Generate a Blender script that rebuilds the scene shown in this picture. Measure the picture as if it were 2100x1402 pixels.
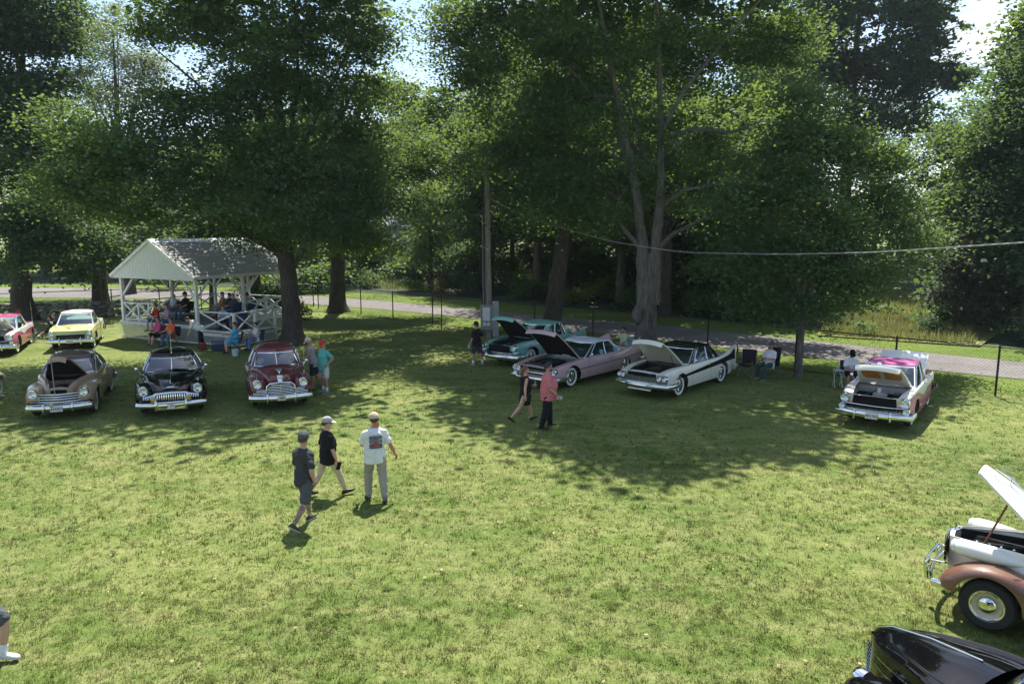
import bpy, bmesh, math, random
import numpy as np
from math import sin, cos, pi, radians as R, sqrt, hypot
from mathutils import Vector, Matrix

# ------------------------------------------------------------------ camera, sky, sun, exposure
SC = bpy.context.scene
for _o in list(bpy.data.objects): bpy.data.objects.remove(_o)
COL = SC.collection
cam_d = bpy.data.cameras.new('camera'); cam = bpy.data.objects.new('camera', cam_d); COL.objects.link(cam)
cam.location = (0, 0, 5.4); cam.rotation_euler = (R(90 - 8.65), 0, 0)
cam_d.sensor_width = 36; cam_d.lens = 36 * 1517 / 2100; cam_d.clip_start = 0.1; cam_d.clip_end = 3000
SC.camera = cam
SUN_EL, SUN_AZ = 62.0, 3.0          # degrees; azimuth measured from +Y (straight ahead) towards +X
W = bpy.data.worlds.new('World'); SC.world = W; W.use_nodes = True
nt = W.node_tree; nt.nodes.clear()
def N(nt, typ, **kw):
    n = nt.nodes.new(typ)
    for k, v in kw.items():
        if k in n.inputs.keys() if hasattr(n.inputs, 'keys') else False: n.inputs[k].default_value = v
        else: setattr(n, k, v)
    return n
sky = N(nt, 'ShaderNodeTexSky', sky_type='NISHITA'); sky.sun_disc = False
sky.sun_elevation = R(SUN_EL); sky.sun_rotation = R(SUN_AZ); sky.air_density = 1.0; sky.dust_density = 0.8; sky.ozone_density = 1.2
bg = N(nt, 'ShaderNodeBackground'); bg.inputs['Strength'].default_value = 0.10
out = N(nt, 'ShaderNodeOutputWorld')
tc = N(nt, 'ShaderNodeTexCoord'); mp = N(nt, 'ShaderNodeMapping'); mp.inputs['Scale'].default_value = (1, 1, 2.6); mp.inputs['Location'].default_value = (0.3, 0.1, 0.2)
nz = N(nt, 'ShaderNodeTexNoise'); nz.inputs['Scale'].default_value = 2.6; nz.inputs['Detail'].default_value = 8; nz.inputs['Roughness'].default_value = 0.55
cr = N(nt, 'ShaderNodeValToRGB'); cr.color_ramp.elements[0].position = 0.53; cr.color_ramp.elements[1].position = 0.67
mx = N(nt, 'ShaderNodeMix', data_type='RGBA'); mx.inputs[7].default_value = (6.2, 6.35, 6.6, 1)
nt.links.new(tc.outputs['Generated'], mp.inputs['Vector']); nt.links.new(mp.outputs['Vector'], nz.inputs['Vector'])
nt.links.new(nz.outputs['Fac'], cr.inputs['Fac']); nt.links.new(cr.outputs['Color'], mx.inputs[0])
nt.links.new(sky.outputs['Color'], mx.inputs[6]); nt.links.new(mx.outputs[2], bg.inputs['Color']); nt.links.new(bg.outputs['Background'], out.inputs['Surface'])
sun_d = bpy.data.lights.new('sun', 'SUN'); sun_d.energy = 4.6; sun_d.angle = R(0.53); sun_d.color = (1.0, 0.955, 0.87)
sun = bpy.data.objects.new('sun', sun_d); COL.objects.link(sun); sun.location = (0, 60, 110)
_sd = Vector((sin(R(SUN_AZ)) * cos(R(SUN_EL)), cos(R(SUN_AZ)) * cos(R(SUN_EL)), sin(R(SUN_EL))))
sun.rotation_euler = _sd.to_track_quat('Z', 'Y').to_euler()
SC.view_settings.view_transform = 'Standard'; SC.view_settings.look = 'None'; SC.view_settings.exposure = 1.14; SC.view_settings.gamma = 1
SC.view_settings.use_curve_mapping = False
SC.render.engine = 'CYCLES'
SC.cycles.max_bounces = 10; SC.cycles.diffuse_bounces = 7; SC.cycles.glossy_bounces = 3; SC.cycles.transmission_bounces = 7; SC.cycles.transparent_max_bounces = 10
SC.cycles.caustics_reflective = False; SC.cycles.caustics_refractive = False
SC.cycles.sample_clamp_indirect = 6
SC.cycles.use_denoising = True; SC.cycles.denoising_prefilter = 'ACCURATE'; SC.cycles.denoising_input_passes = 'RGB_ALBEDO_NORMAL'

# ------------------------------------------------------------------ materials
MATS = {}
def newmat(name):
    m = bpy.data.materials.new(name); m.use_nodes = True; m.node_tree.nodes.clear()
    o = m.node_tree.nodes.new('ShaderNodeOutputMaterial'); MATS[name] = m
    return m, m.node_tree, o
def lk(t, a, b): t.links.new(a, b)
def principled(t, col=(.5, .5, .5), rough=.5, metal=0., spec=.5, coat=0., coat_r=.05, trans=0.):
    p = t.nodes.new('ShaderNodeBsdfPrincipled')
    p.inputs['Base Color'].default_value = (*col, 1); p.inputs['Roughness'].default_value = rough; p.inputs['Metallic'].default_value = metal
    p.inputs['Specular IOR Level'].default_value = spec; p.inputs['Coat Weight'].default_value = coat; p.inputs['Coat Roughness'].default_value = coat_r
    p.inputs['Transmission Weight'].default_value = trans
    return p
def noise(t, scale, detail=4, rough=.5, coord='Object', vec=None, dist=0.):
    n = t.nodes.new('ShaderNodeTexNoise'); n.inputs['Scale'].default_value = scale; n.inputs['Detail'].default_value = detail
    n.inputs['Roughness'].default_value = rough; n.inputs['Distortion'].default_value = dist
    if vec is None:
        c = t.nodes.new('ShaderNodeTexCoord'); vec = c.outputs[coord]
    lk(t, vec, n.inputs['Vector']); return n
def ramp(t, fac, stops):
    r = t.nodes.new('ShaderNodeValToRGB'); e = r.color_ramp.elements
    while len(e) < len(stops): e.new(0.5)
    for q, (p, c) in zip(e, stops):
        q.position = p; q.color = (*c, 1) if len(c) == 3 else c
    lk(t, fac, r.inputs['Fac']); return r
def mixc(t, fac, a, b, mode='MIX'):
    m = t.nodes.new('ShaderNodeMix'); m.data_type = 'RGBA'; m.blend_type = mode
    for s, v in ((0, fac), (6, a), (7, b)):
        if hasattr(v, 'links') or hasattr(v, 'node'): lk(t, v, m.inputs[s])
        else: m.inputs[s].default_value = v if s == 0 else (*v, 1)
    return m.outputs[2]
def bump(t, h, strength=.3, dist=.02):
    b = t.nodes.new('ShaderNodeBump'); b.inputs['Strength'].default_value = strength; b.inputs['Distance'].default_value = dist
    lk(t, h, b.inputs['Height']); return b.outputs['Normal']
def plain(name, col, rough=.6, metal=0., spec=.4, var=.12, nscale=9, coat=0., bmp=0.):
    """a colour with a little unevenness"""
    if name in MATS: return MATS[name]
    m, t, o = newmat(name); p = principled(t, col, rough, metal, spec, coat)
    if var:
        n = noise(t, nscale, 5)
        a = tuple(min(1, c * (1 - var)) for c in col); b = tuple(min(1, c * (1 + var)) for c in col)
        r = ramp(t, n.outputs['Fac'], [(.3, a), (.7, b)]); lk(t, r.outputs['Color'], p.inputs['Base Color'])
        if bmp: lk(t, bump(t, n.outputs['Fac'], bmp, .02), p.inputs['Normal'])
    lk(t, p.outputs[0], o.inputs['Surface']); return m
def paint(name, col, metal=0.):
    """car lacquer with slight orange peel and dust"""
    if name in MATS: return MATS[name]
    m, t, o = newmat(name); p = principled(t, col, .45, metal, (.0 if max(col) < .05 else .3), 1.0, .02)
    n = noise(t, 2.2, 6, .6); k_ = .004 if max(col) < .05 else .07; d = tuple((1 - k_) * c + k_ * g for c, g in zip(col, (.30, .29, .26)))
    r = ramp(t, n.outputs['Fac'], [(.40, col), (.80, d)]); lk(t, r.outputs['Color'], p.inputs['Base Color'])
    rr = ramp(t, n.outputs['Fac'], [(.35, (.015,) * 3), (.8, (.06,) * 3)]); lk(t, rr.outputs['Color'], p.inputs['Coat Roughness'])
    lk(t, p.outputs[0], o.inputs['Surface']); return m
def fabric(name, col, var=.10):
    if name in MATS: return MATS[name]
    m, t, o = newmat(name); p = principled(t, col, .85, 0, .2)
    n = noise(t, 7, 4, .6); w = noise(t, 13, 3, .6, dist=1.6)
    a = tuple(c * (1 - var) for c in col); b = tuple(min(1, c * (1 + var)) for c in col)
    r = ramp(t, n.outputs['Fac'], [(.3, a), (.7, b)]); lk(t, r.outputs['Color'], p.inputs['Base Color'])
    ad = t.nodes.new('ShaderNodeMath'); ad.operation = 'ADD'; lk(t, n.outputs['Fac'], ad.inputs[0])
    ml = t.nodes.new('ShaderNodeMath'); ml.operation = 'MULTIPLY'; ml.inputs[1].default_value = .3; lk(t, w.outputs['Fac'], ml.inputs[0]); lk(t, ml.outputs[0], ad.inputs[1])
    lk(t, bump(t, ad.outputs[0], .9, .07), p.inputs['Normal']); lk(t, p.outputs[0], o.inputs['Surface']); return m
def leafmat(name, a, b, tr, rnd=.25, gloss=.035):
    m, t, o = newmat(name)
    g = t.nodes.new('ShaderNodeNewGeometry')
    n = noise(t, .55, 3, .6, vec=g.outputs['Position'])
    ad = t.nodes.new('ShaderNodeMath'); ad.operation = 'MULTIPLY_ADD'; ad.inputs[1].default_value = .45; lk(t, g.outputs['Random Per Island'], ad.inputs[0])
    sb = t.nodes.new('ShaderNodeMath'); sb.operation = 'SUBTRACT'; sb.inputs[1].default_value = .22; lk(t, n.outputs['Fac'], sb.inputs[0]); lk(t, sb.outputs[0], ad.inputs[2])
    r = ramp(t, ad.outputs[0], [(.15, a), (.85, b)])
    d = t.nodes.new('ShaderNodeBsdfDiffuse'); lk(t, r.outputs['Color'], d.inputs['Color'])
    tl = t.nodes.new('ShaderNodeBsdfTranslucent')
    c2 = mixc(t, .5, r.outputs['Color'], tr); lk(t, c2, tl.inputs['Color'])
    s = t.nodes.new('ShaderNodeMixShader'); s.inputs[0].default_value = .42; lk(t, d.outputs[0], s.inputs[1]); lk(t, tl.outputs[0], s.inputs[2])
    gl = t.nodes.new('ShaderNodeBsdfGlossy'); gl.inputs['Roughness'].default_value = .6; gl.inputs['Color'].default_value = (.8, .85, .8, 1)
    s2 = t.nodes.new('ShaderNodeMixShader'); s2.inputs[0].default_value = gloss; lk(t, s.outputs[0], s2.inputs[1]); lk(t, gl.outputs[0], s2.inputs[2])
    lk(t, s2.outputs[0], o.inputs['Surface']); return m
def barkmat(name, a, b, sc=5):
    m, t, o = newmat(name); p = principled(t, a, .9, 0, .2)
    c = t.nodes.new('ShaderNodeTexCoord'); mpg = t.nodes.new('ShaderNodeMapping'); mpg.inputs['Scale'].default_value = (1, 1, .16); lk(t, c.outputs['Object'], mpg.inputs['Vector'])
    n = noise(t, sc * 2.2, 7, .65, vec=mpg.outputs['Vector']); n2 = noise(t, .8, 4, .6)
    r = ramp(t, n.outputs['Fac'], [(.32, tuple(x * .35 for x in a)), (.5, a), (.72, b)])
    col = mixc(t, .35, r.outputs['Color'], ramp(t, n2.outputs['Fac'], [(.35, tuple(x * .5 for x in a)), (.7, b)]).outputs['Color'])
    lk(t, col, p.inputs['Base Color']); lk(t, bump(t, n.outputs['Fac'], .9, .08), p.inputs['Normal']); lk(t, p.outputs[0], o.inputs['Surface']); return m

def chrome_mat():
    m, t, o = newmat('chrome'); p = principled(t, (.78, .79, .80), .09, 1.0)
    n = noise(t, 6, 4); r = ramp(t, n.outputs['Fac'], [(.35, (.06,) * 3), (.75, (.16,) * 3)]); lk(t, r.outputs['Color'], p.inputs['Roughness']); lk(t, p.outputs[0], o.inputs['Surface']); return m
def glass_mat(name, tint, gl=.10):
    m, t, o = newmat(name)
    tr = t.nodes.new('ShaderNodeBsdfTransparent'); tr.inputs['Color'].default_value = (*tint, 1)
    g = t.nodes.new('ShaderNodeBsdfGlossy'); g.inputs['Roughness'].default_value = .03; g.inputs['Color'].default_value = (.9, .95, 1, 1)
    f = t.nodes.new('ShaderNodeFresnel'); f.inputs['IOR'].default_value = 1.5
    a = t.nodes.new('ShaderNodeMath'); a.operation = 'ADD'; a.inputs[1].default_value = gl; lk(t, f.outputs[0], a.inputs[0])
    s = t.nodes.new('ShaderNodeMixShader'); lk(t, a.outputs[0], s.inputs[0]); lk(t, tr.outputs[0], s.inputs[1]); lk(t, g.outputs[0], s.inputs[2]); lk(t, s.outputs[0], o.inputs['Surface']); return m
CHROME = chrome_mat()
GLASS = glass_mat('window_glass', (.50, .62, .60)); LENS = glass_mat('lamp_glass', (.85, .88, .88), .15)
RUBBER = plain('tyre_rubber', (.018, .018, .019), .75); WHITEW = plain('whitewall', (.72, .71, .68), .6, var=.05)
DARK = plain('engine_black', (.018, .018, .020), .38, spec=.5, var=.4, nscale=14); GREYM = plain('cast_metal', (.20, .21, .21), .42, .5, var=.3)
UNDER = plain('undercoat', (.012, .012, .013), .95, spec=.1)
def tufty(t, P, c, straw):
    n4 = noise(t, 6.5, 4, .6, vec=P, dist=.6); r4 = ramp(t, n4.outputs['Fac'], [(.34, (.84, .88, .78)), (.5, (1., 1., 1.)), (.68, (1.24, 1.18, 1.22))]); c = mixc(t, 1.0, c, r4.outputs['Color'], 'MULTIPLY')
    n5 = noise(t, 1.15, 5, .7, vec=P, dist=.5); r5 = ramp(t, n5.outputs['Fac'], [(.63, (0, 0, 0)), (.78, (.6, .6, .6))]); return mixc(t, r5.outputs['Color'], c, (.30, .215, .105))
def grass_ground(name, cols, straw, s_amt):
    m, t, o = newmat(name); p = principled(t, cols[0], .95, 0, .15)
    g = t.nodes.new('ShaderNodeNewGeometry'); P = g.outputs['Position']
    n1 = noise(t, .22, 4, .55, vec=P); mpv = t.nodes.new('ShaderNodeMapping'); mpv.inputs['Rotation'].default_value = (0, 0, .5); mpv.inputs['Scale'].default_value = (.65, 1.25, 1); lk(t, P, mpv.inputs['Vector']); n2 = noise(t, 1.5, 6, .68, vec=mpv.outputs['Vector'], dist=.8); n3 = noise(t, 24, 5, .7, vec=P)
    r = ramp(t, n1.outputs['Fac'], [(.34, cols[0]), (.62, cols[1])])
    r2 = ramp(t, n2.outputs['Fac'], [(.40, (0, 0, 0)), (.68, (1, 1, 1))])
    f2 = t.nodes.new('ShaderNodeMath'); f2.operation = 'MULTIPLY'; f2.inputs[1].default_value = s_amt; lk(t, r2.outputs['Color'], f2.inputs[0])
    c = mixc(t, f2.outputs[0], r.outputs['Color'], straw); c = tufty(t, P, c, straw)
    r3 = ramp(t, n3.outputs['Fac'], [(.3, (.72,) * 3), (.7, (1.2,) * 3)])
    c = mixc(t, 1.0, c, r3.outputs['Color'], 'MULTIPLY')
    lk(t, c, p.inputs['Base Color']); lk(t, bump(t, n3.outputs['Fac'], .5, .03), p.inputs['Normal']); lk(t, p.outputs[0], o.inputs['Surface']); return m
def grass_blade(name, cols, straw, s_amt):
    m, t, o = newmat(name)
    g = t.nodes.new('ShaderNodeNewGeometry'); P = g.outputs['Position']
    n1 = noise(t, .22, 4, .55, vec=P); mpv = t.nodes.new('ShaderNodeMapping'); mpv.inputs['Rotation'].default_value = (0, 0, .5); mpv.inputs['Scale'].default_value = (.65, 1.25, 1); lk(t, P, mpv.inputs['Vector']); n2 = noise(t, 1.5, 6, .68, vec=mpv.outputs['Vector'], dist=.8)
    r = ramp(t, n1.outputs['Fac'], [(.34, cols[0]), (.62, cols[1])])
    ad = t.nodes.new('ShaderNodeMath'); ad.operation = 'MULTIPLY_ADD'; ad.inputs[1].default_value = .5
    sb = t.nodes.new('ShaderNodeMath'); sb.operation = 'SUBTRACT'; sb.inputs[1].default_value = .25; lk(t, n2.outputs['Fac'], sb.inputs[0])
    lk(t, g.outputs['Random Per Island'], ad.inputs[0]); lk(t, sb.outputs[0], ad.inputs[2])
    r2 = ramp(t, ad.outputs[0], [(.40, (0, 0, 0)), (.70, (1, 1, 1))])
    f2 = t.nodes.new('ShaderNodeMath'); f2.operation = 'MULTIPLY'; f2.inputs[1].default_value = s_amt; lk(t, r2.outputs['Color'], f2.inputs[0])
    c = mixc(t, f2.outputs[0], r.outputs['Color'], straw); c = tufty(t, P, c, straw)
    d = t.nodes.new('ShaderNodeBsdfDiffuse'); lk(t, c, d.inputs['Color']); tl = t.nodes.new('ShaderNodeBsdfTranslucent'); lk(t, c, tl.inputs['Color'])
    s = t.nodes.new('ShaderNodeMixShader'); s.inputs[0].default_value = .35; lk(t, d.outputs[0], s.inputs[1]); lk(t, tl.outputs[0], s.inputs[2]); lk(t, s.outputs[0], o.inputs['Surface']); return m

# ------------------------------------------------------------------ mesh helpers
def empty(name, loc, rz=0, label=None, cat=None, group=None):
    o = bpy.data.objects.new(name, None); COL.objects.link(o); o.location = loc; o.rotation_euler = (0, 0, rz); o.empty_display_size = .2
    if label: o['label'] = label
    if cat: o['category'] = cat
    if group: o['group'] = group
    return o
def tag(o, label=None, cat=None, group=None, kind=None):
    if label: o['label'] = label
    if cat: o['category'] = cat
    if group: o['group'] = group
    if kind: o['kind'] = kind
    return o
class MB:
    def __init__(s): s.v = []; s.f = []; s.m = []
    def add(s, vs, fs, mi=0):
        b = len(s.v); s.v += [tuple(map(float, p)) for p in vs]; s.f += [tuple(b + i for i in f) for f in fs]; s.m += [mi] * len(fs); return s
    def box(s, c, d, mi=0, rot=None, taper=1.):
        x, y, z = d[0] / 2, d[1] / 2, d[2] / 2
        vs = [Vector((a * x * (taper if k > 0 else 1), b * y * (taper if k > 0 else 1), k * z)) for k in (-1, 1) for a, b in ((-1, -1), (1, -1), (1, 1), (-1, 1))]
        if rot is not None: vs = [rot @ v for v in vs]
        return s.add([v + Vector(c) for v in vs], [(3, 2, 1, 0), (4, 5, 6, 7), (0, 1, 5, 4), (1, 2, 6, 5), (2, 3, 7, 6), (3, 0, 4, 7)], mi)
    def bar(s, a, b, w, h, mi=0, up=(0, 0, 1)):
        a, b = Vector(a), Vector(b); d = b - a; L = d.length
        if L < 1e-6: return s
        x = d / L; u = Vector(up)
        if abs(x.dot(u)) > .98: u = Vector((1, 0, 0))
        y = u.cross(x).normalized(); z = x.cross(y)
        return s.box((a + b) / 2, (L, w, h), mi, Matrix((x, y, z)).transposed())
    def tube(s, pts, rad, seg=8, mi=0, cap=True, ell=None):
        P = [Vector(p) for p in pts]; n = len(P)
        rad = [rad] * n if not hasattr(rad, '__len__') else rad
        T = [(P[min(i + 1, n - 1)] - P[max(i - 1, 0)]).normalized() for i in range(n)]
        u = Vector((0, 0, 1)) if abs(T[0].z) < .9 else Vector((1, 0, 0))
        U = (u - T[0] * u.dot(T[0])).normalized(); vs = []; fs = []
        for i in range(n):
            U = (U - T[i] * U.dot(T[i])).normalized(); V = T[i].cross(U)
            for k in range(seg):
                a = 2 * pi * k / seg; e = (1, 1) if ell is None else ell
                vs.append(P[i] + U * (cos(a) * rad[i] * e[0]) + V * (sin(a) * rad[i] * e[1]))
        for i in range(n - 1):
            for k in range(seg):
                a, b = i * seg + k, i * seg + (k + 1) % seg; fs.append((a, b, b + seg, a + seg))
        if cap: fs += [tuple(range(seg))[::-1], tuple(range((n - 1) * seg, n * seg))]
        return s.add(vs, fs, mi)
    def lathe(s, prof, seg=24, mi=0, axis='Z', c=(0, 0, 0), arc=None):
        vs = []; fs = []; n = len(prof)
        for k in range(seg):
            a = 2 * pi * k / seg
            for r, h in prof:
                x, y = r * cos(a), r * sin(a)
                p = (x, y, h) if axis == 'Z' else ((h, x, y) if axis == 'X' else (x, h, y))
                vs.append((p[0] + c[0], p[1] + c[1], p[2] + c[2]))
        for k in range(seg):
            k2 = (k + 1) % seg
            for i in range(n - 1): fs.append((k * n + i, k2 * n + i, k2 * n + i + 1, k * n + i + 1) if axis != 'Y' else (k * n + i, k * n + i + 1, k2 * n + i + 1, k2 * n + i))
        return s.add(vs, fs, mi)
    def grid(s, rows, mi=0, close_u=False, flip=False, skip=None):
        n, m = len(rows), len(rows[0]); vs = [p for r in rows for p in r]; fs = []; mm = []
        for i in range(n - 1):
            for j in range(m if close_u else m - 1):
                k = mi(i, j) if callable(mi) else mi
                if k is None: continue
                j2 = (j + 1) % m; q = (i * m + j, i * m + j2, (i + 1) * m + j2, (i + 1) * m + j)
                fs.append(q[::-1] if flip else q); mm.append(k)
        b = len(s.v); s.v += [tuple(map(float, p)) for p in vs]; s.f += [tuple(b + i for i in f) for f in fs]; s.m += mm; return s
    def ellip(s, c, r, seg=12, rings=8, mi=0, rot=None):
        rows = []
        for i in range(rings + 1):
            t = pi * i / rings; row = []
            for k in range(seg):
                a = 2 * pi * k / seg; v = Vector((r[0] * sin(t) * cos(a), r[1] * sin(t) * sin(a), r[2] * cos(t)))
                if rot is not None: v = rot @ v
                row.append(v + Vector(c))
            rows.append(row)
        return s.grid(rows, mi, True, True)
    def mesh(s, name, mats, smooth=None):
        me = bpy.data.meshes.new(name); me.from_pydata(s.v, [], s.f); me.update()
        for m in (mats if isinstance(mats, (list, tuple)) else [mats]): me.materials.append(m)
        if s.m and max(s.m) > 0: me.polygons.foreach_set('material_index', s.m)
        if smooth is not None:
            me.polygons.foreach_set('use_smooth', [True] * len(me.polygons))
            try: me.set_sharp_from_angle(angle=R(smooth))
            except Exception: pass
        return me
    def build(s, name, mats, parent=None, smooth=None, loc=None, rot=None, bevel=0, clean=False):
        me = s.mesh(name, mats, None if (bevel or clean) else smooth)
        if bevel or clean:
            b = bmesh.new(); b.from_mesh(me)
            if clean: bmesh.ops.remove_doubles(b, verts=b.verts, dist=1e-4); bmesh.ops.recalc_face_normals(b, faces=b.faces)
            if bevel: bmesh.ops.bevel(b, geom=b.edges[:], offset=bevel, segments=2, affect='EDGES', profile=.6)
            b.to_mesh(me); b.free()
            if smooth is not None:
                me.polygons.foreach_set('use_smooth', [True] * len(me.polygons)); me.set_sharp_from_angle(angle=R(smooth))
        o = bpy.data.objects.new(name, me); COL.objects.link(o)
        if parent is not None: o.parent = parent
        if loc is not None: o.location = loc
        if rot is not None: o.rotation_euler = rot
        return o
def npmesh(name, verts, quads, mats, tri=False, smooth=False):
    me = bpy.data.meshes.new(name); nv = len(verts); nf = len(quads); k = quads.shape[1]
    me.vertices.add(nv); me.vertices.foreach_set('co', verts.astype(np.float32).ravel())
    me.loops.add(nf * k); me.loops.foreach_set('vertex_index', quads.astype(np.int32).ravel())
    me.polygons.add(nf); me.polygons.foreach_set('loop_start', np.arange(0, nf * k, k, dtype=np.int32))
    try: me.polygons.foreach_set('loop_total', np.full(nf, k, dtype=np.int32))
    except Exception: pass
    me.update(calc_edges=True)
    for m in (mats if isinstance(mats, (list, tuple)) else [mats]): me.materials.append(m)
    return me
def link(name, me, parent=None, loc=None, rz=0, sc=None):
    o = bpy.data.objects.new(name, me); COL.objects.link(o)
    if parent is not None: o.parent = parent
    if loc is not None: o.location = loc
    if rz: o.rotation_euler = (0, 0, rz)
    if sc is not None: o.scale = (sc,) * 3 if not hasattr(sc, '__len__') else sc
    return o
def kids(o): return [c for c in bpy.data.objects if c.parent is o]
def copy_tree(o, parent=None):
    c = o.copy(); COL.objects.link(c)
    if parent is not None: c.parent = parent; c.matrix_parent_inverse = o.matrix_parent_inverse.copy()
    for ch in list(o.children): copy_tree(ch, c)
    return c
def text_mesh(txt, size, mat, name='lettering'):
    cu = bpy.data.curves.new(name, 'FONT'); cu.body = txt; cu.size = size; cu.align_x = 'CENTER'; cu.align_y = 'CENTER'; cu.extrude = .002; cu.resolution_u = 2
    ob = bpy.data.objects.new(name, cu); COL.objects.link(ob)
    dg = bpy.context.evaluated_depsgraph_get(); me = bpy.data.meshes.new_from_object(ob.evaluated_get(dg)); bpy.data.objects.remove(ob); bpy.data.curves.remove(cu)
    me.materials.clear(); me.materials.append(mat); me.name = name; return me
def pchip(xs, ys):
    xs = np.array(xs, float); ys = np.array(ys, float)
    if xs[0] > xs[-1]: xs, ys = xs[::-1], ys[::-1]
    h = np.diff(xs); d = np.diff(ys) / h; m = np.zeros(len(xs))
    for i in range(1, len(xs) - 1):
        if d[i - 1] * d[i] > 0:
            w1, w2 = 2 * h[i] + h[i - 1], h[i] + 2 * h[i - 1]; m[i] = (w1 + w2) / (w1 / d[i - 1] + w2 / d[i])
    m[0], m[-1] = d[0], d[-1]
    def f(x):
        x = min(max(x, xs[0]), xs[-1]); i = min(int(np.searchsorted(xs, x, 'right')) - 1, len(xs) - 2); t = (x - xs[i]) / h[i]
        return float(ys[i] * (1 + 2 * t) * (1 - t) ** 2 + h[i] * m[i] * t * (1 - t) ** 2 + ys[i + 1] * t * t * (3 - 2 * t) + h[i] * m[i + 1] * t * t * (t - 1))
    return f
def curve(pts): return pchip([p[0] for p in pts], [p[1] for p in pts])
# ------------------------------------------------------------------ ground, road, verges
GREEN_A, GREEN_B, STRAW = (.070, .118, .022), (.128, .170, .042), (.262, .250, .105)
M_GROUND = grass_ground('lawn_turf', (GREEN_A, GREEN_B), STRAW, .60)
M_VERGE = grass_ground('verge_turf', ((.075, .135, .020), (.120, .175, .030)), (.22, .21, .08), .35)
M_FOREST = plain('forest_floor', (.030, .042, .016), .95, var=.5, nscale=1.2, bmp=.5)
def zsheet(name, poly, z, mat):
    b = bmesh.new(); vs = [b.verts.new((x, y, z)) for x, y in poly]; f = b.faces.new(vs)
    if f.normal.z < 0: f.normal_flip()
    me = bpy.data.meshes.new(name); b.to_mesh(me); b.free(); me.materials.append(mat); o = link(name, me); o['kind'] = 'structure'; return o
g = MB()
xs = list(np.linspace(-40, 40, 81)); ys = list(np.linspace(2, 62, 61))
rng0 = np.random.default_rng(5)
gx = [-900] + xs + [900]; gy = [-500] + ys + [1500]
def gz(x, y): return 0.018 * sin(x * .9 + 1.3 * sin(y * .5)) + 0.015 * sin(y * 1.1 + .8 * sin(x * .7)) - .03 if (abs(x) < 39 and 3 < y < 61) else -.03
g.grid([[(x, y, gz(x, y)) for x in gx] for y in gy], 0)
ground = g.build('ground', M_GROUND, smooth=60); ground['kind'] = 'structure'
near = [(-60, 60.2), (-31.8, 58.6), (-24.3, 58.0), (-15.2, 54.0), (-8.5, 50.0), (-2.0, 44.8), (4.5, 38.6), (10.0, 33.4), (15.7, 28.6), (18.6, 26.4), (27, 19.8), (40, 10)]
far = [(-60, 69.5), (-38.0, 69.0), (-28.0, 66.6), (-17.2, 61.0), (-9.5, 56.0), (-2.3, 49.9), (4.0, 45.0), (7.2, 43.0), (14.2, 36.2), (20.9, 29.8), (29.5, 23), (43, 13)]
def strip_mesh(name, A, B, z, mat, n=6):
    fa = [curve([(a[0], a[1]) for a in A]), curve([(a[0], a[1]) for a in B])]
    b = MB(); rows = []
    for i in range(len(A)):
        rows.append([(A[i][0] + (B[i][0] - A[i][0]) * k / n, A[i][1] + (B[i][1] - A[i][1]) * k / n, z + .03 * (1 - (2 * k / n - 1) ** 2)) for k in range(n + 1)])
    b.grid(rows, 0, flip=True); return b.build(name, mat, smooth=60)
def road_mat():
    m, t, o = newmat('worn_asphalt'); p = principled(t, (.17, .155, .148), .9, 0, .25)
    g = t.nodes.new('ShaderNodeNewGeometry'); P = g.outputs['Position']
    n = noise(t, .5, 5, .6, vec=P); n2 = noise(t, 9, 5, .7, vec=P)
    r = ramp(t, n.outputs['Fac'], [(.3, (.142, .130, .123)), (.7, (.215, .197, .186))]); r2 = ramp(t, n2.outputs['Fac'], [(.3, (.75,) * 3), (.7, (1.15,) * 3)])
    lk(t, mixc(t, 1., r.outputs['Color'], r2.outputs['Color'], 'MULTIPLY'), p.inputs['Base Color']); lk(t, bump(t, n2.outputs['Fac'], .3, .01), p.inputs['Normal']); lk(t, p.outputs[0], o.inputs['Surface']); return m
def dense(A, k=6):
    out = []
    for i in range(len(A) - 1):
        for j in range(k): out.append((A[i][0] + (A[i + 1][0] - A[i][0]) * j / k, A[i][1] + (A[i + 1][1] - A[i][1]) * j / k))
    return out + [A[-1]]
def smooth_line(A, it=8):
    A = dense(A)
    for _ in range(it): A = [A[0]] + [((A[i - 1][0] + 2 * A[i][0] + A[i + 1][0]) / 4, (A[i - 1][1] + 2 * A[i][1] + A[i + 1][1]) / 4) for i in range(1, len(A) - 1)] + [A[-1]]
    return A
NEAR, FAR = smooth_line(near), smooth_line(far)
road = strip_mesh('road', NEAR, FAR, .015, road_mat()); road['kind'] = 'structure'
def off(A, d):
    o = []
    for i in range(len(A)):
        a, b = A[max(i - 1, 0)], A[min(i + 1, len(A) - 1)]; t = Vector((b[0] - a[0], b[1] - a[1], 0)).normalized(); o.append((A[i][0] - t.y * d, A[i][1] + t.x * d))
    return o
vb = strip_mesh('verge', off(FAR, .12), off(FAR, 4.6), .006, M_VERGE); vb['kind'] = 'structure'
va = strip_mesh('verge_strip', off(NEAR, -3.2), off(NEAR, -.08), .006, M_VERGE); va['kind'] = 'structure'
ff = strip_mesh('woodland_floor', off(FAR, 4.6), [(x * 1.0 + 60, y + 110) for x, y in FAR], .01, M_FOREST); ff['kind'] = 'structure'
meadow = zsheet('meadow', [(15.5, 37.2), (21.5, 33.6), (27.0, 40), (36.5, 62), (31, 68), (22, 50)], .10, grass_ground('meadow_turf', ((.12, .17, .035), (.19, .22, .06)), (.32, .29, .13), .55))

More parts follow.
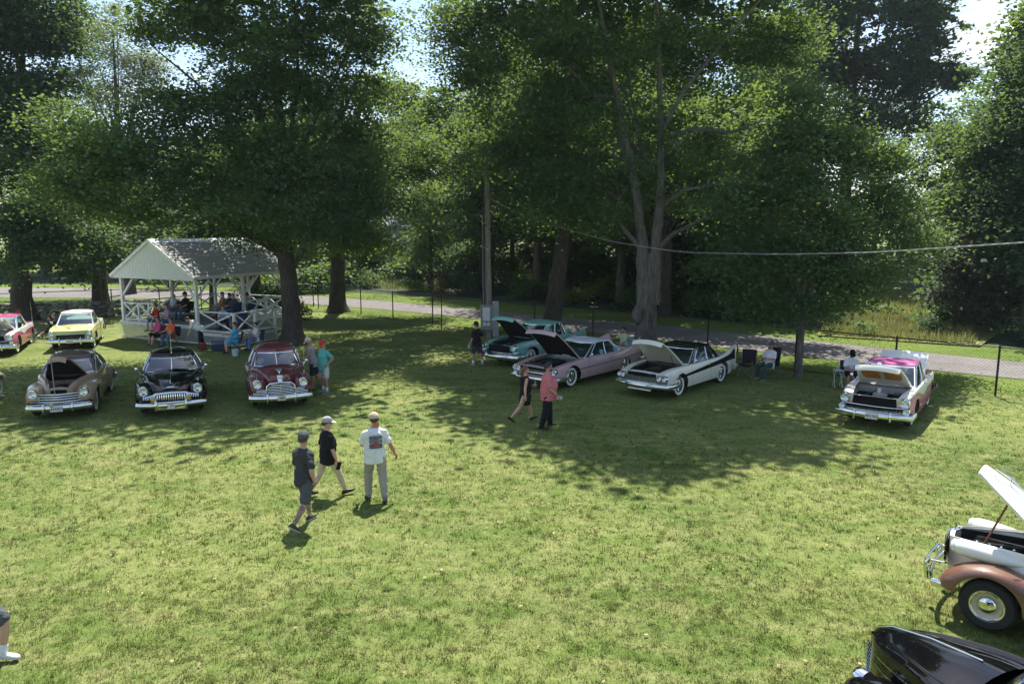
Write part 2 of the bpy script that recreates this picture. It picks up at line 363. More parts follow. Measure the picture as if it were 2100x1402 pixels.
# ------------------------------------------------------------------ grass blades on the lawn
def gzv(x, y): return np.where((np.abs(x) < 39) & (y > 3) & (y < 61), .018 * np.sin(x * .9 + 1.3 * np.sin(y * .5)) + .015 * np.sin(y * 1.1 + .8 * np.sin(x * .7)) - .03, -.03)
def blades(name, pts, L, wd, mat, rng, lean=.55):
    n = len(pts); a = rng.uniform(0, 2 * pi, n); ln = L * rng.uniform(.55, 1.3, n); w = wd * rng.uniform(.7, 1.3, n)
    le = np.abs(rng.normal(lean, .28, n)); la = rng.uniform(0, 2 * pi, n)
    base = np.column_stack([pts[:, 0], pts[:, 1], gzv(pts[:, 0], pts[:, 1]) - .006])
    s = np.column_stack([np.cos(a), np.sin(a), np.zeros(n)]) * w[:, None]
    tip = base + np.column_stack([np.cos(la) * np.sin(le), np.sin(la) * np.sin(le), np.cos(le)]) * ln[:, None] + np.array([0, 0, .01])
    V = np.stack([base - s, base + s, tip], 1).reshape(-1, 3); F = np.arange(3 * n).reshape(-1, 3)
    return npmesh(name, V, F, mat)
rng = np.random.default_rng(11)
def wedge(n, y0, y1, margin=1.0):
    y = np.sqrt(rng.uniform(y0 ** 2, y1 ** 2, n)); x = rng.uniform(-1, 1, n) * (y * .70 + margin); return np.column_stack([x, y])
M_BLADE = grass_blade('grass_blades', ((.088, .150, .027), (.160, .204, .050)), (.340, .315, .145), .76)
def clumped(n, y0, y1):
    c = wedge(int(n / 7), y0, y1); k = rng.integers(0, len(c), n); return np.where(rng.uniform(0, 1, (n, 1)) < .55, c[k] + rng.normal(0, .05, (n, 2)) * (1 + (y0 > 12)), wedge(n, y0, y1))
def tufts(n, y0, y1, k, L, wd):
    c = wedge(n, y0, y1); m = n * k; i = np.repeat(np.arange(n), k); p = c[i] + rng.normal(0, 1, (m, 2)) * rng.uniform(.02, .06, n)[i][:, None]; la = rng.uniform(0, 2 * pi, n)[i] + rng.normal(0, .5, m); le = np.clip(rng.uniform(.4, 1.25, n)[i] + rng.normal(0, .2, m), .1, 1.45)
    ln = L * rng.uniform(.6, 1.35, n)[i] * rng.uniform(.7, 1.2, m); a = la + pi / 2; w = wd * rng.uniform(.7, 1.3, m); base = np.column_stack([p, gzv(p[:, 0], p[:, 1]) - .006]); s_ = np.column_stack([np.cos(a), np.sin(a), np.zeros(m)]) * w[:, None]
    tip = base + np.column_stack([np.cos(la) * np.sin(le), np.sin(la) * np.sin(le), np.cos(le)]) * ln[:, None]
    return npmesh('b', np.stack([base - s_, base + s_, tip], 1).reshape(-1, 3), np.arange(3 * m).reshape(-1, 3), M_BLADE)
sets = [tufts(5500, 6.8, 11, 13, .072, .006), tufts(6000, 11, 18, 9, .075, .009), tufts(4000, 18, 30, 7, .075, .014), blades('b', clumped(55000, 6.8, 10.5), .050, .0050, M_BLADE, rng, 1.0), blades('b', clumped(65000, 10.5, 17), .055, .0068, M_BLADE, rng, 1.0),
        blades('b', clumped(55000, 17, 31), .058, .012, M_BLADE, rng, .95)]
bm = bmesh.new()
for me in sets: bm.from_mesh(me)
gm = bpy.data.meshes.new('lawn_grass'); bm.to_mesh(gm); bm.free(); gm.materials.append(M_BLADE)
for me in sets: bpy.data.meshes.remove(me)
lawn = link('lawn_grass', gm); lawn['kind'] = 'stuff'
fl = wedge(420, 7.5, 32); n_ = len(fl); la_ = rng.uniform(0, 6.28, n_); sz_ = rng.uniform(.018, .038, n_); tz_ = rng.uniform(-.35, .35, n_)
FV = np.stack([np.column_stack([fl[:, 0] + np.cos(la_ + k * pi / 2) * sz_ * (1 if k % 2 else .6), fl[:, 1] + np.sin(la_ + k * pi / 2) * sz_ * (1 if k % 2 else .6), gzv(fl[:, 0], fl[:, 1]) + .045 + tz_ * sz_ * (1 if k < 2 else -1)]) for k in range(4)], 1).reshape(-1, 3)
flo = link('fallen_leaves', npmesh('fallen_leaves', FV, np.arange(4 * n_).reshape(-1, 4), plain('dry_leaf', (.36, .27, .15), .8, var=.6, nscale=.6))); flo['kind'] = 'stuff'
M_TALL = grass_blade('tall_grass', ((.15, .20, .045), (.25, .27, .085)), (.44, .38, .19), .80)
def poly_pts(n, a, b, c, d):
    u, v = rng.uniform(0, 1, n)[:, None], rng.uniform(0, 1, n)[:, None]
    return (np.array(a) * (1 - u) + np.array(b) * u) * (1 - v) + (np.array(d) * (1 - u) + np.array(c) * u) * v
tg = link('tall_meadow_grass', blades('tall_meadow_grass', np.vstack([poly_pts(12000, (15.8, 37.4), (21.4, 33.8), (26, 42), (20, 46)), poly_pts(7000, (20, 46), (26, 42), (35, 60), (30, 64)), poly_pts(2500, (-12, 68), (-6, 64), (-8, 78), (-14, 80))]), .55, .034, M_TALL, rng, .45)); tg['kind'] = 'stuff'
vg = []
def along(A, d0, d1, n):
    A0 = np.array(off(A, d0)); A1 = np.array(off(A, d1)); i = rng.integers(0, len(A0) - 1, n); t = rng.uniform(0, 1, (n, 1)); s = rng.uniform(0, 1, (n, 1))
    p = A0[i] * (1 - t) + A0[i + 1] * t; q = A1[i] * (1 - t) + A1[i + 1] * t; return p * (1 - s) + q * s
M_VBL = grass_blade('verge_blades', ((.085, .165, .022), (.150, .215, .038)), (.26, .25, .09), .5)
vgo = link('verge_grass', blades('verge_grass', np.vstack([along(FAR, .1, 4.6, 26000), along(NEAR, -3.0, -.05, 22000)]), .10, .030, M_VBL, rng, .6)); vgo['kind'] = 'stuff'

# ------------------------------------------------------------------ trees
def leaf_arrays(cs, rs, lay, leaf, rng, droop=.45, spread=.46, per=70):
    """kite shaped leaves in flat drooping sprays spread through ellipsoid lobes"""
    allP = []
    cs2, rs2 = [], []
    for c, r in zip(cs, rs):
        if not np.isscalar(r) or r < .45: cs2.append(c); rs2.append(r); continue
        m = 5 if r > 1.3 else 3
        for q in range(m):
            d = rng.normal(0, 1, 3); d /= np.linalg.norm(d); d[2] *= .7; cs2.append(tuple(np.array(c) + d * r * rng.uniform(.35, .72))); rs2.append(r * rng.uniform(.30, .58))
        cs2.append(c); rs2.append(r * .62)
        if r > 1.0:
            for q in range(3):
                d = rng.normal(0, 1, 3); d /= np.linalg.norm(d); d[2] = d[2] * .6 - .1; cs2.append(tuple(np.array(c) + d * r * rng.uniform(.85, 1.25))); rs2.append(max(.32, r * rng.uniform(.14, .26)))
    for c, r in zip(cs2, rs2):
        c = np.array(c, float); rr = np.array([r, r, r * .72]) if np.isscalar(r) else np.array(r, float)
        area = leaf * leaf * .46; n = int(lay * rng.uniform(.55, 1.15) * 2 * pi * rr[0] * rr[2] / area); K = max(5, int(n / per))
        d = rng.normal(0, 1, (K, 3)); d /= np.linalg.norm(d, axis=1)[:, None]; q = rng.uniform(.15, 1.15, K) ** (1 / 2.2)
        cl = c + d * q[:, None] * rr; k = rng.integers(0, K, n)
        sz = spread * (.5 + rng.uniform(0, 1, K)) * (leaf / .2) ** .35
        off_ = rng.normal(0, 1, (n, 3)) * np.column_stack([sz[k], sz[k], sz[k] * .30]); out_ = d[k]
        off_[:, 2] -= droop * (off_[:, 0] * out_[:, 0] + off_[:, 1] * out_[:, 1])
        allP.append(cl[k] + off_)
    P = np.vstack(allP); n = len(P)
    nrm = rng.normal(0, .46, (n, 3)) + np.array([0, 0, .9]); nrm /= np.linalg.norm(nrm, axis=1)[:, None]
    t = rng.normal(0, 1, (n, 3)); t[:, 2] -= .5; t -= nrm * (t * nrm).sum(1)[:, None]; t /= np.linalg.norm(t, axis=1)[:, None]
    s = np.cross(nrm, t); L = leaf * rng.uniform(.65, 1.25, n)[:, None]; Wd = L * rng.uniform(.36, .46, n)[:, None]
    V = np.stack([P - t * L * .5, P - s * Wd + t * L * .02, P + t * L * .5, P + s * Wd + t * L * .02], 1).reshape(-1, 3)
    return V, np.arange(4 * n).reshape(-1, 4)
def crown_mesh(name, lobes, lay, leaf, mat, rng, origin=(0, 0, 0), **kw):
    cs = [(l[0] - origin[0], l[1] - origin[1], l[2] - origin[2]) for l in lobes]; rs = [l[3] for l in lobes]
    V, F = leaf_arrays(cs, rs, lay, leaf, rng, **kw); return npmesh(name, V, F, mat)
def rough_tube(mb, pts, rads, seg, rng, amp=.08, sub=3, flare=0.):
    P = []; Q = []
    for i in range(len(pts) - 1):
        for j in range(sub):
            t = j / sub; P.append(Vector(pts[i]).lerp(Vector(pts[i + 1]), t)); Q.append(rads[i] * (1 - t) + rads[i + 1] * t)
    P.append(Vector(pts[-1])); Q.append(rads[-1]); b = len(mb.v)
    for i in range(1, len(P) - 1): P[i] = P[i] + Vector((rng.uniform(-1, 1), rng.uniform(-1, 1), 0)) * Q[i] * .10
    if flare: Q = [q * (1 + flare * math.exp(-max(0, p.z - P[0].z) / .45)) for q, p in zip(Q, P)]
    mb.tube(P, Q, seg); ph = rng.uniform(0, 6.28, 3)
    for i in range(len(P)):
        for k in range(seg):
            a = 2 * pi * k / seg; f = 1 + amp * (sin(3 * a + ph[0] + i * .15) * .6 + sin(5 * a + ph[1]) * .4 + rng.uniform(-.5, .5)); v = Vector(mb.v[b + i * seg + k]); mb.v[b + i * seg + k] = tuple(P[i] + (v - P[i]) * f)
BARK = barkmat('maple_bark', (.115, .095, .078), (.20, .175, .15)); BARK_P = barkmat('pale_bark', (.125, .112, .098), (.26, .24, .215)); BARK_D = barkmat('dark_bark', (.075, .060, .050), (.13, .11, .095))
LEAF = leafmat('maple_leaves', (.032, .080, .034), (.072, .142, .048), (.34, .46, .05))
LEAF_L = leafmat('bright_leaves', (.056, .112, .032), (.108, .170, .044), (.42, .54, .06))
LEAF_D = leafmat('dark_leaves', (.026, .064, .034), (.056, .112, .044), (.24, .36, .05))
LEAF_P = leafmat('pale_leaves', (.100, .130, .070), (.170, .195, .110), (.46, .52, .22))
LEAF_R = leafmat('red_leaves', (.060, .026, .022), (.115, .050, .038), (.25, .09, .04)); LEAF_V = leafmat('dusky_leaves', (.030, .036, .026), (.055, .058, .036), (.09, .10, .04))
def tree(name, label, base, lobes, leafm, bark, trunks, lay=2.2, leaf=.2, seed=1, cat='tree', group=None, **kw):
    rng = np.random.default_rng(seed); root = empty(name, base, 0, label, cat, group); b = MB()
    for pts, rads, seg, amp, fl in trunks:
        rough_tube(b, [(p[0] - base[0], p[1] - base[1], p[2] - base[2]) for p in pts], rads, seg, rng, amp, 4, fl)
    b.build('trunk', bark, root, smooth=60)
    hi = [l for l in lobes if l[2] > 15.2 and base[1] < 36]; lo = [l for l in lobes if l not in hi]
    o = link('crown', crown_mesh('crown', lo, lay, leaf, leafm, rng, base, **kw), root)
    if hi: link('treetop', crown_mesh('treetop', hi, lay * .95, leaf * 2.2, leafm, rng, base, **kw), root)  # upper lobes above the frame, shaped for the shade they cast
    return root
def limbs_to(base_pt, lobes, r0, rng, k=1, bend=.8):
    out_ = []
    for l in lobes[::k]:
        a, b_ = Vector(base_pt), Vector(l[:3]); m = a.lerp(b_, .5) + Vector((rng.uniform(-bend, bend), rng.uniform(-bend, bend), rng.uniform(0, bend)))
        out_.append(([a, m, b_], [r0, r0 * .6, r0 * .12], 6, .06, 0.))
    return out_
LB = {
'T1': [(-18.8, 31.0, 7.1, 1.5), (-19.9, 31.5, 7.1, 1.1), (-18.1, 31.5, 9.4, 1.7), (-19.0, 32.0, 9.9, 1.2), (-16.7, 31.0, 8.7, 2.0), (-14.7, 30.0, 8.1, 2.2), (-17.2, 31.0, 7.4, 1.9), (-14.5, 31.0, 6.2, 1.7), (-12.2, 30.5, 7.5, 2.3), (-16.8, 32.0, 6.4, 1.4), (-12.7, 32.0, 9.7, 2.3), (-14.7, 32.0, 9.7, 2.2), (-10.3, 30.0, 6.4, 1.7), (-9.9, 31.5, 8.6, 2.6), (-11.7, 33.0, 12.0, 2.6), (-9.5, 33.0, 13.8, 2.8), (-13.4, 34.0, 14.2, 2.1), (-15.5, 34.0, 14.4, 1.5), (-16.0, 33.5, 13.6, 0.9), (-7.9, 34.0, 13.8, 2.3), (-6.6, 35.0, 14.8, 1.6), (-8.8, 34.0, 11.4, 2.5), (-7.8, 35.0, 10.0, 2.2), (-7.1, 36.0, 12.2, 1.8), (-8.4, 31.0, 6.2, 1.9), (-7.3, 32.0, 6.0, 2.0), (-5.8, 33.0, 6.7, 1.8), (-4.8, 34.0, 6.4, 1.3), (-6.2, 33.0, 8.1, 1.7), (-8.0, 32.0, 7.8, 2.0), (-10.6, 34.0, 11.4, 2.5), (-12.1, 34.0, 14.0, 2.2), (-6.2, 35.0, 13.7, 1.2), (-11.4, 33.0, 5.2, 1.2), (-8.9, 32.0, 15.8, 3.2), (-11.9, 32.0, 16.0, 3.0), (-6.8, 33.0, 16.1, 2.8), (-13.6, 32.2, 15.5, 2.4), (-9.3, 31.4, 17.4, 3.2), (-11.4, 31.0, 17.0, 2.8), (-13.0, 30.4, 16.3, 2.4), (-6.9, 30.5, 17.1, 2.8), (-14.8, 31.6, 15.7, 1.8), (-15.0, 40.0, 9.5, 2.0), (-13.0, 43.0, 10.2, 2.2), (-16.6, 39.6, 9.2, 1.5), (-11.5, 41.0, 9.2, 2.2), (-6.0, 39.0, 9.2, 2.4), (-3.2, 41.0, 10, 2.5), (-8.2, 42.0, 10, 2.5), (-5, 44, 11, 2.5), (-1.6, 38.6, 9.6, 2.0), (-13.0, 36.5, 8.8, 2.0), (-10.3, 37.2, 8.7, 2.3), (-7.8, 36.5, 8.2, 2.0), (-4.4, 37.2, 8.8, 1.9)],  # rear lobes added to shade the pavilion roof and the lawn
'T5': [(-2.0, 35.0, 14.7, 2.4), (-0.9, 34.0, 12.2, 2.4), (-2.3, 36.0, 13.5, 1.8), (0.2, 34.0, 14.0, 2.4), (1.1, 33.0, 9.8, 2.4), (-0.2, 34.0, 8.4, 2.0), (2.8, 34.5, 13.6, 2.6), (1.7, 33.0, 6.9, 2.0), (3.5, 34.0, 6.3, 1.8), (2.1, 33.0, 8.3, 2.2), (5.5, 35.0, 14.5, 2.6), (7.6, 35.5, 12.7, 2.2), (4.7, 35.0, 10.0, 2.2), (8.8, 35.0, 14.5, 2.4), (9.0, 36.0, 9.5, 1.8), (6.4, 35.5, 8.6, 2.0), (2.8, 34.0, 11.2, 2.2), (10.6, 35.0, 13.2, 2.2), (8.5, 35.5, 6.5, 1.4), (4.7, 34.5, 7.4, 1.6), (1.0, 33.0, 16.1, 3.0), (4.0, 32.5, 16.1, 3.0), (7.0, 32.5, 15.9, 3.0), (10.0, 33.0, 15.7, 2.6), (2.5, 31.0, 17.6, 3.2), (5.1, 30.0, 17.4, 3.2), (7.9, 30.0, 17.0, 2.8), (0.0, 31.5, 17.3, 2.6), (11.8, 35.0, 14.3, 1.8), (10.9, 31.5, 16.2, 2.2), (3.7, 29.0, 18.8, 3.0), (6.4, 28.5, 18.6, 2.6), (5.4, 30.8, 10.4, .8), (5.0, 30.8, 7.9, .8), (1.9, 31.0, 13.1, 1.5), (3.8, 30.8, 6.2, 0.9), (8.2, 30.2, 10.6, .8), (2.8, 31.0, 9.7, 1.0), (7.3, 30.6, 8.2, .7), (9.2, 30.4, 8.1, 1.0), (5.2, 31.0, 12.2, .9), (3.6, 31.2, 12.6, .9), (6.5, 31.0, 13.4, .9), (7.6, 30.6, 12.6, .8), (6.3, 31.0, 9.2, .6), (4.6, 31.2, 9.4, .7), (6.0, 30.9, 6.9, .5)],
'T6': [(11.1, 29.0, 9.9, 1.5), (10.1, 28.5, 8.5, 1.8), (12.2, 28.5, 8.5, 1.6), (9.1, 28.0, 6.7, 1.8), (11.0, 27.5, 6.6, 2.2), (13.6, 28.5, 7.9, 1.4), (14.1, 28.5, 6.1, 1.8), (8.6, 28.0, 4.5, 1.6), (10.0, 27.3, 4.2, 2.0), (12.5, 27.5, 4.0, 2.0), (15.2, 29.0, 4.7, 1.5), (9.3, 27.0, 2.8, 1.2), (10.7, 26.8, 2.4, 1.3), (12.6, 27.5, 2.9, 1.2), (8.3, 27.8, 2.9, 0.9), (11.4, 27.0, 5.2, 1.8)],
'T9': [(27.4, 74.0, 24.2, 4.6), (31.4, 74.0, 26.0, 5.2), (36.1, 74.0, 24.6, 4.9), (31.0, 75.5, 20.5, 4.6), (35.1, 74.0, 20.2, 4.6), (39.0, 74.0, 22.9, 3.4), (41.6, 74.0, 20.2, 2.9), (43.3, 74.0, 19.8, 1.5), (27.3, 77.1, 20.4, 4.0), (34.1, 75.5, 16.8, 3.7), (38.4, 74.0, 19.3, 3.4), (25.1, 77.1, 24.5, 4.0), (40.8, 77.1, 16.6, 2.8), (29.7, 74.0, 30.3, 6.2), (35.7, 74.0, 29.9, 5.6), (39.3, 74.0, 26.0, 2.8)],
'T10': [(27.6, 42.0, 12.5, 2.4), (26.6, 41.0, 10.1, 2.2), (28.1, 42.0, 14.6, 2.4), (26.3, 43.0, 9.2, 2.0), (26.5, 46.0, 10.7, 1.8), (26.3, 41.0, 7.2, 2.6), (27.2, 40.0, 6.7, 2.6), (25.6, 43.0, 6.8, 2.0), (26.4, 40.0, 4.4, 2.4), (25.7, 42.0, 4.6, 1.6), (26.4, 38.0, 3.7, 2.4), (28.9, 41.0, 9.8, 3.2), (29.6, 42.0, 15.0, 2.4)],
'T11': [(22.3, 38.0, 3.6, 1.2), (22.9, 37.5, 2.2, 1.3), (21.8, 37.5, 2.0, 0.9), (24.0, 38.0, 2.9, 1.1), (22.9, 38.5, 4.7, 1.0), (23.3, 37.5, 1.0, 0.8)],
'T7': [(-27.4, 43.0, 16.6, 3.2), (-28.3, 43.0, 13.5, 3.0), (-26.6, 42.0, 10.7, 2.6), (-25.9, 43.0, 13.0, 2.2), (-28.1, 42.0, 9.4, 3.0), (-26.4, 42.0, 7.0, 2.4), (-28.4, 42.0, 6.0, 2.6), (-26.1, 43.0, 5.4, 2.0), (-27.3, 42.0, 3.8, 1.9), (-25.3, 44.0, 4.5, 1.8), (-26.5, 44.0, 15.8, 2.4), (-25.9, 45.0, 17.4, 2.2), (-25.0, 46.0, 3.9, 1.6), (-26.0, 44.0, 2.8, 1.1), (-29.2, 42.0, 11.2, 3.0), (-29.2, 42.0, 16.1, 4.0), (-26.2, 42.0, 19.5, 4.0), (-26.1, 41.5, 12.4, 2.0)],
'T8': [(-33.8, 62.0, 20.8, 3.0), (-32.1, 62.0, 18.2, 3.0), (-29.7, 62.0, 18.6, 2.2), (-30.9, 61.0, 21.3, 2.2), (-35.5, 63.0, 17.2, 2.6), (-33.5, 62.0, 15.5, 2.4), (-30.3, 62.0, 16.3, 2.4), (-28.6, 62.0, 17.8, 1.2), (-35.7, 62.0, 21.1, 2.2)],
'T4': [(2.7, 42.0, 9.1, 2.6), (0.8, 43.0, 10.0, 2.4), (4.6, 42.0, 11.0, 2.4), (0.3, 43.0, 6.8, 1.8), (4.1, 42.0, 6.2, 1.8), (1.9, 43.0, 13.2, 3.0), (-1.4, 43.0, 11.1, 2.2), (-2.5, 44.0, 9.3, 1.8), (5.2, 43.0, 14.8, 3.0), (-4.2, 44.0, 12.4, 1.8)],
'T2': [(-10.5, 46.0, 4.5, 1.7), (-8.5, 46.5, 4.5, 1.5), (-12.6, 47.0, 5.4, 1.8), (-10.1, 47.0, 6.9, 2.2), (-7.6, 47.0, 8.7, 2.4), (-6.0, 50.0, 12.9, 2.6), (-7.1, 48.0, 10.9, 2.6), (-8.7, 50.0, 14.2, 2.2), (-10.0, 47.0, 9.6, 2.6), (-12.4, 47.0, 8.1, 2.4), (-14.9, 47.0, 6.6, 1.6)],
}
rr_ = np.random.default_rng(3)
t1 = LB['T1']
tree('maple_tree', 'broad dark maple whose trunk stands at the right end of the white pavilion', (-10.47, 34.9, 0), t1, LEAF, BARK_D,
     [([(-10.47, 34.9, -.1), (-10.45, 34.9, 1.5), (-10.56, 34.9, 3.4), (-10.7, 34.9, 5.2), (-10.5, 34.5, 9.1), (-10.4, 34, 13.6)], [.47, .42, .385, .35, .26, .12], 14, .07, .75),
      ([(-10.67, 34.75, 4.4), (-11.37, 33.7, 4.95), (-12.07, 32.8, 5.5), (-13.25, 31.5, 6.8), (-15, 31, 8.0)], [.27, .23, .19, .13, .05], 9, .07, 0)]
     + limbs_to((-10.6, 34.7, 7), t1[2:36], .13, rr_, 2), lay=1.9, leaf=.155, seed=21, per=120, spread=.58)
t5 = LB['T5']
tree('maple_tree', 'tall maple with thick pale grey forked trunk behind the cream car', (5.95, 32.0, 0), t5, LEAF, BARK_P,
     [([(5.9, 32, -.1), (5.82, 32, 1.8), (5.9, 32, 3.2), (5.92, 32, 4.4)], [.48, .44, .40, .18], 16, .09, .40),
      ([(5.74, 31.97, 2.2), (5.66, 31.97, 3.6), (5.55, 32, 5.2), (5.16, 32.1, 7.65), (4.4, 32.2, 10.9), (3.8, 32.5, 13.7), (3.3, 32.5, 16.5)], [.36, .30, .235, .17, .125, .09, .05], 10, .07, 0),
      ([(6.06, 31.97, 2.2), (6.15, 31.97, 3.6), (6.18, 31.95, 4.9), (6.27, 31.9, 6.4), (6.26, 32, 8.85), (6.08, 32, 12.8), (5.8, 32, 16)], [.36, .30, .24, .185, .14, .10, .05], 10, .07, 0),
      ([(6.24, 32, 9.3), (7.02, 31.6, 10.95), (8.46, 31.3, 12.8), (9.85, 31, 14.4), (10.8, 30.8, 15.8)], [.10, .085, .065, .045, .025], 8, .06, 0),
      ([(6.18, 32, 4.5), (6.78, 31.5, 5.2), (7.67, 31, 5.7), (8.93, 30.6, 6.4)], [.14, .10, .065, .03], 8, .06, 0),
      ([(6.23, 32, 6.2), (7.13, 31.5, 7.0), (8.21, 31, 7.2), (9.1, 30.5, 7.05)], [.11, .08, .05, .02], 8, .06, 0),
      ([(5.6, 32, 4.5), (4.74, 31.6, 5.4), (4.26, 31.2, 6.0), (4.42, 31, 6.6)], [.13, .09, .06, .03], 8, .06, 0),
      ([(6.19, 32, 9.0), (7.45, 31.5, 9.5), (8.92, 31, 9.3), (9.95, 30.5, 9.65)], [.10, .08, .06, .03], 7, .06, 0),
      ([(4.94, 32.1, 8.0), (4.53, 33, 9.6), (4.3, 34, 12.2), (4.0, 34.5, 15)], [.12, .09, .07, .03], 8, .06, 0),
      ([(4.3, 32.4, 10.9), (3.35, 32.8, 11.0), (2.27, 32.4, 12.3), (1.63, 32.1, 13.6), (.8, 32, 15)], [.10, .09, .08, .06, .03], 8, .06, 0)]
     + limbs_to((5.9, 33, 8), t5[4:20], .07, rr_, 2) + limbs_to((8.9, 30.7, 6.4), [(10, 30.2, 6.9, 1), (9.8, 30.6, 7.5, 1), (9.4, 29.8, 6.6, 1)], .03, rr_, 1, .2) + limbs_to((9.0, 30.6, 7.1), [(10.2, 30.2, 7.3, 1), (9.9, 30.9, 8.0, 1)], .025, rr_, 1, .2) + limbs_to((4.4, 31, 6.6), [(4.0, 30.7, 7.4, 1), (4.9, 30.6, 7.5, 1), (3.6, 31.2, 7.0, 1)], .025, rr_, 1, .2), lay=2.1, leaf=.155, seed=22, per=120, spread=.58)
# a swollen burl on that trunk
bur = MB().ellip((-.52, -.22, 1.75), (.24, .26, .42), 12, 8); bur.build('burl', BARK_P, [o for o in bpy.data.objects if o.name == 'maple_tree.001'][0], smooth=80)
t6 = LB['T6']
tree('young_maple', 'dense young maple with low rounded crown beside the seated man and empty chair', (10.62, 27.0, 0), t6, LEAF, BARK_P,
     [([(10.62, 27, -.1), (10.66, 27, 1.2), (10.7, 27.2, 3.0), (10.9, 27.6, 6), (11, 28.2, 9)], [.14, .12, .10, .08, .03], 10, .06, .25)] + limbs_to((10.7, 27.3, 2.6), t6[3:], .06, rr_, 1, .4), lay=2.2, leaf=.14, seed=23, per=120, spread=.55)
tree('tall_tree', 'tallest dark tree with long branch reaching over the clearing into blue sky', (33.2, 75.2, 0), LB['T9'], LEAF_D, BARK_D,
     [([(33.2, 75.2, -.1), (33.2, 75.2, 8), (33.3, 75.2, 17), (33.3, 74.7, 29)], [.7, .6, .42, .12], 10, .06, .4)] + limbs_to((33.2, 75.2, 13), LB['T9'], .19, rr_, 1), lay=2.7, leaf=.38, seed=24)
tree('road_shade_tree', 'tree added across the road to shade it, between the forked and young maples', (9.6, 46.2, 0), [(8, 44, 10, 2.6), (11, 41.2, 10, 2.6), (13.8, 37.8, 9.6, 2.2), (5, 46.5, 10, 2.6), (9.5, 46, 12.5, 2.8), (6.5, 44.6, 7.5, 1.8), (12, 43, 7.2, 1.8), (2.8, 48.5, 9.5, 2.4), (9, 42.2, 8.6, 1.8)], LEAF, BARK_D,  # tree put in so that its lobes shade the road
     [([(9.6, 46.2, -.1), (9.6, 46.1, 4), (9.5, 46, 12)], [.36, .30, .10], 10, .06, .3)] + limbs_to((9.6, 46.1, 5), [(8, 44, 10, 2.6), (11, 41.2, 10, 2.6), (13.8, 37.8, 9.6, 2.2), (5, 46.5, 10, 2.6)], .12, rr_, 1), lay=2.1, leaf=.24, seed=41)
tree('roadside_tree', 'leafy tree filling the right edge beyond the clearing', (27.6, 42, 0), LB['T10'], LEAF, BARK_D,
     [([(27.6, 42, -.1), (27.6, 42, 5), (27.8, 42, 14)], [.3, .24, .06], 9, .06, .3)] + limbs_to((27.6, 42, 3), LB['T10'], .08, rr_, 2), lay=2.6, leaf=.21, seed=25, per=110, spread=.58)
tree('small_tree', 'small dusky purple-green tree standing in front of the sunny clearing', (22.7, 37.6, 0), LB['T11'], LEAF_V, BARK_D,
     [([(22.7, 37.6, -.1), (22.75, 37.7, 1.5), (22.8, 38.2, 4.6)], [.10, .08, .03], 8, .05, .2)] + limbs_to((22.75, 37.7, 1.2), LB['T11'], .03, rr_, 1, .3), lay=2.2, leaf=.17, seed=26, spread=.4)
tree('shade_tree', 'dark wide tree with massive trunk behind the pink car', (-29.6, 44.6, 0), LB['T7'], LEAF_D, BARK_D,
     [([(-29.6, 44.6, -.1), (-29.6, 44.6, 3), (-29, 44.2, 8), (-27.5, 43.5, 15)], [.62, .52, .4, .15], 14, .07, .5)] + limbs_to((-29.4, 44.4, 5), LB['T7'], .13, rr_, 2), lay=2.3, leaf=.21, seed=27, per=110, spread=.58)
tree('pale_tree', 'sparse pale green tree with bare twigs showing against the white cloud', (-32, 62, 0), LB['T8'], LEAF_P, BARK_D,
     [([(-32, 62, -.1), (-32.2, 62, 8), (-32, 62, 14), (-31.8, 62, 21)], [.4, .3, .2, .06], 8, .05, .3), ([(-32.1, 62, 9), (-33.5, 62, 14), (-34.8, 62, 19)], [.17, .12, .04], 7, .05, 0), ([(-32, 62, 11), (-30.5, 62, 15), (-29.5, 62, 18.5)], [.15, .1, .03], 7, .05, 0)] + limbs_to((-32.1, 62, 12), LB['T8'], .08, rr_, 1), lay=1.05, leaf=.18, seed=28, spread=.75)
tree('leaning_tree', 'dark tree leaning right, rising between the fence and the road behind the turquoise car', (2.14, 39.9, 0), LB['T4'], LEAF, BARK_D,
     [([(2.14, 39.9, -.1), (2.39, 40.0, 2), (2.68, 40.1, 4.6), (3.0, 40.5, 7.2), (3.4, 41.4, 14)], [.50, .44, .38, .33, .15], 12, .07, .35)] + limbs_to((2.9, 40.4, 6), LB['T4'], .11, rr_, 1), lay=2.4, leaf=.20, seed=29, per=110, spread=.58)
tree('maple_tree', 'dark maple with flared trunk base standing behind the first maple near the gate', (-11.47, 48.5, 0), LB['T2'], LEAF_L, BARK_D,
     [([(-11.47, 48.5, -.1), (-11.4, 48.5, 2.5), (-11.2, 48.5, 5), (-10.5, 48.2, 10.6), (-9, 49, 15)], [.52, .46, .42, .28, .1], 12, .06, .7)] + limbs_to((-11, 48.4, 6), LB['T2'], .11, rr_, 1), lay=2.3, leaf=.21, seed=30, per=110, spread=.58)
# trees along the edge of the yard behind the yellow car and through the pavilion
for x, y, r, h, lab in ((-27.3, 48.5, .30, 9, 'dark slim trunk beside the massive trunk at the left edge'), (-28.4, 51.0, .50, 10, 'dark trunk between the yellow car and the pavilion'), (-16.6, 47.2, .55, 12, 'thick trunk seen through the pavilion, beyond its railing'), (-18.7, 46.0, .22, 6, 'thin post-like trunk seen through the middle of the pavilion')):
    tree('yard_tree', lab, (x, y, 0), [(x + a, y + b, h * .62 + c, 1.9) for a, b, c in ((0, 0, 2.5), (1.5, 1, 1), (-1.6, .6, .6), (.3, -1.2, 1.6), (0, 1.5, 3.5))], LEAF, BARK_D,
         [([(x, y, -.1), (x + .1, y, h * .5), (x, y + .2, h)], [r, r * .8, r * .3], 10, .07, .35)], lay=2.4, leaf=.27, seed=int(abs(x) * 10))
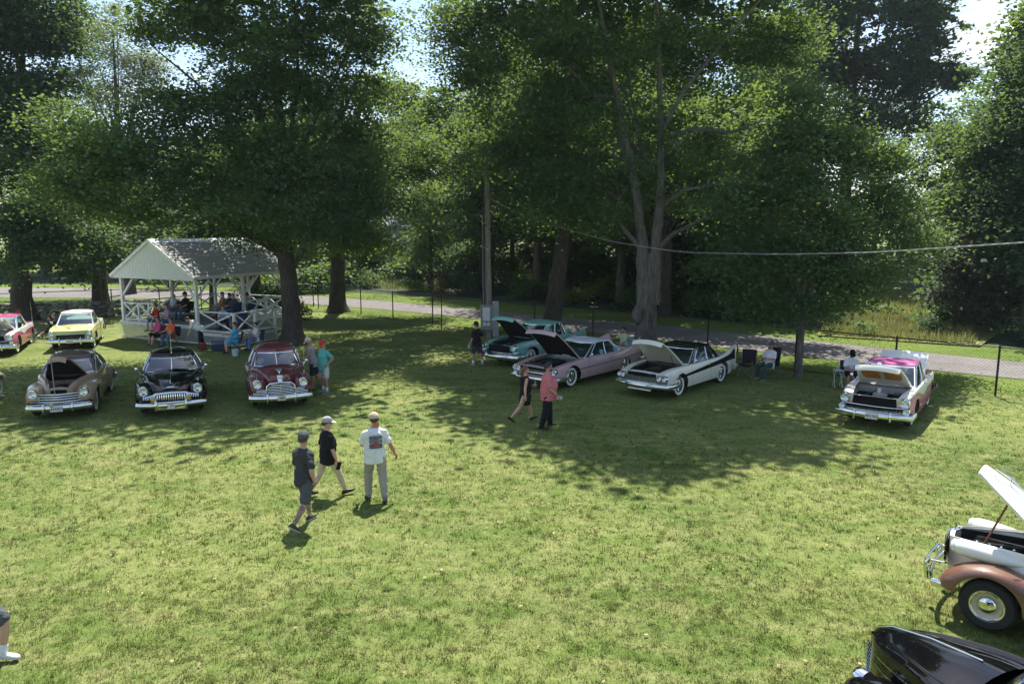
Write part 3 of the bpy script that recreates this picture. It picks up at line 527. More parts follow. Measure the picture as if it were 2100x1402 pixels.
# red-leaved sapling by the fence
tree('red_sapling', 'thin sapling with dark red leaves staked by the fence left of the utility pole', (-3.9, 40.6, 0), [(-3.9, 40.6, 2.25, .38), (-3.8, 40.6, 2.8, .30), (-4.0, 40.6, 1.8, .26)], LEAF_R, BARK, [([(-3.9, 40.6, -.05), (-3.88, 40.6, 1.4), (-3.85, 40.6, 3.0)], [.035, .03, .01], 6, .03, 0)], lay=2.4, leaf=.12, seed=31, spread=.18)

# woodland beyond the road: five kinds of tree, copied
def wood_proto(i, H, R0, mat, seed):
    rng = np.random.default_rng(seed); lobes = []
    for k in range(9 + i % 3):
        z = H * (.22 + .78 * ((k + .5) / (9 + i % 3))); rad = R0 * (1 - .55 * abs((z / H) - .55) * 1.6); a = k * 2.4 + rng.uniform(-.4, .4)
        for m in range(2): lobes.append((cos(a + m * 2.8) * rad * .62, sin(a + m * 2.8) * rad * .62, z + rng.uniform(-.5, .5), R0 * rng.uniform(.36, .52)))
    b = MB(); rough_tube(b, [(0, 0, -.1), (rng.uniform(-.3, .3), 0, H * .4), (0, 0, H * .92)], [.30, .22, .05], 8, rng, .06, 3, .3)
    for pts, rads, seg, amp, fl in limbs_to((0, 0, H * .35), lobes, .08, rng, 2): rough_tube(b, pts, rads, 5, rng, amp, 2)
    return b.mesh('trunk', [BARK_D, BARK, BARK_D, BARK_P, BARK_D][i], 60), crown_mesh('crown', lobes, 1.6, .29, mat, rng, spread=.60, per=70)
PROT = [wood_proto(0, 17, 4.0, LEAF, 1), wood_proto(1, 20, 4.4, LEAF_D, 2), wood_proto(2, 14, 3.6, LEAF_L, 3), wood_proto(3, 18, 3.8, LEAF, 4), wood_proto(4, 12, 3.0, LEAF_L, 5)]
edge = [(-62, 84), (-45, 83), (-30, 80), (-16, 74), (-6, 65), (3, 57), (10, 49), (16, 43), (24, 36.5), (33, 30), (44, 22)]
EDGE = smooth_line(edge, 10); kinds = ['broad mid-green woodland tree', 'tall dark woodland tree', 'bright green woodland tree', 'pale-barked woodland tree', 'short bright woodland tree']
rw = np.random.default_rng(77); nwood = 0
MARKS = [(-9, 'at the far left edge'), (-.58, 'beyond the massive left trunk'), (-.48, 'beyond the pale twiggy tree'), (-.39, 'beyond the pavilion roof'), (-.30, 'beyond the first maple'), (-.22, 'beyond the gate opening'), (-.12, 'right of the pale house'), (-.05, 'beyond the utility pole'), (.05, 'beyond the leaning tree'), (.13, 'beyond the forked maple'), (.24, 'between the forked and young maples'), (.33, 'beyond the young maple'), (.45, 'beside the sunny clearing'), (.60, 'at the far right edge')]
def mark(br):
    return [m for b_, m in MARKS if b_ <= br][-1]
def where(kind, rowname, br): return f'{kind}, {rowname}, {mark(br)}'
for d, step in ((1.0, 5), (6.0, 6), (12, 7), (19, 7), (28, 8), (40, 9)):
    A = off(EDGE, d); i = int(rw.integers(0, 5))
    while i < len(A):
        x, y = A[i][0] + rw.uniform(-1.6, 1.6), A[i][1] + rw.uniform(-1.6, 1.6); i += step // 2 + int(rw.integers(0, 2)); br = x / max(y, 1)
        if .385 < br < .60 and y < 68: continue                                # the sunny clearing
        if d < 10 and -.178 < br < -.140: continue                             # the gap with the pale house
        if abs(br) > .95: continue
        if y < 36: continue
        k = int(rw.choice([0, 1, 2, 3, 4], p=[.26, .18, .22, .14, .20])) if d < 10 else int(rw.choice([0, 1, 3]))
        lb_ = where(kinds[k], {1.0: 'front row', 6.0: 'second row', 12: 'third row'}.get(d, 'deep in'), br); root = empty('woodland_tree', (x, y, 0), rw.uniform(0, 6.28), lb_, 'tree', 'trees of the wood beyond the road'); s = rw.uniform(.82, 1.15) * (.74 if .545 < br < .70 else (.80 if -.52 < br < -.36 or -.2 < br < -.08 else 1))
        for nm, me in zip(('trunk', 'crown'), PROT[k]): o = link(nm, me, root); o.scale = (s, s, s * (1.0 if d < 10 else 1.12))
        nwood += 1
# bushes and undergrowth at the edge of the wood
def bush_proto(seed, mat, r):
    rng = np.random.default_rng(seed); lobes = [(rng.uniform(-.8, .8) * r, rng.uniform(-.8, .8) * r, r * rng.uniform(.35, .95), r * rng.uniform(.5, .75)) for _ in range(5)]
    b = MB()
    for l in lobes: rough_tube(b, [(0, 0, -.05), (l[0] * .5, l[1] * .5, l[2] * .6), l[:3]], [.035, .025, .008], 5, rng, .05, 1)
    return b.mesh('stems', BARK_D, 60), crown_mesh('foliage', lobes, 2.4, .16, mat, rng, spread=.4)
BUSH = [bush_proto(1, LEAF, 1.2), bush_proto(2, LEAF_L, 1.0), bush_proto(3, LEAF_D, 1.4)]
blab = ['mid-green bush', 'bright green bush', 'dark bush']
def bush(k, x, y, s, label=None, group=None, name='bush', rowb='at the foot of the wood'):
    root = empty(name, (x, y, 0), rw.uniform(0, 6.28), label or where(blab[k], rowb, x / y), 'bush', group or 'undergrowth bushes of the wood')
    for nm, me in zip(('stems', 'foliage'), BUSH[k]): link(nm, me, root, sc=s)
for d, st in ((-1.2, 3), (1.8, 3), (5, 3), (9, 3), (14, 3), (20, 3)):
    A = off(EDGE, d)
    for i in range(2, len(A), st):
        x, y = A[i][0] + rw.uniform(-.8, .8), A[i][1] + rw.uniform(-.8, .8); br = x / y
        if abs(br) > .85 or y < 32 or (.41 < br < .60 and y < 64) or (-.172 < br < -.145 and d < 4): continue
        bush(int(rw.choice([0, 1, 2, 2])), x, y, rw.uniform(.8, 1.5) if d < 4 else rw.uniform(1.5, 2.6), rowb={-1.2: 'wood edge', 1.8: 'just inside the wood', 5: 'between first trunks', 9: 'behind first trunks', 14: 'behind second trunks', 20: 'deep under trees'}[d])
# the far wood that reads as one mass
def far_mass():
    rng = np.random.default_rng(55); A = off(EDGE, 50); L_ = []
    for i in range(0, len(A), 2):
        br = A[i][0] / A[i][1]
        if abs(br) > 1.0 or A[i][1] < 40: continue
        top = 15 if br < .3 else 9
        for z in (1.5, 5, 9, 13):
            if z < top: L_.append((A[i][0] + rng.uniform(-2, 2), A[i][1] + rng.uniform(-3, 3), z, 3.6))
    return crown_mesh('far_wood', L_, .75, .6, LEAF_D, rng, spread=1.2)
fw = link('far_wood', far_mass()); fw['kind'] = 'stuff'
for x, y, k, sz, lab in ((27.5, 60, 1, 2.0, 'bright bush at the back of the sunny clearing'), (30.5, 62.5, 1, 2.2, 'taller bright bush at the far back of the sunny clearing'), (24.6, 55.0, 0, 1.6, 'rounded bush at the left back of the sunny clearing'), (20.4, 46.0, 1, 1.1, 'low bright bush at the left side of the sunny clearing'), (19.2, 39.4, 1, .5, 'small bright weed clump at the near left of the clearing'), (22.6, 41.5, 0, .45, 'small green weed clump in the middle of the clearing'), (23.8, 46.5, 1, .6, 'bright weed clump in the deeper part of the clearing'), (18.6, 41.8, 0, .55, 'green weed clump at the left of the clearing')): bush(k, x, y, sz, lab, 'bushes in the clearing', 'clearing_bush')
bush(2, -14.9, 43.8, 1.15, 'dark round bush between the pavilion and the fence', 'bushes by the pavilion', 'pavilion_bush'); bush(0, -13.9, 45.3, .9, 'smaller mid-green bush behind the dark round bush', 'bushes by the pavilion', 'pavilion_bush')
for x, y, k, s, lab in ((-19.5, 62.5, 1, 1.6, 'pale bush across the road left of the maples'), (-17.0, 64.5, 0, 2.0, 'large loose bush across the road between two maples'), (-22.5, 67.5, 1, 2.2, 'tall bright bush across the road behind the pavilion roof'), (-30.5, 66.0, 1, 1.9, 'bright bush across the road left of the pavilion'), (17.8, 37.2, 1, .65, 'low weedy bush at the near rim of the clearing'), (21.2, 37.2, 2, .5, 'small dark bush at the near rim of the clearing'), (24.6, 33.5, 0, 1.0, 'greyish bush right of the small dusky tree')):
    bush(k, x, y, s, lab, 'single bushes', 'roadside_bush')

# trees and bushes that would read alike are told apart by their order from left to right
_by = {}
for o in bpy.data.objects:
    if o.parent is None and o.get('label') and o.name.split('.')[0] in ('woodland_tree', 'bush'): _by.setdefault(o['label'], []).append(o)
for _l, _os in _by.items():
    if len(_os) > 1:
        _os.sort(key=lambda o: o.location.x / o.location.y); _n = len(_os)
        _w = ['left of the two', 'right of the two'] if _n == 2 else (['leftmost', 'middle', 'rightmost'] if _n == 3 else ['leftmost'] + ['%s from the left' % q for q in ('second', 'third', 'fourth', 'fifth', 'sixth', 'seventh')][:_n - 2] + ['rightmost'])
        for o, q in zip(_os, _w): o['label'] = q + ' ' + _l if _n > 2 else _l + ', ' + q
# ------------------------------------------------------------------ cars
def smooth01(t): t = min(1, max(0, t)); return t * t * (3 - 2 * t)
_wheel_cache = {}
def wheel(car, x, y, Rw, white, cap, rimmat, cw=.17, wide=False):
    side = 1 if y > 0 else -1; key = (Rw, white, cap, rimmat.name)
    if key not in _wheel_cache:
        ri = Rw * (.60 if not wide else .57); w = cw / 2
        ty = MB().lathe([(ri, -w * .8), (ri + .03, -w), (Rw * .88, -w * 1.05), (Rw * .97, -w * .75), (Rw, -w * .3), (Rw, w * .3), (Rw * .97, w * .75), (Rw * .88, w * 1.05), (ri + .03, w), (ri, w * .8)], 32, 0, 'Y')
        ww = MB().lathe([(ri + .002, w * .86), (ri + .035, w * 1.06), (Rw * .86, w * 1.09), (Rw * .87, w * 1.02)], 32, 0, 'Y')
        rm = MB().lathe([(0, w * .35), (ri * .35, w * .40), (ri * .62, w * .30), (ri * .86, w * .55), (ri * .98, w * .92), (ri + .012, w * .98), (ri + .012, w * .7)], 32, 0, 'Y')
        hc = MB(); r = ri * (.97 if cap == 'full' else .62)
        hc.lathe([(0, w * 1.02), (r * .25, w * 1.00), (r * .34, w * .88), (r * .62, w * .95), (r * .86, w * .98), (r * .97, w * .86), (r, w * .62)] if cap == 'full' else [(0, w * 1.08), (r * .4, w * 1.03), (r * .75, w * .88), (r * .93, w * .66), (r, w * .40)], 28, 0, 'Y')
        if cap == 'full':
            for k in range(14):
                a = 2 * pi * k / 14; hc.bar((cos(a) * r * .42, w * .93, sin(a) * r * .42), (cos(a) * r * .82, w * 1.0, sin(a) * r * .82), .018, .012, 0, (0, 1, 0))
        ring = MB().lathe([(ri * .90, w * .86), (ri * .95, w * 1.02), (ri * 1.03, w * 1.0), (ri * 1.04, w * .9)], 32, 0, 'Y')
        _wheel_cache[key] = (ty.mesh('wheel', RUBBER, 40), ww.mesh('whitewall', WHITEW, 60), rm.mesh('rim', rimmat, 50), hc.mesh('hubcap', CHROME, 50), ring.mesh('trim_ring', CHROME, 50))
    me = _wheel_cache[key]; o = link('wheel', me[0], car, (x, y, Rw), pi if side < 0 else 0)
    if white: link('whitewall', me[1], o)
    link('rim', me[2], o); link('hubcap', me[3], o)
    if cap != 'full': link('trim_ring', me[4], o)
    return o
def headlight(car, p, r, yawd=0, pitch=0, ringmat=None, name='headlight', lensmat=None, bulge=.45):
    b = MB().lathe([(r * .80, -.02), (r * .84, .02), (r * .95, .035), (r * 1.06, .02), (r * 1.12, -.02), (r * 1.12, -.10), (0, -.12)], 20, 0, 'X')
    o = b.build(name, ringmat or CHROME, car, 50, p, (0, pitch, yawd))
    MB().lathe([(0, -.03), (r * .8, -.008)], 16, 0, 'X').build('reflector', CHROME, o, 50)
    MB().lathe([(0, .02 + r * bulge * .35), (r * .35, .02 + r * bulge * .30), (r * .62, .02 + r * bulge * .18), (r * .84, .012)], 20, 0, 'X').build('lens', lensmat or LENS, o, 60)
    return o
LENSW = plain('headlamp_lens', (.80, .82, .80), .10, .25, .9, .12, 30); AMBER = plain('amber_lens', (.55, .34, .03), .2, 0, .6, .35, 25); RED = plain('red_lens', (.35, .02, .02), .2)
PLATE = plain('plate_enamel', (.62, .61, .57), .5, var=.06); INK = plain('plate_ink', (.03, .035, .05), .6); PLATE_Y = plain('aged_plate', (.55, .52, .40), .5, var=.1)
def plate(car, txt, p, yawd=0, mat=None, tiny=None, w=.30, h=.15, emblem=False):
    b = MB().box((0, 0, 0), (.012, w, h)); b.box((.008, 0, h * .46), (.006, w, .008)); b.box((.008, 0, -h * .46), (.006, w, .008))
    o = b.build('licence_plate', mat or PLATE, car, loc=p, rot=(0, 0, yawd))
    t = link('lettering', text_mesh(txt, h * .62, INK), o, (.009, .02 if not emblem else .03, 0)); t.rotation_euler = (R(90), 0, R(90))
    if emblem: MB().add([(.009, -w * .44, -h * .12), (.009, -w * .30, -h * .12), (.009, -w * .33, h * .06), (.009, -w * .37, h * .20), (.009, -w * .41, h * .06)], [(0, 1, 2, 3, 4)]).build('emblem', INK, o)
    if tiny: t2 = link('lettering', text_mesh(tiny, h * .2, INK), o, (.009, 0, -h * .36)); t2.rotation_euler = (R(90), 0, R(90))
    return o
def bumper_path(xf, w, bow, z, wrap=.25, n=14):
    P = []
    for k in range(n + 1):
        y = -w + 2 * w * k / n; P.append((xf - bow * (y / w) ** 2, y, z))
    return [(P[0][0] - wrap, P[0][1] * 1.02, z), (P[0][0] - wrap * .4, P[0][1] * 1.015, z)] + P + [(P[-1][0] - wrap * .4, P[-1][1] * 1.015, z), (P[-1][0] - wrap, P[-1][1] * 1.02, z)]
def bumper(car, xf, w, bow, z, h=.075, th=.035, guards=(), gh=.24, wrap=.25, name='bumper', extra=None):
    b = MB(); b.tube(bumper_path(xf, w, bow, z, wrap), h, 10, ell=(1, th / h))
    for gy in guards:
        gx_ = xf - bow * (gy / w) ** 2 + .045; b.tube([(gx_, gy, z - gh * .5), (gx_ + .03, gy, z), (gx_ + .01, gy, z + gh * .42), (gx_ - .02, gy, z + gh * .55)], [.032, .036, .034, .014], 8)
    if extra: extra(b)
    o = b.build(name, CHROME, car, 50)
    return o
def mirror(car, p, side):
    b = MB().tube([(0, 0, 0), (0, side * .05, .07), (.01, side * .09, .12)], .010, 6); b.lathe([(0, .03), (.045, .018), (.055, -.012), (0, -.02)], 14, 0, 'X', (.0, side * .10, .15)); return b.build('mirror', CHROME, car, 50, p)
def handle(door, p, side):
    b = MB(); b.bar((-.07, side * .025, 0), (.07, side * .03, 0), .018, .02); b.bar((.05, 0, 0), (.05, side * .03, 0), .02, .02); return b.build('door_handle', CHROME, door, None, p)
def antenna(car, p, h): return MB().tube([(0, 0, 0), (0, 0, .06), (-.01, 0, h)], [.014, .007, .005], 6).build('antenna', CHROME, car, 50, p)

class Body:
    """lower body of a car: a skin sampled along its length, split into body, doors, hood and boot lid"""
    def __init__(s, car, S):
        s.car, s.S = car, S; s.w, s.zt, s.ze, s.zc, s.hw = [curve(S[k]) for k in ('w', 'zt', 'ze', 'zc', 'hw')]
        s.xf, s.xr = S['xf'], S['xr']; s.split = curve(S['split']) if S.get('split') else None
        s.arches = S.get('arches', [])
    def bowx(s, x, y):
        W_ = max(s.w(x), .05); S = s.S; f = smooth01((x - (s.xf - .9)) / .9); r = smooth01(((s.xr + .8) - x) / .8)
        return x - S.get('bow', .12) * f * (y / W_) ** 2 + S.get('rbow', .08) * r * (y / W_) ** 2
    def zb(s, x):
        z = s.S['zr']
        f = s.S.get('chin')
        if f and x > s.xf - .75: z = z + f * smooth01((x - (s.xf - .75)) / .75)
        if f and x < s.xr + .6: z = z + f * smooth01((s.xr + .6 - x) / .6)
        for xw, ra, zw in s.arches:
            if abs(x - xw) < ra: z = max(z, zw + sqrt(max(0, ra * ra - (x - xw) ** 2)))
        return min(z, s.zt(x) - .06)
    def sp(s, t): return s.S['side'](t) if 'side' in s.S else (.955 + .045 * sin(min(1, t / .45) * pi / 2) if t < .45 else 1 - .05 * ((t - .45) / .55) ** 2)
    def y(s, x, z): zr = s.S['zr']; return s.w(x) * s.sp((z - zr) / max(.05, s.zt(x) - zr))
    def P(s, x, z, out=.004, side=1): yy = s.y(x, z) + out; return (s.bowx(x, yy), side * yy, z)
    def row(s, x):
        zb, zt, ze, zc, hw = s.zb(x), s.zt(x), s.ze(x), s.zc(x), s.hw(x); pts = []
        zs = s.split(x) if s.split else zb + (zt - zb) * .55
        zs = min(max(zs, zb + .02), zt - .02)
        for k in range(6): pts.append(zb + (zs - zb) * k / 5)
        for k in range(1, 6): pts.append(zs + (zt - zs) * k / 5)
        out = [(s.y(x, z), z) for z in pts]; yt = out[-1][0]
        rd = s.S.get('round', .05); fin = zt - ze
        if fin > .03:
            out += [(yt - .012, zt + .012), (yt - .035, zt + .004), (yt - .055 - fin * .25, ze + .4 * fin), (min(yt - .07 - fin * .45, 9), ze + .02), (max(hw, .05), zc - (zc - ze) * .8)]
        else:
            for ph in (.22, .45, .7): a = ph * pi / 2; e = s.S.get('sq', .8); out.append((hw + (yt - hw) * cos(a) ** e, zt + (ze + (zc - ze) * .2 - zt) * sin(a) ** e + rd * sin(2 * a) * .4))
            out += [(hw + (yt - hw) * .10, ze + (zc - ze) * .17), (hw, ze + (zc - ze) * .2)]
        h = out[-1][1]
        for k in (.66, .33, 0.): out.append((hw * k, h + (zc - h) * (1 - k * k)))
        return out          # 11 side + 5 shoulder + 3 top = 19
    def stations(s):
        S = s.S; X = list(np.arange(s.xr, s.xf, .075)) + [s.xf]
        for xw, ra, zw in s.arches:
            d = sqrt(max(.001, ra * ra - max(0, S['zr'] - zw) ** 2)) if S['zr'] > zw else ra
            X += list(xw + d * np.cos(np.linspace(0, pi, 15))) + [xw - d - .004, xw + d + .004]
        for a, b in S.get('doors', []): X += [a - .010, a, b, b + .010]
        for k in ('hood', 'cabin', 'trunk'):
            if k in S: X += list(S[k])
        X = sorted(X); o = [X[0]]
        for x in X[1:]:
            if x - o[-1] > .0025: o.append(x)
        return o
    def build(s):
        S = s.S; X = s.stations(); rows = [s.row(x) for x in X]; n = len(X)
        mats = [S['lower'], S['upper'], UNDER]; parts = {}
        def mb(k): return parts.setdefault(k, MB())
        hood, cab, trunk = S.get('hood', (9, 9)), S.get('cabin', (9, 9)), S.get('trunk', (9, 9)); doors = S.get('doors', [])
        V = [[(s.bowx(x, y), y, z) for y, z in r] for x, r in zip(X, rows)]
        for sd in (1, -1):
            for i in range(n - 1):
                xm = (X[i] + X[i + 1]) / 2
                for j in range(18):
                    key, mi = 'body', (0 if j < 5 else 1)
                    if not s.split: mi = 0
                    if S.get('split_x') and not (S['split_x'][0] < xm < S['split_x'][1]): mi = S.get('split_out', 0)
                    if j >= 15:
                        if hood[0] < xm < hood[1]: key = 'hood'
                        elif cab[0] < xm < cab[1]: continue
                        elif trunk[0] < xm < trunk[1]: key = 'trunk_lid'
                    elif cab[0] < xm < cab[1] and j >= 13: continue
                    elif j < 12:
                        for di, (a, b) in enumerate(doors):
                            if a < xm < b: key = ('door', di, sd)
                            elif a - .0101 < xm < b + .0101: mi = 2
                    if key == 'hood' and 'hood_mat' in S: mi = S['hood_mat']
                    q = [V[i][j], V[i + 1][j], V[i + 1][j + 1], V[i][j + 1]]; q = [(p[0], sd * p[1], p[2]) for p in q]
                    if sd > 0: q = q[::-1]
                    mb(key).add(q, [(0, 1, 2, 3)], mi)
        # ends
        for r, x, fl in ((rows[-1], s.xf, False), (rows[0], s.xr, True)):
            G_ = []; zd = s.ze(x) + .03; hf = min(.8, s.hw(x) / max(.1, s.w(x))); fr = [-1, -.9, -hf, -hf * .6, -hf * .3, 0, hf * .3, hf * .6, hf, .9, 1]; opn = S.get('hood_open') and not fl; zo = S.get('open_to', .66)
            rr_ = [q for q in r if q[1] <= zd] if s.zt(x) > zd + .03 else r
            for y, z in rr_: G_.append([(s.bowx(x, y * k) - (.05 if opn and z > zo and abs(k) < hf * .95 else 0), y * k, z) for k in fr])
            mb('body').grid(G_, (lambda i, j: 2 if (opn and 2 <= j <= 7 and G_[i + 1][5][2] > zo) else (1 if (s.split and opn and 1 <= j <= 8 and G_[i][5][2] > .60) else (0 if (i < 5 or not s.split) else S.get('front_mat', 1)))), flip=fl)
            if s.zt(x) > zd + .03:
                fin = [q for q in r[:11] if q[1] > zd - .08] + r[11:15]
                for sd in (1, -1): mb('body').add([(s.bowx(x, y), sd * y, z) for y, z in fin], [tuple(range(len(fin)))], 0 if not s.split else 1)
        objs = {}
        for k, b in parts.items():
            if k == 'hood' and S.get('hood_open'):
                hx = hood[0]; hz = s.zc(hx) + .02; ang = S['hood_open']; th = .035
                i1 = max(i for i in range(n) if X[i] <= hood[1] + .001); lip = S.get('lip', .13)
                for sd in (1, -1):
                    for j in range(15, 18):
                        p, q = V[i1][j], V[i1][j + 1]; p = (p[0], sd * p[1], p[2]); q = (q[0], sd * q[1], q[2]); d = (.015, 0, -lip); Q = [p, q, tuple(np.add(q, d)), tuple(np.add(p, d))]
                        b.add(Q if sd > 0 else Q[::-1], [(0, 1, 2, 3)], S.get('hood_mat', 0))
                nv = len(b.v)
                base = list(b.v); b.f += [tuple(nv + i for i in f[::-1]) for f in list(b.f)]; b.m += [3] * len(b.m)
                b.v = [(x - hx, y, z - hz) for x, y, z in base] + [((x - hx) * .985, y * .965, z - hz - th) for x, y, z in base]
                edge = {}
                for f in b.f[:len(b.f) // 2]:
                    for a_, c_ in zip(f, f[1:] + f[:1]):
                        ka = tuple(np.round(base[a_], 3)); kc = tuple(np.round(base[c_], 3)); kk = tuple(sorted((ka, kc)))
                        edge.setdefault(kk, []).append((a_, c_))
                for kk, e in edge.items():
                    if len(e) == 1:
                        a_, c_ = e[0]; b.f.append((c_, a_, a_ + nv, c_ + nv)); b.m.append(S.get('hood_mat', 0))
                objs[k] = b.build('hood', mats + [S.get('hood_under', UNDER)], s.car, 40, (hx, 0, hz), (0, -ang, 0), clean=True)
            elif k == 'trunk_lid' and S.get('trunk_open'):
                hx = trunk[1]; hz = s.zc(hx); base = list(b.v); nv = len(base)
                b.f += [tuple(nv + i for i in f[::-1]) for f in list(b.f)]; b.m += [b.m[0]] * len(b.m)
                b.v = [(x - hx, y, z - hz) for x, y, z in base] + [(x - hx, y * .98, z - hz - .03) for x, y, z in base]
                objs[k] = b.build('trunk_lid', mats, s.car, 40, (hx, 0, hz), (0, S['trunk_open'], 0), clean=True)
            else:
                nm = k if isinstance(k, str) else 'door'
                objs[k] = b.build(nm, mats, s.car, 38, clean=True)
                if nm == 'door' and S.get('handles', True):
                    a, b_ = doors[k[1]]; hxx = a + .17; hz = s.zt(hxx) - S.get('handle_dz', .12); p = s.P(hxx, hz, .002, k[2]); handle(objs[k], p, k[2])
        # dark floor pan, engine bay and passenger tub
        f = MB(); xa, xb = s.xr + .25, s.xf - .3
        f.box(((xa + xb) / 2, 0, S['zr'] + .02), (xb - xa, 2 * (s.w(0) - .22), .06))
        for xw, ra, zw in s.arches: f.box((xw, 0, zw + ra * .45), (ra * 1.9, 2 * (s.w(xw) - .30), ra * .9))
        f.build('floor_pan', UNDER, s.car)
        if S.get('hood_open'):
            e = MB(); xa, xb = hood[0], hood[1] - .02; w0 = min(s.hw(xa), s.hw(xb)) - .01; za, zz = .40, min(s.ze(xa), s.ze(xb)) + .0
            e.add([(xa, -s.hw(xa), za), (xb, -s.hw(xb), za), (xb, s.hw(xb), za), (xa, s.hw(xa), za), (xa, -s.hw(xa), zz + .02), (xb, -s.hw(xb), zz), (xb, s.hw(xb), zz), (xa, s.hw(xa), zz + .02)], [(0, 1, 2, 3), (0, 4, 5, 1), (2, 6, 7, 3), (3, 7, 4, 0)])
            bay = e.build('engine_bay', S.get('bay', DARK), s.car)
            g = MB(); L = xb - xa; c = xa + L * .48
            g.box((c, 0, .58), (L * .55, .30, .30), 0); g.box((c, .23, .62), (L * .50, .12, .12), 0, Matrix.Rotation(.5, 3, 'X')); g.box((c, -.23, .62), (L * .50, .12, .12), 0, Matrix.Rotation(-.5, 3, 'X'))
            for k in range(4):
                for q in (1, -1): g.tube([(c - L * .2 + k * L * .13, q * .10, .72), (c - L * .2 + k * L * .13, q * .27, .66)], .022, 6, 1)
            g.tube([(xb - .16, .12, .74), (c + L * .3, .10, .78), (c + L * .2, .05, .74)], .035, 8, 0); g.box((xa + .16, .36, .70), (.22, .16, .18), 1); g.box((xb - .25, -.40, .66), (.24, .17, .18), 0); g.tube([(xa + .02, -.2, .8), (c, -.34, .78), (xb - .3, -.3, .7)], .014, 6, 1)
            g.build('engine', [DARK, GREYM], s.car, 40)
            a = MB().lathe([(0, .13), (.15, .12), (.19, .09), (.19, .03), (.10, 0)], 18, 0, 'Z', (c - .02, 0, .74)); a.build('air_cleaner', S.get('cleaner', DARK), s.car, 40)
            MB().box((xb - .07, 0, .66), (.07, 2 * w0 * .72, .34)).build('radiator', DARK, s.car, bevel=.012)
        if cab[0] < 9:
            t = MB(); xa, xb = cab; w0 = s.w((xa + xb) / 2) - .09; zt = s.zt((xa + xb) / 2) - .04
            t.box(((xa + xb) / 2, 0, .38), (xb - xa, 2 * w0, .02))
            for q in (1, -1): t.box(((xa + xb) / 2, q * w0, (.38 + zt) / 2), (xb - xa, .02, zt - .38))
            t.box((xb - .02, 0, (.38 + zt) / 2), (.03, 2 * w0, zt - .38)); t.box((xa + .02, 0, (.38 + zt) / 2), (.03, 2 * w0, zt - .38)); t.box((xb - .16, 0, zt - .03), (.30, 2 * w0 - .02, .10))
            t.build('interior', S.get('interior', UNDER), s.car)
            sm = S.get('seat', DARK); xs_ = S.get('seats', (xa + .55 * (xb - xa), xa + .12 * (xb - xa)))
            for xx in xs_:
                q = MB(); q.box((xx + .22, 0, .56), (.50, 2 * w0 - .12, .20)); q.box((xx - .06, 0, .82), (.17, 2 * w0 - .12, .52), 0, Matrix.Rotation(-.14, 3, 'Y')); q.build('seat', sm, s.car, 50, bevel=.045)
            sw = MB(); c = Vector((xs_[0] + .52, .36, .97)); rt = Matrix.Rotation(-1.05, 3, 'Y'); sw.tube([c + rt @ Vector((.19 * cos(a), .19 * sin(a), 0)) for a in np.linspace(0, 2 * pi, 25)], .012, 6, cap=False)
            sw.tube([c, c + rt @ Vector((0, 0, -.25))], .02, 6); sw.bar(c + rt @ Vector((0, -.19, 0)), c + rt @ Vector((0, .19, 0)), .025, .01); sw.build('steering_wheel', S.get('wheel_mat', PLATE), s.car, 50)
        return objs
    def strip(s, xz0, xz1, half, mat, name='side_trim', out=.008, n=24, both=True, halves=None):
        """moulding laid along the flank between two (x, z) points or along a list of them"""
        pts = xz0 if xz1 is None else [xz0, xz1]; fx = curve(pts) if pts[0][0] != pts[-1][0] else None; hv = curve(halves) if halves else None
        for sd in ((1, -1) if both else (1,)):
            b = MB(); rows = []
            x0, x1 = pts[0][0], pts[-1][0]
            for k in range(n + 1):
                x = x0 + (x1 - x0) * k / n; z = fx(x); h = hv(x) if hv else half
                rows.append([s.P(x, z - h, .0005, sd), s.P(x, z - h * .8, out, sd), s.P(x, z + h * .8, out, sd), s.P(x, z + h, .0005, sd)])
            b.grid(rows, 0); b.build(name, mat, s.car, 40, clean=True)
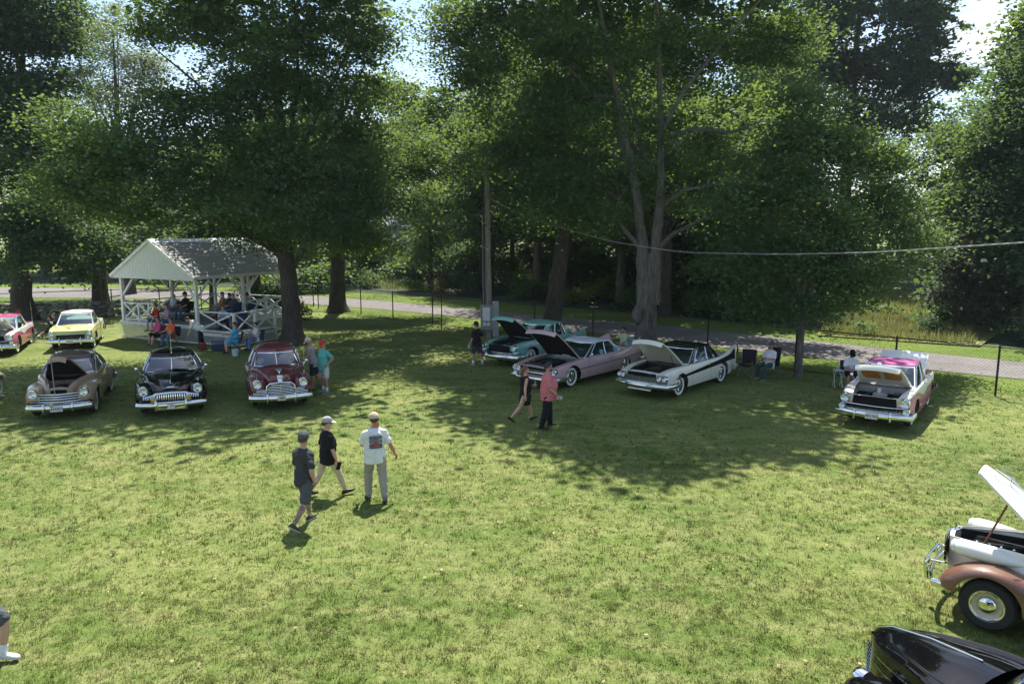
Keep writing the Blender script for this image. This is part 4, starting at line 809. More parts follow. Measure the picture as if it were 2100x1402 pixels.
def greenhouse(car, S, belt, mats):
    """pillars, roof and panes of the cabin. S: base (x0 rear, x1 front, half width), top (x0, x1, half width), side list of (u, kind)"""
    (br, bf, bw), (tr_, tf, tw) = S['base'], S['top']; zt = S['z']; dome = S.get('dome', .07); ez = S.get('ease', 1.)
    per = []; wv = S.get('ws', .90); bow = S.get('bowf', .10)
    for v in np.linspace(-wv, wv, 9): per.append((1 - bow * (v / wv) ** 2 * 1.0, v))
    kinds = ['windshield'] * 8
    side = S['side']            # [(u_start, kind), ...] going back; ends at -1
    ul = [q[0] for q in side]; per_side = []
    ks = ['pillar']
    for i, (u, k) in enumerate(side):
        u2 = side[i + 1][0] if i + 1 < len(side) else S.get('uend', -.86)
        m = max(1, int(round(abs(u - u2) / .10)))
        for j in range(m): per_side.append((u + (u2 - u) * j / m, k))
    per_side.append((S.get('uend', -.86), 'pillar'))
    vb = S.get('taper', .05)
    L_ = [(u, 1 - vb * max(0, -u) ** 2 - S.get('taperf', .06) * max(0, u) ** 3) for u, k in per_side]; kk = [k for u, k in per_side]
    per += L_; kinds += ['pillar'] + kk[:-1]
    rv = S.get('rv', .74); rb = S.get('bowr', .10)
    rear = [(-(1 - rb * (v / rv) ** 2), v) for v in np.linspace(rv, -rv, 9)]
    per += rear; kinds += ['pillar'] + ['rear_window'] * 8
    L2 = [(u, -v) for u, v in L_[::-1]]; per += L2; kinds += ['pillar'] + [k + ('*' if k != 'pillar' else '') for k in kk[:-1][::-1]]; kinds += ['pillar']
    ts = [0, S.get('t0', .05), .2, .4, .6, .8, S.get('t1', .93), 1.0]; rows = []; zrear = S.get('zrear', 0)
    for t in ts:
        e = t ** ez; x0, x1, w = br + (tr_ - br) * (t ** S.get('er', 1.)), bf + (tf - bf) * (t ** S.get('ef', 1.)), bw + (tw - bw) * e; xm, hx = (x0 + x1) / 2, (x1 - x0) / 2; r = []
        for u, v in per:
            xb = (br + bf) / 2 + (bf - br) / 2 * u; z0 = belt(xb) + .006; zz = zt - S.get('drop', .03) * max(0, abs(u) - .5) * 2 + S.get('tilt', 0) * u; r.append((xm + hx * u, w * v, z0 + (zz - z0) * t))
        rows.append(r)
    b = MB(); wins = {}; n = len(per)
    for i in range(len(ts) - 1):
        for j in range(n):
            k = kinds[j % len(kinds)]; j2 = (j + 1) % n; q = [rows[i][j], rows[i][j2], rows[i + 1][j2], rows[i + 1][j]]
            if k == 'pillar' or i in (0, len(ts) - 2): b.add(q, [(0, 1, 2, 3)], 0 if (k == 'pillar' and not S.get('pillar_body')) or i else 0)
            else:
                jj = j
                while kinds[(jj - 1) % n] == k and jj > 0: jj -= 1
                wins.setdefault((k, jj), []).append((i, j, q))
    top = rows[-1]; rr = [top]; cx = (tr_ + tf) / 2
    for s_, dz in ((1.012, .012), (1.0, .030), (.93, None), (.80, None), (.62, None), (.42, None), (.2, None), (0.02, None)):
        rr.append([(cx + (p[0] - cx) * s_, p[1] * s_, (p[2] if s_ > .9 else p[2]) + (dz if dz is not None else .03 + dome * (1 - s_ ** 2))) for p in top])
    b.grid(rr, 1, True)
    cab = b.build('roof', mats, car, 50, clean=True)
    for (k, jj), qs in wins.items():
        g = MB()
        for i, j, q in qs: g.add(q, [(0, 1, 2, 3)])
        nm = 'rear_window' if k.startswith('rear') else ('windshield' if k.startswith('wind') else 'side_window')
        gl = g.build(nm, GLASS, car, 60, clean=True)
        js = sorted({j for _, j, _ in qs}); i0, i1 = 1, len(ts) - 2
        ring = [rows[i0][j] for j in js] + [rows[i0][(js[-1] + 1) % n]] + [rows[i][(js[-1] + 1) % n] for i in range(i0 + 1, i1)] + [rows[i1][(j + 1) % n] for j in js[::-1]] + [rows[i1][js[0]]] + [rows[i][js[0]] for i in range(i1 - 1, i0, -1)]
        if S.get('frames', True): MB().tube(ring + ring[:1], S.get('fr', .014), 5, cap=False).build('frame', S.get('framemat', CHROME), gl, 60)
        if nm == 'windshield' and S.get('split_ws'):
            m = len(js) // 2; MB().tube([rows[i][js[m]] for i in range(i0, i1 + 1)], .016, 6).build('centre_bar', CHROME, gl, 60)
    return rows, per
def fender(car, name, S, mats, side):
    """a bulging wing lofted along the car. S: x0, x1, yc, a, zt, b, arch"""
    yc, a, zt, zb0 = [curve(S[k]) for k in ('yc', 'a', 'zt', 'zb')]; b = MB(); X = list(np.arange(S['x0'], S['x1'], .06)) + [S['x1']]
    ar = S.get('arch')
    if ar: X += list(ar[0] + ar[1] * np.cos(np.linspace(.0, pi, 19)))
    # closer stations at the nose
    X += list(S['x1'] - np.array([.01, .025, .045])) + list(S['x0'] + np.array([.01, .03]))
    X = sorted(set(round(x, 4) for x in X)); rows = []
    for x in X:
        y0, w, top, bot = yc(x), a(x), zt(x), zb0(x)
        if ar and abs(x - ar[0]) < ar[1]: bot = max(bot, ar[2] + sqrt(ar[1] ** 2 - (x - ar[0]) ** 2))
        bot = min(bot, top - .02); h = min(S.get('b', .26), (top - bot) * .9); zm = top - h; r = []
        lip = .03
        r.append((x, y0 + w * .93 - .05, bot + .004)); r.append((x, y0 + w * .95, bot)); r.append((x, y0 + w * .985, bot + (zm - bot) * .5)); r.append((x, y0 + w, zm))
        for p in np.linspace(0, pi, 13)[1:-1]:
            r.append((x, y0 + w * (abs(cos(p)) ** .85) * (1 if cos(p) > 0 else -1), zm + h * sin(p) ** .85))
        r.append((x, y0 - w, zm)); r.append((x, y0 - w, max(bot, zm - .12)))
        rows.append([(p[0], side * p[1], p[2]) for p in r])
    b.grid(rows, 0, flip=side > 0); n = len(rows[0])
    for r, fl in ((rows[0], 0), (rows[-1], 1)): b.add(r, [tuple(range(n)) if (fl ^ (side < 0)) else tuple(range(n))[::-1]])
    o = b.build(name, mats, car, 55, clean=True); return o
def car_root(name, label, x, y, yawd, group='classic cars on the lawn', s=1.):
    o = empty(name, (x, y, 0), R(yawd), label, 'car', group); o.scale = (s, s, s); return o

# ---- paint
P_TAN = paint('tan_paint', (.300, .215, .130)); P_BROWNROOF = paint('brown_roof_paint', (.050, .022, .018)); P_BLACK = paint('black_paint', (.003, .003, .004)); P_MAROON = paint('maroon_paint', (.115, .012, .016))
P_YELLOW = paint('pale_yellow_paint', (.60, .575, .25)); P_WHITE = paint('white_paint', (.76, .75, .69)); P_PINK = paint('pink_paint', (.58, .085, .20)); P_TURQ = paint('turquoise_paint', (.17, .40, .35))
P_ROSE = paint('dusty_rose_paint', (.50, .33, .335)); P_ROOFW = paint('grey_white_paint', (.60, .63, .63)); P_CREAM = paint('cream_paint', (.70, .68, .58)); P_MAGENTA = paint('magenta_paint', (.52, .09, .30)); P_BEIGE = paint('beige_paint', (.48, .42, .31)); P_COPPER = paint('copper_brown_paint', (.165, .076, .046))
IN_TEAL = plain('teal_upholstery', (.20, .33, .32), .7); IN_GREY = plain('grey_upholstery', (.16, .16, .16), .8); IN_WHITE = plain('white_upholstery', (.45, .44, .42), .7); IN_PINK = plain('pink_upholstery', (.40, .22, .24), .7); OR_PAD = plain('orange_insulation', (.42, .17, .03), .95, var=.25)
RIM_T = plain('tan_rim', (.48, .36, .18), .4); RIM_B = plain('black_rim', (.02, .02, .02), .4); RIM_CR = plain('cream_rim', (.62, .55, .38), .4); GOLD = plain('gold_badge', (.55, .38, .08), .3, .8); BAYCREAM = plain('tan_firewall', (.30, .21, .14), .6, var=.3)

def fifties(name, label, x, y, yawd, S, Gh, mats_gh, Rw=.355, white=True, cap='full', rim=None, yw=.74):
    car = car_root(name, label, x, y, yawd); B = Body(car, S); parts = B.build()
    greenhouse(car, Gh, B.zt, mats_gh)
    for xw, ra, zw in S['arches']:
        for q in (1, -1): wheel(car, xw, q * yw, Rw, white, cap, rim or RIM_B)
    return car, B, parts
def bars(car, parent, ys, zs, xfun, rad=.011, mat=None):
    for z, (y0, y1) in zip(zs, ys):
        MB().tube([(xfun(y, z), y, z) for y in np.linspace(y0, y1, 9)], rad, 6).build('grille_bar', mat or CHROME, parent, 50)

# ---- yellow and white hardtop (1955 style)
def slab_spec(**k):
    d = dict(xf=2.42, xr=-2.45, zr=.26, w=[(-2.45, .84), (-2.0, .90), (-1.0, .93), (0, .935), (1.4, .93), (2.1, .90), (2.42, .86)], zt=[(-2.45, .95), (-1.6, .97), (-.6, .96), (.6, .97), (1.6, .96), (2.42, .90)],
             ze=[(-2.45, .90), (-1.2, .96), (.8, .97), (1.6, .96), (2.42, .88)], zc=[(-2.45, .93), (-1.9, 1.02), (-1.2, 1.05), (.85, 1.05), (1.6, 1.03), (2.2, .97), (2.42, .90)], hw=[(-2.45, .66), (-1, .70), (.85, .70), (1.8, .62), (2.42, .56)],
             arches=[(1.46, .43, .36), (-1.46, .41, .36)], hood=(.92, 2.40), cabin=(-1.05, .80), trunk=(-2.3, -1.25), doors=[(-.42, .78)], chin=.14, bow=.16, rbow=.10)
    d.update(k); return d
GH55 = dict(base=(-1.32, .98, .80), top=(-.92, .30, .64), z=1.50, side=[(.88, 'pillar'), (.80, 'side'), (.62, 'pillar'), (.60, 'side'), (-.10, 'pillar'), (-.14, 'side'), (-.58, 'pillar')], uend=-.84, dome=.08, bowf=.16, ws=.90, rv=.80)
S = slab_spec(lower=P_YELLOW, upper=P_WHITE, split=[(-2.45, .62), (-1.3, .68), (-1.15, .70), (-.95, .99), (2.42, 1.2)], split_x=(-2.45, -.92), split_out=0, front_mat=0, hood_mat=0, seat=IN_TEAL, interior=IN_TEAL, wheel_mat=IN_TEAL)
car, B, parts = fifties('classic_car', 'pale yellow hardtop with white roof and white rear flanks on sunny grass', -20.69, 34.96, 292.7, S, GH55, [P_WHITE, P_WHITE])
for q in (1, -1): headlight(car, (2.34, q * .74, .79), .11); MB().lathe([(0, .03), (.05, .02), (.06, 0)], 12, 0, 'X', (2.42, q * .70, .585)).build('parking_lamp', LENSW, car, 50)
gr = MB(); gr.grid([[(B.bowx(2.42, y) + .012, y, z) for y in np.linspace(-.56, .56, 11)] for z in (.53, .62, .70, .745)], 0, flip=True); gg = gr.build('grille', UNDER, car, 50)
for k in range(19):
    y = -.53 + k * 1.06 / 18; gm_ = MB().bar((B.bowx(2.42, y) + .02, y, .54), (B.bowx(2.42, y) + .02, y, .735), .012, .016).build('grille_bar', CHROME, gg)
MB().tube([(B.bowx(2.42, y) + .02, y, z) for y, z in [(-.60, .52), (-.60, .70), (-.56, .755), (0, .775), (.56, .755), (.60, .70), (.60, .52)]], .018, 8).build('grille_surround', CHROME, gg, 50)
bumper(car, 2.60, .93, .20, .46, .085, .04, (-.42, .42), .26, .5); bumper(car, -2.60, .90, -.16, .48, .085, .04, (-.4, .4), .22, -.4, 'rear_bumper')
plate(car, 'HH 34', (2.655, 0, .47)); B.strip((.55, .80), (1.95, .76), .011, CHROME); B.strip((-2.3, .61), (-1.2, .675), .010, CHROME)
MB().tube([(2.02, -.20, 1.02), (2.08, -.05, 1.0), (2.16, 0, .99), (2.08, .05, 1.0), (2.02, .20, 1.02)], [.008, .022, .03, .022, .008], 6).build('hood_emblem', GOLD, car, 50); MB().box((2.37, 0, .90), (.02, .34, .018)).build('hood_badge', CHROME, car)
for q in (1, -1): mirror(car, (.62, q * .86, .98), q)

# ---- pink and white two-tone hardtops (1955 crown-band style)
GHCV = dict(base=(-1.35, 1.0, .80), top=(-.95, .28, .65), z=1.49, side=[(.88, 'pillar'), (.80, 'side'), (.10, 'pillar'), (.02, 'side'), (-.58, 'pillar')], uend=-.84, dome=.07, bowf=.16)
def crown(name, label, x, y, yawd, pink, hood_ang, trunk_ang, full=True):
    S = slab_spec(lower=pink, upper=P_WHITE, split=[(-2.45, .74), (-1.2, .80), (-.2, .77), (.35, .70), (.62, .77), (1.3, .91), (2.0, .925), (2.42, .86)], hood_mat=1, front_mat=0, hood_open=hood_ang, hood_under=P_WHITE, trunk_open=trunk_ang, bay=IN_WHITE, cleaner=IN_WHITE, seat=IN_WHITE, interior=IN_PINK)
    car, B, parts = fifties(name, label, x, y, yawd, S, GHCV, [P_WHITE, pink])
    for q in (1, -1):
        headlight(car, (2.37, q * .745, .785), .12, ringmat=CHROME)
        headlight(car, (2.42, q * .80, .565), .085, name='parking_lamp')
        MB().lathe([(0, -.03), (.09, -.02), (.10, .03)], 14, 0, 'X', (-2.44, q * .76, .72)).build('tail_lamp', RED, car, 50)
        MB().tube([(1.02, q * .80, 1.0), (.30, q * .655, 1.50), (-.02, q * .66, 1.55)], .018, 6).build('pillar_trim', CHROME, car, 50)
    gr = MB(); gr.grid([[(B.bowx(2.42, y) + .012, y, z) for y in np.linspace(-.70, .70, 11)] for z in (.48, .56, .64)], 0, flip=True); gg = gr.build('grille', UNDER, car, 50)
    for z in (.485, .635): MB().tube([(B.bowx(2.42, y) + .03, y, z) for y in np.linspace(-.72, .72, 11)], .017, 8).build('grille_bar', CHROME, gg, 50)
    msh = MB()
    for k in range(46): y = -.69 + k * .03; msh.bar((B.bowx(2.42, y) + .022, y, .49), (B.bowx(2.42, y) + .022, y, .56), .010, .008)
    msh.build('grille_mesh', CHROME, gg)
    bumper(car, 2.58, .94, .20, .40, .085, .04, (-.45, .45), .25, .5); bumper(car, -2.6, .92, -.16, .46, .085, .04, (-.5, .5), .2, -.4, 'rear_bumper')
    B.strip([(-2.4, .74), (-1.2, .80), (-.2, .77), (.35, .70)], None, .011, CHROME); B.strip([(.35, .70), (.62, .77), (1.3, .91), (2.0, .925)], None, .010, CHROME)
    for q in (1, -1): mirror(car, (.70, q * .86, .98), q)
    for q in (.5, -.5): MB().tube([(.98, q, 1.02), (1.25, q * 1.05, 1.0)], .008, 6).build('hood_hinge', CHROME, car)
    return car, B, parts
car, B, parts = crown('classic_car', 'magenta and white two-tone hardtop with both its hood and boot lid raised', 11.31, 21.64, 233.4, P_MAGENTA, R(33), R(35))
plate(car, '33-967', (2.64, 0, .40), emblem=True, w=.31, h=.16)
h = parts['hood']
for q in (1, -1): MB().box((.80, q * .29, -.115), (.80, .44, .03), 0, Matrix.Rotation(.09, 3, 'Y')).build('insulation_pad', OR_PAD, h)
MB().box((1.30, 0, .0), (.03, .10, .05)).build('hood_badge', CHROME, h); antenna(car, (-1.9, -.86, .96), 1.1)
MB().add([(1.80, -.045, .90), (1.80, .045, .90), (1.72, .045, 1.02), (1.72, -.045, 1.02)], [(0, 1, 2, 3)]).build('hang_tag', PLATE, car)
car, B, parts = crown('classic_car', 'pink and white two-tone hardtop with raised hood, cut by the left frame edge', -23.24, 33.41, 292.9, P_PINK, R(30), None)
antenna(car, (-1.9, .86, .96), 1.0)

# ---- turquoise sedan with fins, hood up (1957 style)
S = slab_spec(xf=2.5, xr=-2.6, lower=P_TURQ, upper=P_TURQ, zt=[(-2.6, 1.06), (-2.2, 1.05), (-1.2, .98), (.6, .98), (1.6, .97), (2.5, .88)], ze=[(-2.6, .90), (-1.3, .97), (.8, .97), (1.6, .96), (2.5, .86)], hood_open=R(42), hood_under=UNDER, doors=[(-.30, .78), (-1.05, -.34)], hood=(.92, 2.46), seat=IN_GREY)
GH57 = dict(base=(-1.40, 1.0, .80), top=(-.98, .22, .65), z=1.52, side=[(.88, 'pillar'), (.80, 'side'), (.02, 'pillar'), (-.05, 'side'), (-.50, 'pillar'), (-.54, 'side'), (-.70, 'pillar')], uend=-.86, dome=.08, bowf=.15)
car, B, parts = fifties('classic_car', 'turquoise sedan with raised hood standing behind the dusty pink coupe', 1.04, 30.91, 230.6, S, GH57, [P_TURQ, P_TURQ])
for q in (1, -1): headlight(car, (2.44, q * .76, .79), .095); MB().tube([(2.30, q * .70, .63), (2.54, q * .80, .62), (2.50, q * .93, .62), (2.30, q * .95, .62)], .04, 8).build('bumper_wing', CHROME, car, 50)
gr = MB(); gr.grid([[(B.bowx(2.5, y) + .012, y, z) for y in np.linspace(-.66, .66, 11)] for z in (.46, .56, .66)], 0, flip=True); gg = gr.build('grille', UNDER, car, 50)
for z in (.50, .57): MB().tube([(B.bowx(2.5, y) + .04, y, z) for y in np.linspace(-.66, .66, 11)], .020, 8).build('grille_bar', CHROME, gg, 50)
bumper(car, 2.66, .95, .20, .42, .09, .045, (-.5, .5), .24, .5); bumper(car, -2.75, .92, -.16, .48, .09, .045, (-.5, .5), .2, -.4, 'rear_bumper'); B.strip((-2.5, .84), (2.1, .74), .011, CHROME)

# ---- dusty pink coupe with big fins, hood up (1959 style)
S = slab_spec(xf=2.80, xr=-2.95, zr=.24, lower=P_ROSE, upper=P_ROSE, w=[(-2.95, .80), (-2.2, .95), (-1, 1.0), (0, 1.01), (1.6, 1.0), (2.4, .98), (2.80, .94)], zt=[(-2.95, 1.24), (-2.55, 1.13), (-1.8, .97), (-1.0, .88), (0, .87), (1.2, .86), (2.2, .80), (2.80, .72)],
              ze=[(-2.95, .74), (-1.8, .84), (-1.0, .88), (1.2, .86), (2.80, .72)], zc=[(-2.95, .76), (-1.6, .90), (-1.2, .93), (.9, .95), (1.6, .92), (2.4, .84), (2.80, .74)], hw=[(-2.95, .62), (-1, .74), (.9, .74), (1.8, .70), (2.80, .66)], arches=[(1.78, .42, .35), (-1.55, .34, .30)], hood=(1.02, 2.66), cabin=(-1.2, .92), trunk=(-2.7, -1.35), doors=[(-.55, .86)],
              hood_open=R(44), hood_under=UNDER, seat=IN_TEAL, interior=IN_TEAL, wheel_mat=IN_TEAL, chin=.16, bow=.10)
GH59 = dict(base=(-1.62, 1.12, .84), top=(-.92, .18, .66), z=1.36, side=[(.90, 'pillar'), (.84, 'side'), (.66, 'pillar'), (.64, 'side'), (-.06, 'pillar'), (-.09, 'side'), (-.66, 'pillar')], uend=-.88, dome=.06, bowf=.2, rv=.86, fr=.012)
car, B, parts = fifties('classic_car', 'long dusty pink coupe with tall pointed tail fins and grey-white roof, hood up', 2.57, 27.05, 228.6, S, GH59, [P_ROOFW, P_ROOFW], .36, yw=.80)
for q in (1, -1):
    for d in (.66, .87): headlight(car, (2.78 - (.05 if d > .8 else 0), q * d, .645), .082)
    MB().lathe([(0, .10), (.06, .08), (.10, .02), (.115, -.06), (.10, -.12), (0, -.14)], 16, 0, 'X', (2.86, q * .78, .42)).build('bumper_pod', CHROME, car, 50)
    MB().lathe([(0, -.14), (.03, -.10), (.05, 0), (.04, .06)], 10, 0, 'X', (-2.86, q * .80, 1.02)).build('tail_lamp', RED, car, 50)
gr = MB(); gr.grid([[(B.bowx(2.8, y) + .012, y, z) for y in np.linspace(-.56, .56, 9)] for z in (.46, .54, .66)], 0, flip=True); gg = gr.build('grille', UNDER, car, 50)
msh = MB()
for z in (.49, .535, .58, .625): msh.tube([(B.bowx(2.8, y) + .025, y, z) for y in np.linspace(-.55, .55, 9)], .007, 5)
for k in range(24): y = -.54 + k * .047; msh.bar((B.bowx(2.8, y) + .025, y, .47), (B.bowx(2.8, y) + .025, y, .65), .010, .010)
msh.build('grille_mesh', CHROME, gg, 50); MB().tube([(B.bowx(2.8, y) + .04, y, .555) for y in np.linspace(-.92, .92, 13)], .022, 8).build('grille_bar', CHROME, gg, 50)
bumper(car, 2.94, 1.0, .14, .36, .07, .04, (), .24, .55); bumper(car, -3.05, .95, -.1, .42, .09, .05, (), .2, -.4, 'rear_bumper'); B.strip((-2.7, .66), (2.3, .58), .010, UNDER); mirror(car, (.78, .93, .88), 1)
MB().box((1.05, .15, 1.02), (.22, .34, .004), 0, Matrix.Rotation(.9, 3, 'Y')).build('show_card', plain('card_paper', (.62, .68, .78), .7), car)

# ---- cream hardtop with black roof and black side flash, fins, hood up (1958 style)
S = slab_spec(xf=2.55, xr=-2.70, lower=P_CREAM, upper=P_CREAM, zt=[(-2.7, 1.24), (-2.3, 1.16), (-1.6, 1.02), (-.8, .94), (.6, .93), (1.6, .92), (2.55, .83)], ze=[(-2.7, .88), (-1.5, .93), (.8, .93), (1.6, .92), (2.55, .83)], zc=[(-2.7, .90), (-1.9, .98), (-1.2, 1.0), (.9, 1.0), (1.6, .99), (2.2, .93), (2.55, .85)], hood=(.95, 2.42), hood_open=R(40), open_to=.75, hood_under=P_CREAM, doors=[(-.50, .78)], seat=IN_WHITE, interior=IN_GREY, arches=[(1.50, .42, .355), (-1.50, .40, .355)])
GHPL = dict(base=(-1.45, 1.02, .82), top=(-1.0, .22, .64), z=1.43, side=[(.89, 'pillar'), (.82, 'side'), (.64, 'pillar'), (.62, 'side'), (-.14, 'pillar'), (-.17, 'side'), (-.62, 'pillar')], uend=-.86, dome=.06, bowf=.18)
car, B, parts = fifties('classic_car', 'cream hardtop with black roof and tapering black side flash, hood raised', 5.85, 25.35, 228.2, S, GHPL, [P_BLACK, P_BLACK], .355)
for q in (1, -1):
    for d in (.67, .84): headlight(car, (2.535 - (.04 if d > .8 else 0), q * d, .70), .072)
    pn = MB().grid([[(B.bowx(2.55, y) + .010, q * y, z) for y in np.linspace(.57, .90, 5)] for z in (.52, .66, .80)], 0, flip=q > 0); pn.build('headlight_panel', GREYM, car, 50)
gr = MB(); gr.grid([[(B.bowx(2.55, y) + .012, y, z) for y in np.linspace(-.58, .58, 9)] for z in (.55, .63, .72)], 0, flip=True); gg = gr.build('grille', GREYM, car, 50)
bars(car, gg, [(-.58, .58)] * 6, (.56, .59, .62, .65, .68, .71), lambda y, z: B.bowx(2.55, y) + .022, .008)
MB().add([(2.60, -.035, .70), (2.60, .0, .60), (2.60, .035, .70), (2.60, .02, .70), (2.60, 0, .64), (2.60, -.02, .70)], [(0, 5, 4, 1), (1, 4, 3, 2)]).build('gold_badge', GOLD, car)
def ply_ext(b):
    for q in (1, -1): b.tube([(2.64, q * .50, .44), (2.66, q * .46, .50), (2.66, q * .30, .515)], .035, 8)
    b.tube([(2.66, y, .515) for y in np.linspace(-.40, .40, 7)], .035, 8); b.tube([(2.60, y, .30) for y in np.linspace(-.42, .42, 7)], .025, 8)
bumper(car, 2.66, .97, .20, .44, .075, .045, (), .24, .5, extra=ply_ext); bumper(car, -2.85, .92, -.14, .46, .085, .045, (), .2, -.4, 'rear_bumper')
gp = MB().grid([[(2.56, y, z) for y in np.linspace(-.42, .42, 5)] for z in (.30, .40, .50)], 0, flip=True).build('bumper_pan', GREYM, car)
B.strip([(-2.62, .92), (-1.6, .83), (0, .74), (1.95, .635)], None, .06, UNDER, 'side_flash', .006, 30, True, [(-2.62, .19), (-1.9, .10), (-.4, .068), (1.0, .045), (1.95, .006)]); mirror(car, (.75, .88, .95), 1)
for q in (.5, -.5): MB().tube([(1.3, q, .92), (1.55, q, 1.32)], .009, 6).build('hood_strut', UNDER, car)
for q in (1, -1): MB().bar((-2.705, q * .845, .93), (-2.68, q * .845, 1.22), .03, .06).build('fin_trim', P_BLACK, car)

# ---- 1940s cars with separate wings
def forties(name, label, x, y, yawd, paintm, roofm, S2, F, Rr, Gh, Rw=.36, white=True, rim=None, cap='dog', yw=.72, wheels=(1.48, -1.48), rskirt=False):
    car = car_root(name, label, x, y, yawd); B = Body(car, S2); parts = B.build(); rows, per = greenhouse(car, Gh, B.zt, [Gh.get('pillarmat', paintm), roofm])
    for q in (1, -1): fender(car, 'front_wing', F, paintm, q); fender(car, 'rear_wing', Rr, paintm, q)
    for xw in wheels:
        for q in (1, -1): wheel(car, xw, q * yw, Rw, white, cap, rim or RIM_B)
    return car, B, parts
def fat_spec(**k):
    d = dict(xf=2.20, xr=-2.50, zr=.28, w=[(-2.5, .42), (-2.2, .58), (-1.6, .72), (-.8, .83), (0, .86), (.6, .85), (.95, .80), (1.4, .62), (1.9, .48), (2.2, .36)], zt=[(-2.5, .62), (-2.1, .84), (-1.5, .98), (-.8, 1.02), (.6, 1.02), (1.2, .98), (1.9, .88), (2.2, .76)],
             ze=[(-2.5, .66), (-2.1, .88), (-1.5, 1.02), (.7, 1.05), (1.2, 1.04), (1.9, .98), (2.2, .84)], zc=[(-2.5, .68), (-2.2, .92), (-1.5, 1.12), (.75, 1.13), (1.3, 1.11), (1.9, 1.03), (2.1, .96), (2.2, .86)], hw=[(-2.5, .2), (-2, .4), (-1, .6), (.75, .58), (1.4, .42), (2.2, .22)], hood=(.92, 2.14), cabin=(-1.1, .72), doors=[(-.40, .70)], bow=.10, rbow=.12, chin=.10, round=.10, sq=.9, handle_dz=.16)
    d.update(k); return d
FW = dict(x0=.30, x1=2.22, yc=[(.3, .66), (.9, .66), (1.5, .64), (2.0, .62), (2.22, .62)], a=[(.3, .19), (.7, .24), (1.2, .27), (1.7, .27), (2.0, .25), (2.14, .19), (2.22, .08)], zt=[(.3, .86), (.8, .93), (1.3, .95), (1.8, .93), (2.05, .86), (2.17, .76), (2.22, .66)], zb=[(.3, .30), (1.0, .30), (1.9, .40), (2.22, .56)], arch=(1.48, .42, .36), b=.30)
RWG = dict(x0=-2.40, x1=-.62, yc=[(-2.4, .60), (-1.8, .66), (-1.2, .68), (-.62, .68)], a=[(-2.4, .08), (-2.25, .18), (-1.8, .24), (-1.3, .25), (-.9, .20), (-.62, .10)], zt=[(-2.4, .55), (-2.25, .72), (-1.8, .86), (-1.4, .90), (-.95, .82), (-.62, .62)], zb=[(-2.4, .48), (-2.0, .34), (-.62, .32)], arch=(-1.48, .40, .36), b=.28)
GH48 = dict(base=(-1.95, .92, .80), top=(-1.05, .28, .58), z=1.50, side=[(.86, 'pillar'), (.78, 'side'), (.16, 'pillar'), (.08, 'side'), (-.36, 'pillar')], uend=-.80, dome=.11, ease=1.35, er=1.5, ef=1.2, bowf=.14, ws=.84, t0=.12, t1=.84, taper=.24, taperf=.10, rv=.62, fr=.013)
# tan coupe, hood up on a long prop rod
S2 = fat_spec(lower=P_TAN, upper=P_TAN, hood_open=R(41), hood_under=UNDER, bay=BAYCREAM)
g48 = dict(GH48); g48['pillarmat'] = P_BROWNROOF
car, B, parts = forties('classic_car', 'tan coupe with dark brown roof and hood propped open on a long rod', -13.77, 22.81, 290.4, P_TAN, P_BROWNROOF, S2, FW, RWG, g48, rim=RIM_T)
for q in (1, -1): headlight(car, (2.215, q * .64, .76), .115)
def vgrille(car, zs, ws, xf, vee=.10):
    gg = MB().grid([[(xf - vee * abs(y) / .6 - .02, y, z) for y in np.linspace(-.5, .5, 7)] for z in (zs[0] - .02, zs[-1] + .02)], 0, flip=True).build('grille', UNDER, car)
    for z, w in zip(zs, ws): MB().tube([(xf - vee * abs(y) / .6, y, z) for y in (-w, -w * .5, -.02, .02, w * .5, w)], [.010, .019, .024, .024, .019, .010], 8, ell=(1, .8)).build('grille_bar', CHROME, gg, 50)
    return gg
vgrille(car, (.52, .595, .665, .735), (.80, .60, .56, .50), 2.33, .16); MB().tube([(2.28, y, .47) for y in np.linspace(-.8, .8, 7)], .014, 8).build('grille_base_bar', CHROME, car, 50)
bumper(car, 2.42, .80, .16, .37, .078, .04, (-.36, .36), .22, .4); bumper(car, -2.62, .86, -.16, .40, .078, .04, (-.36, .36), .2, -.35, 'rear_bumper')
plate(car, '64401', (2.49, -.03, .36), emblem=True, w=.31, h=.155); MB().lathe([(0, .02), (.04, .015), (.045, 0)], 12, 0, 'X', (2.52, -.14, .47)).build('club_badge', GOLD, car, 50)
MB().tube([(2.34, -.06, .74), (2.20, -.10, 1.25), (2.06, -.14, 1.80)], .013, 6).build('prop_rod', GREYM, car, 50); antenna(car, (.85, .78, 1.06), .85)
h = parts['hood']; MB().tube([(1.16, 0, -.04), (1.26, 0, -.10), (1.30, 0, -.13)], [.02, .035, .02], 8).build('hood_ornament', CHROME, h, 50); MB().box((1.05, 0, .045), (.10, .16, .012), 0, Matrix.Rotation(.25, 3, 'Y')).build('hood_emblem', CHROME, h)
B.strip((-.35, .62), (.65, .62), .008, CHROME)
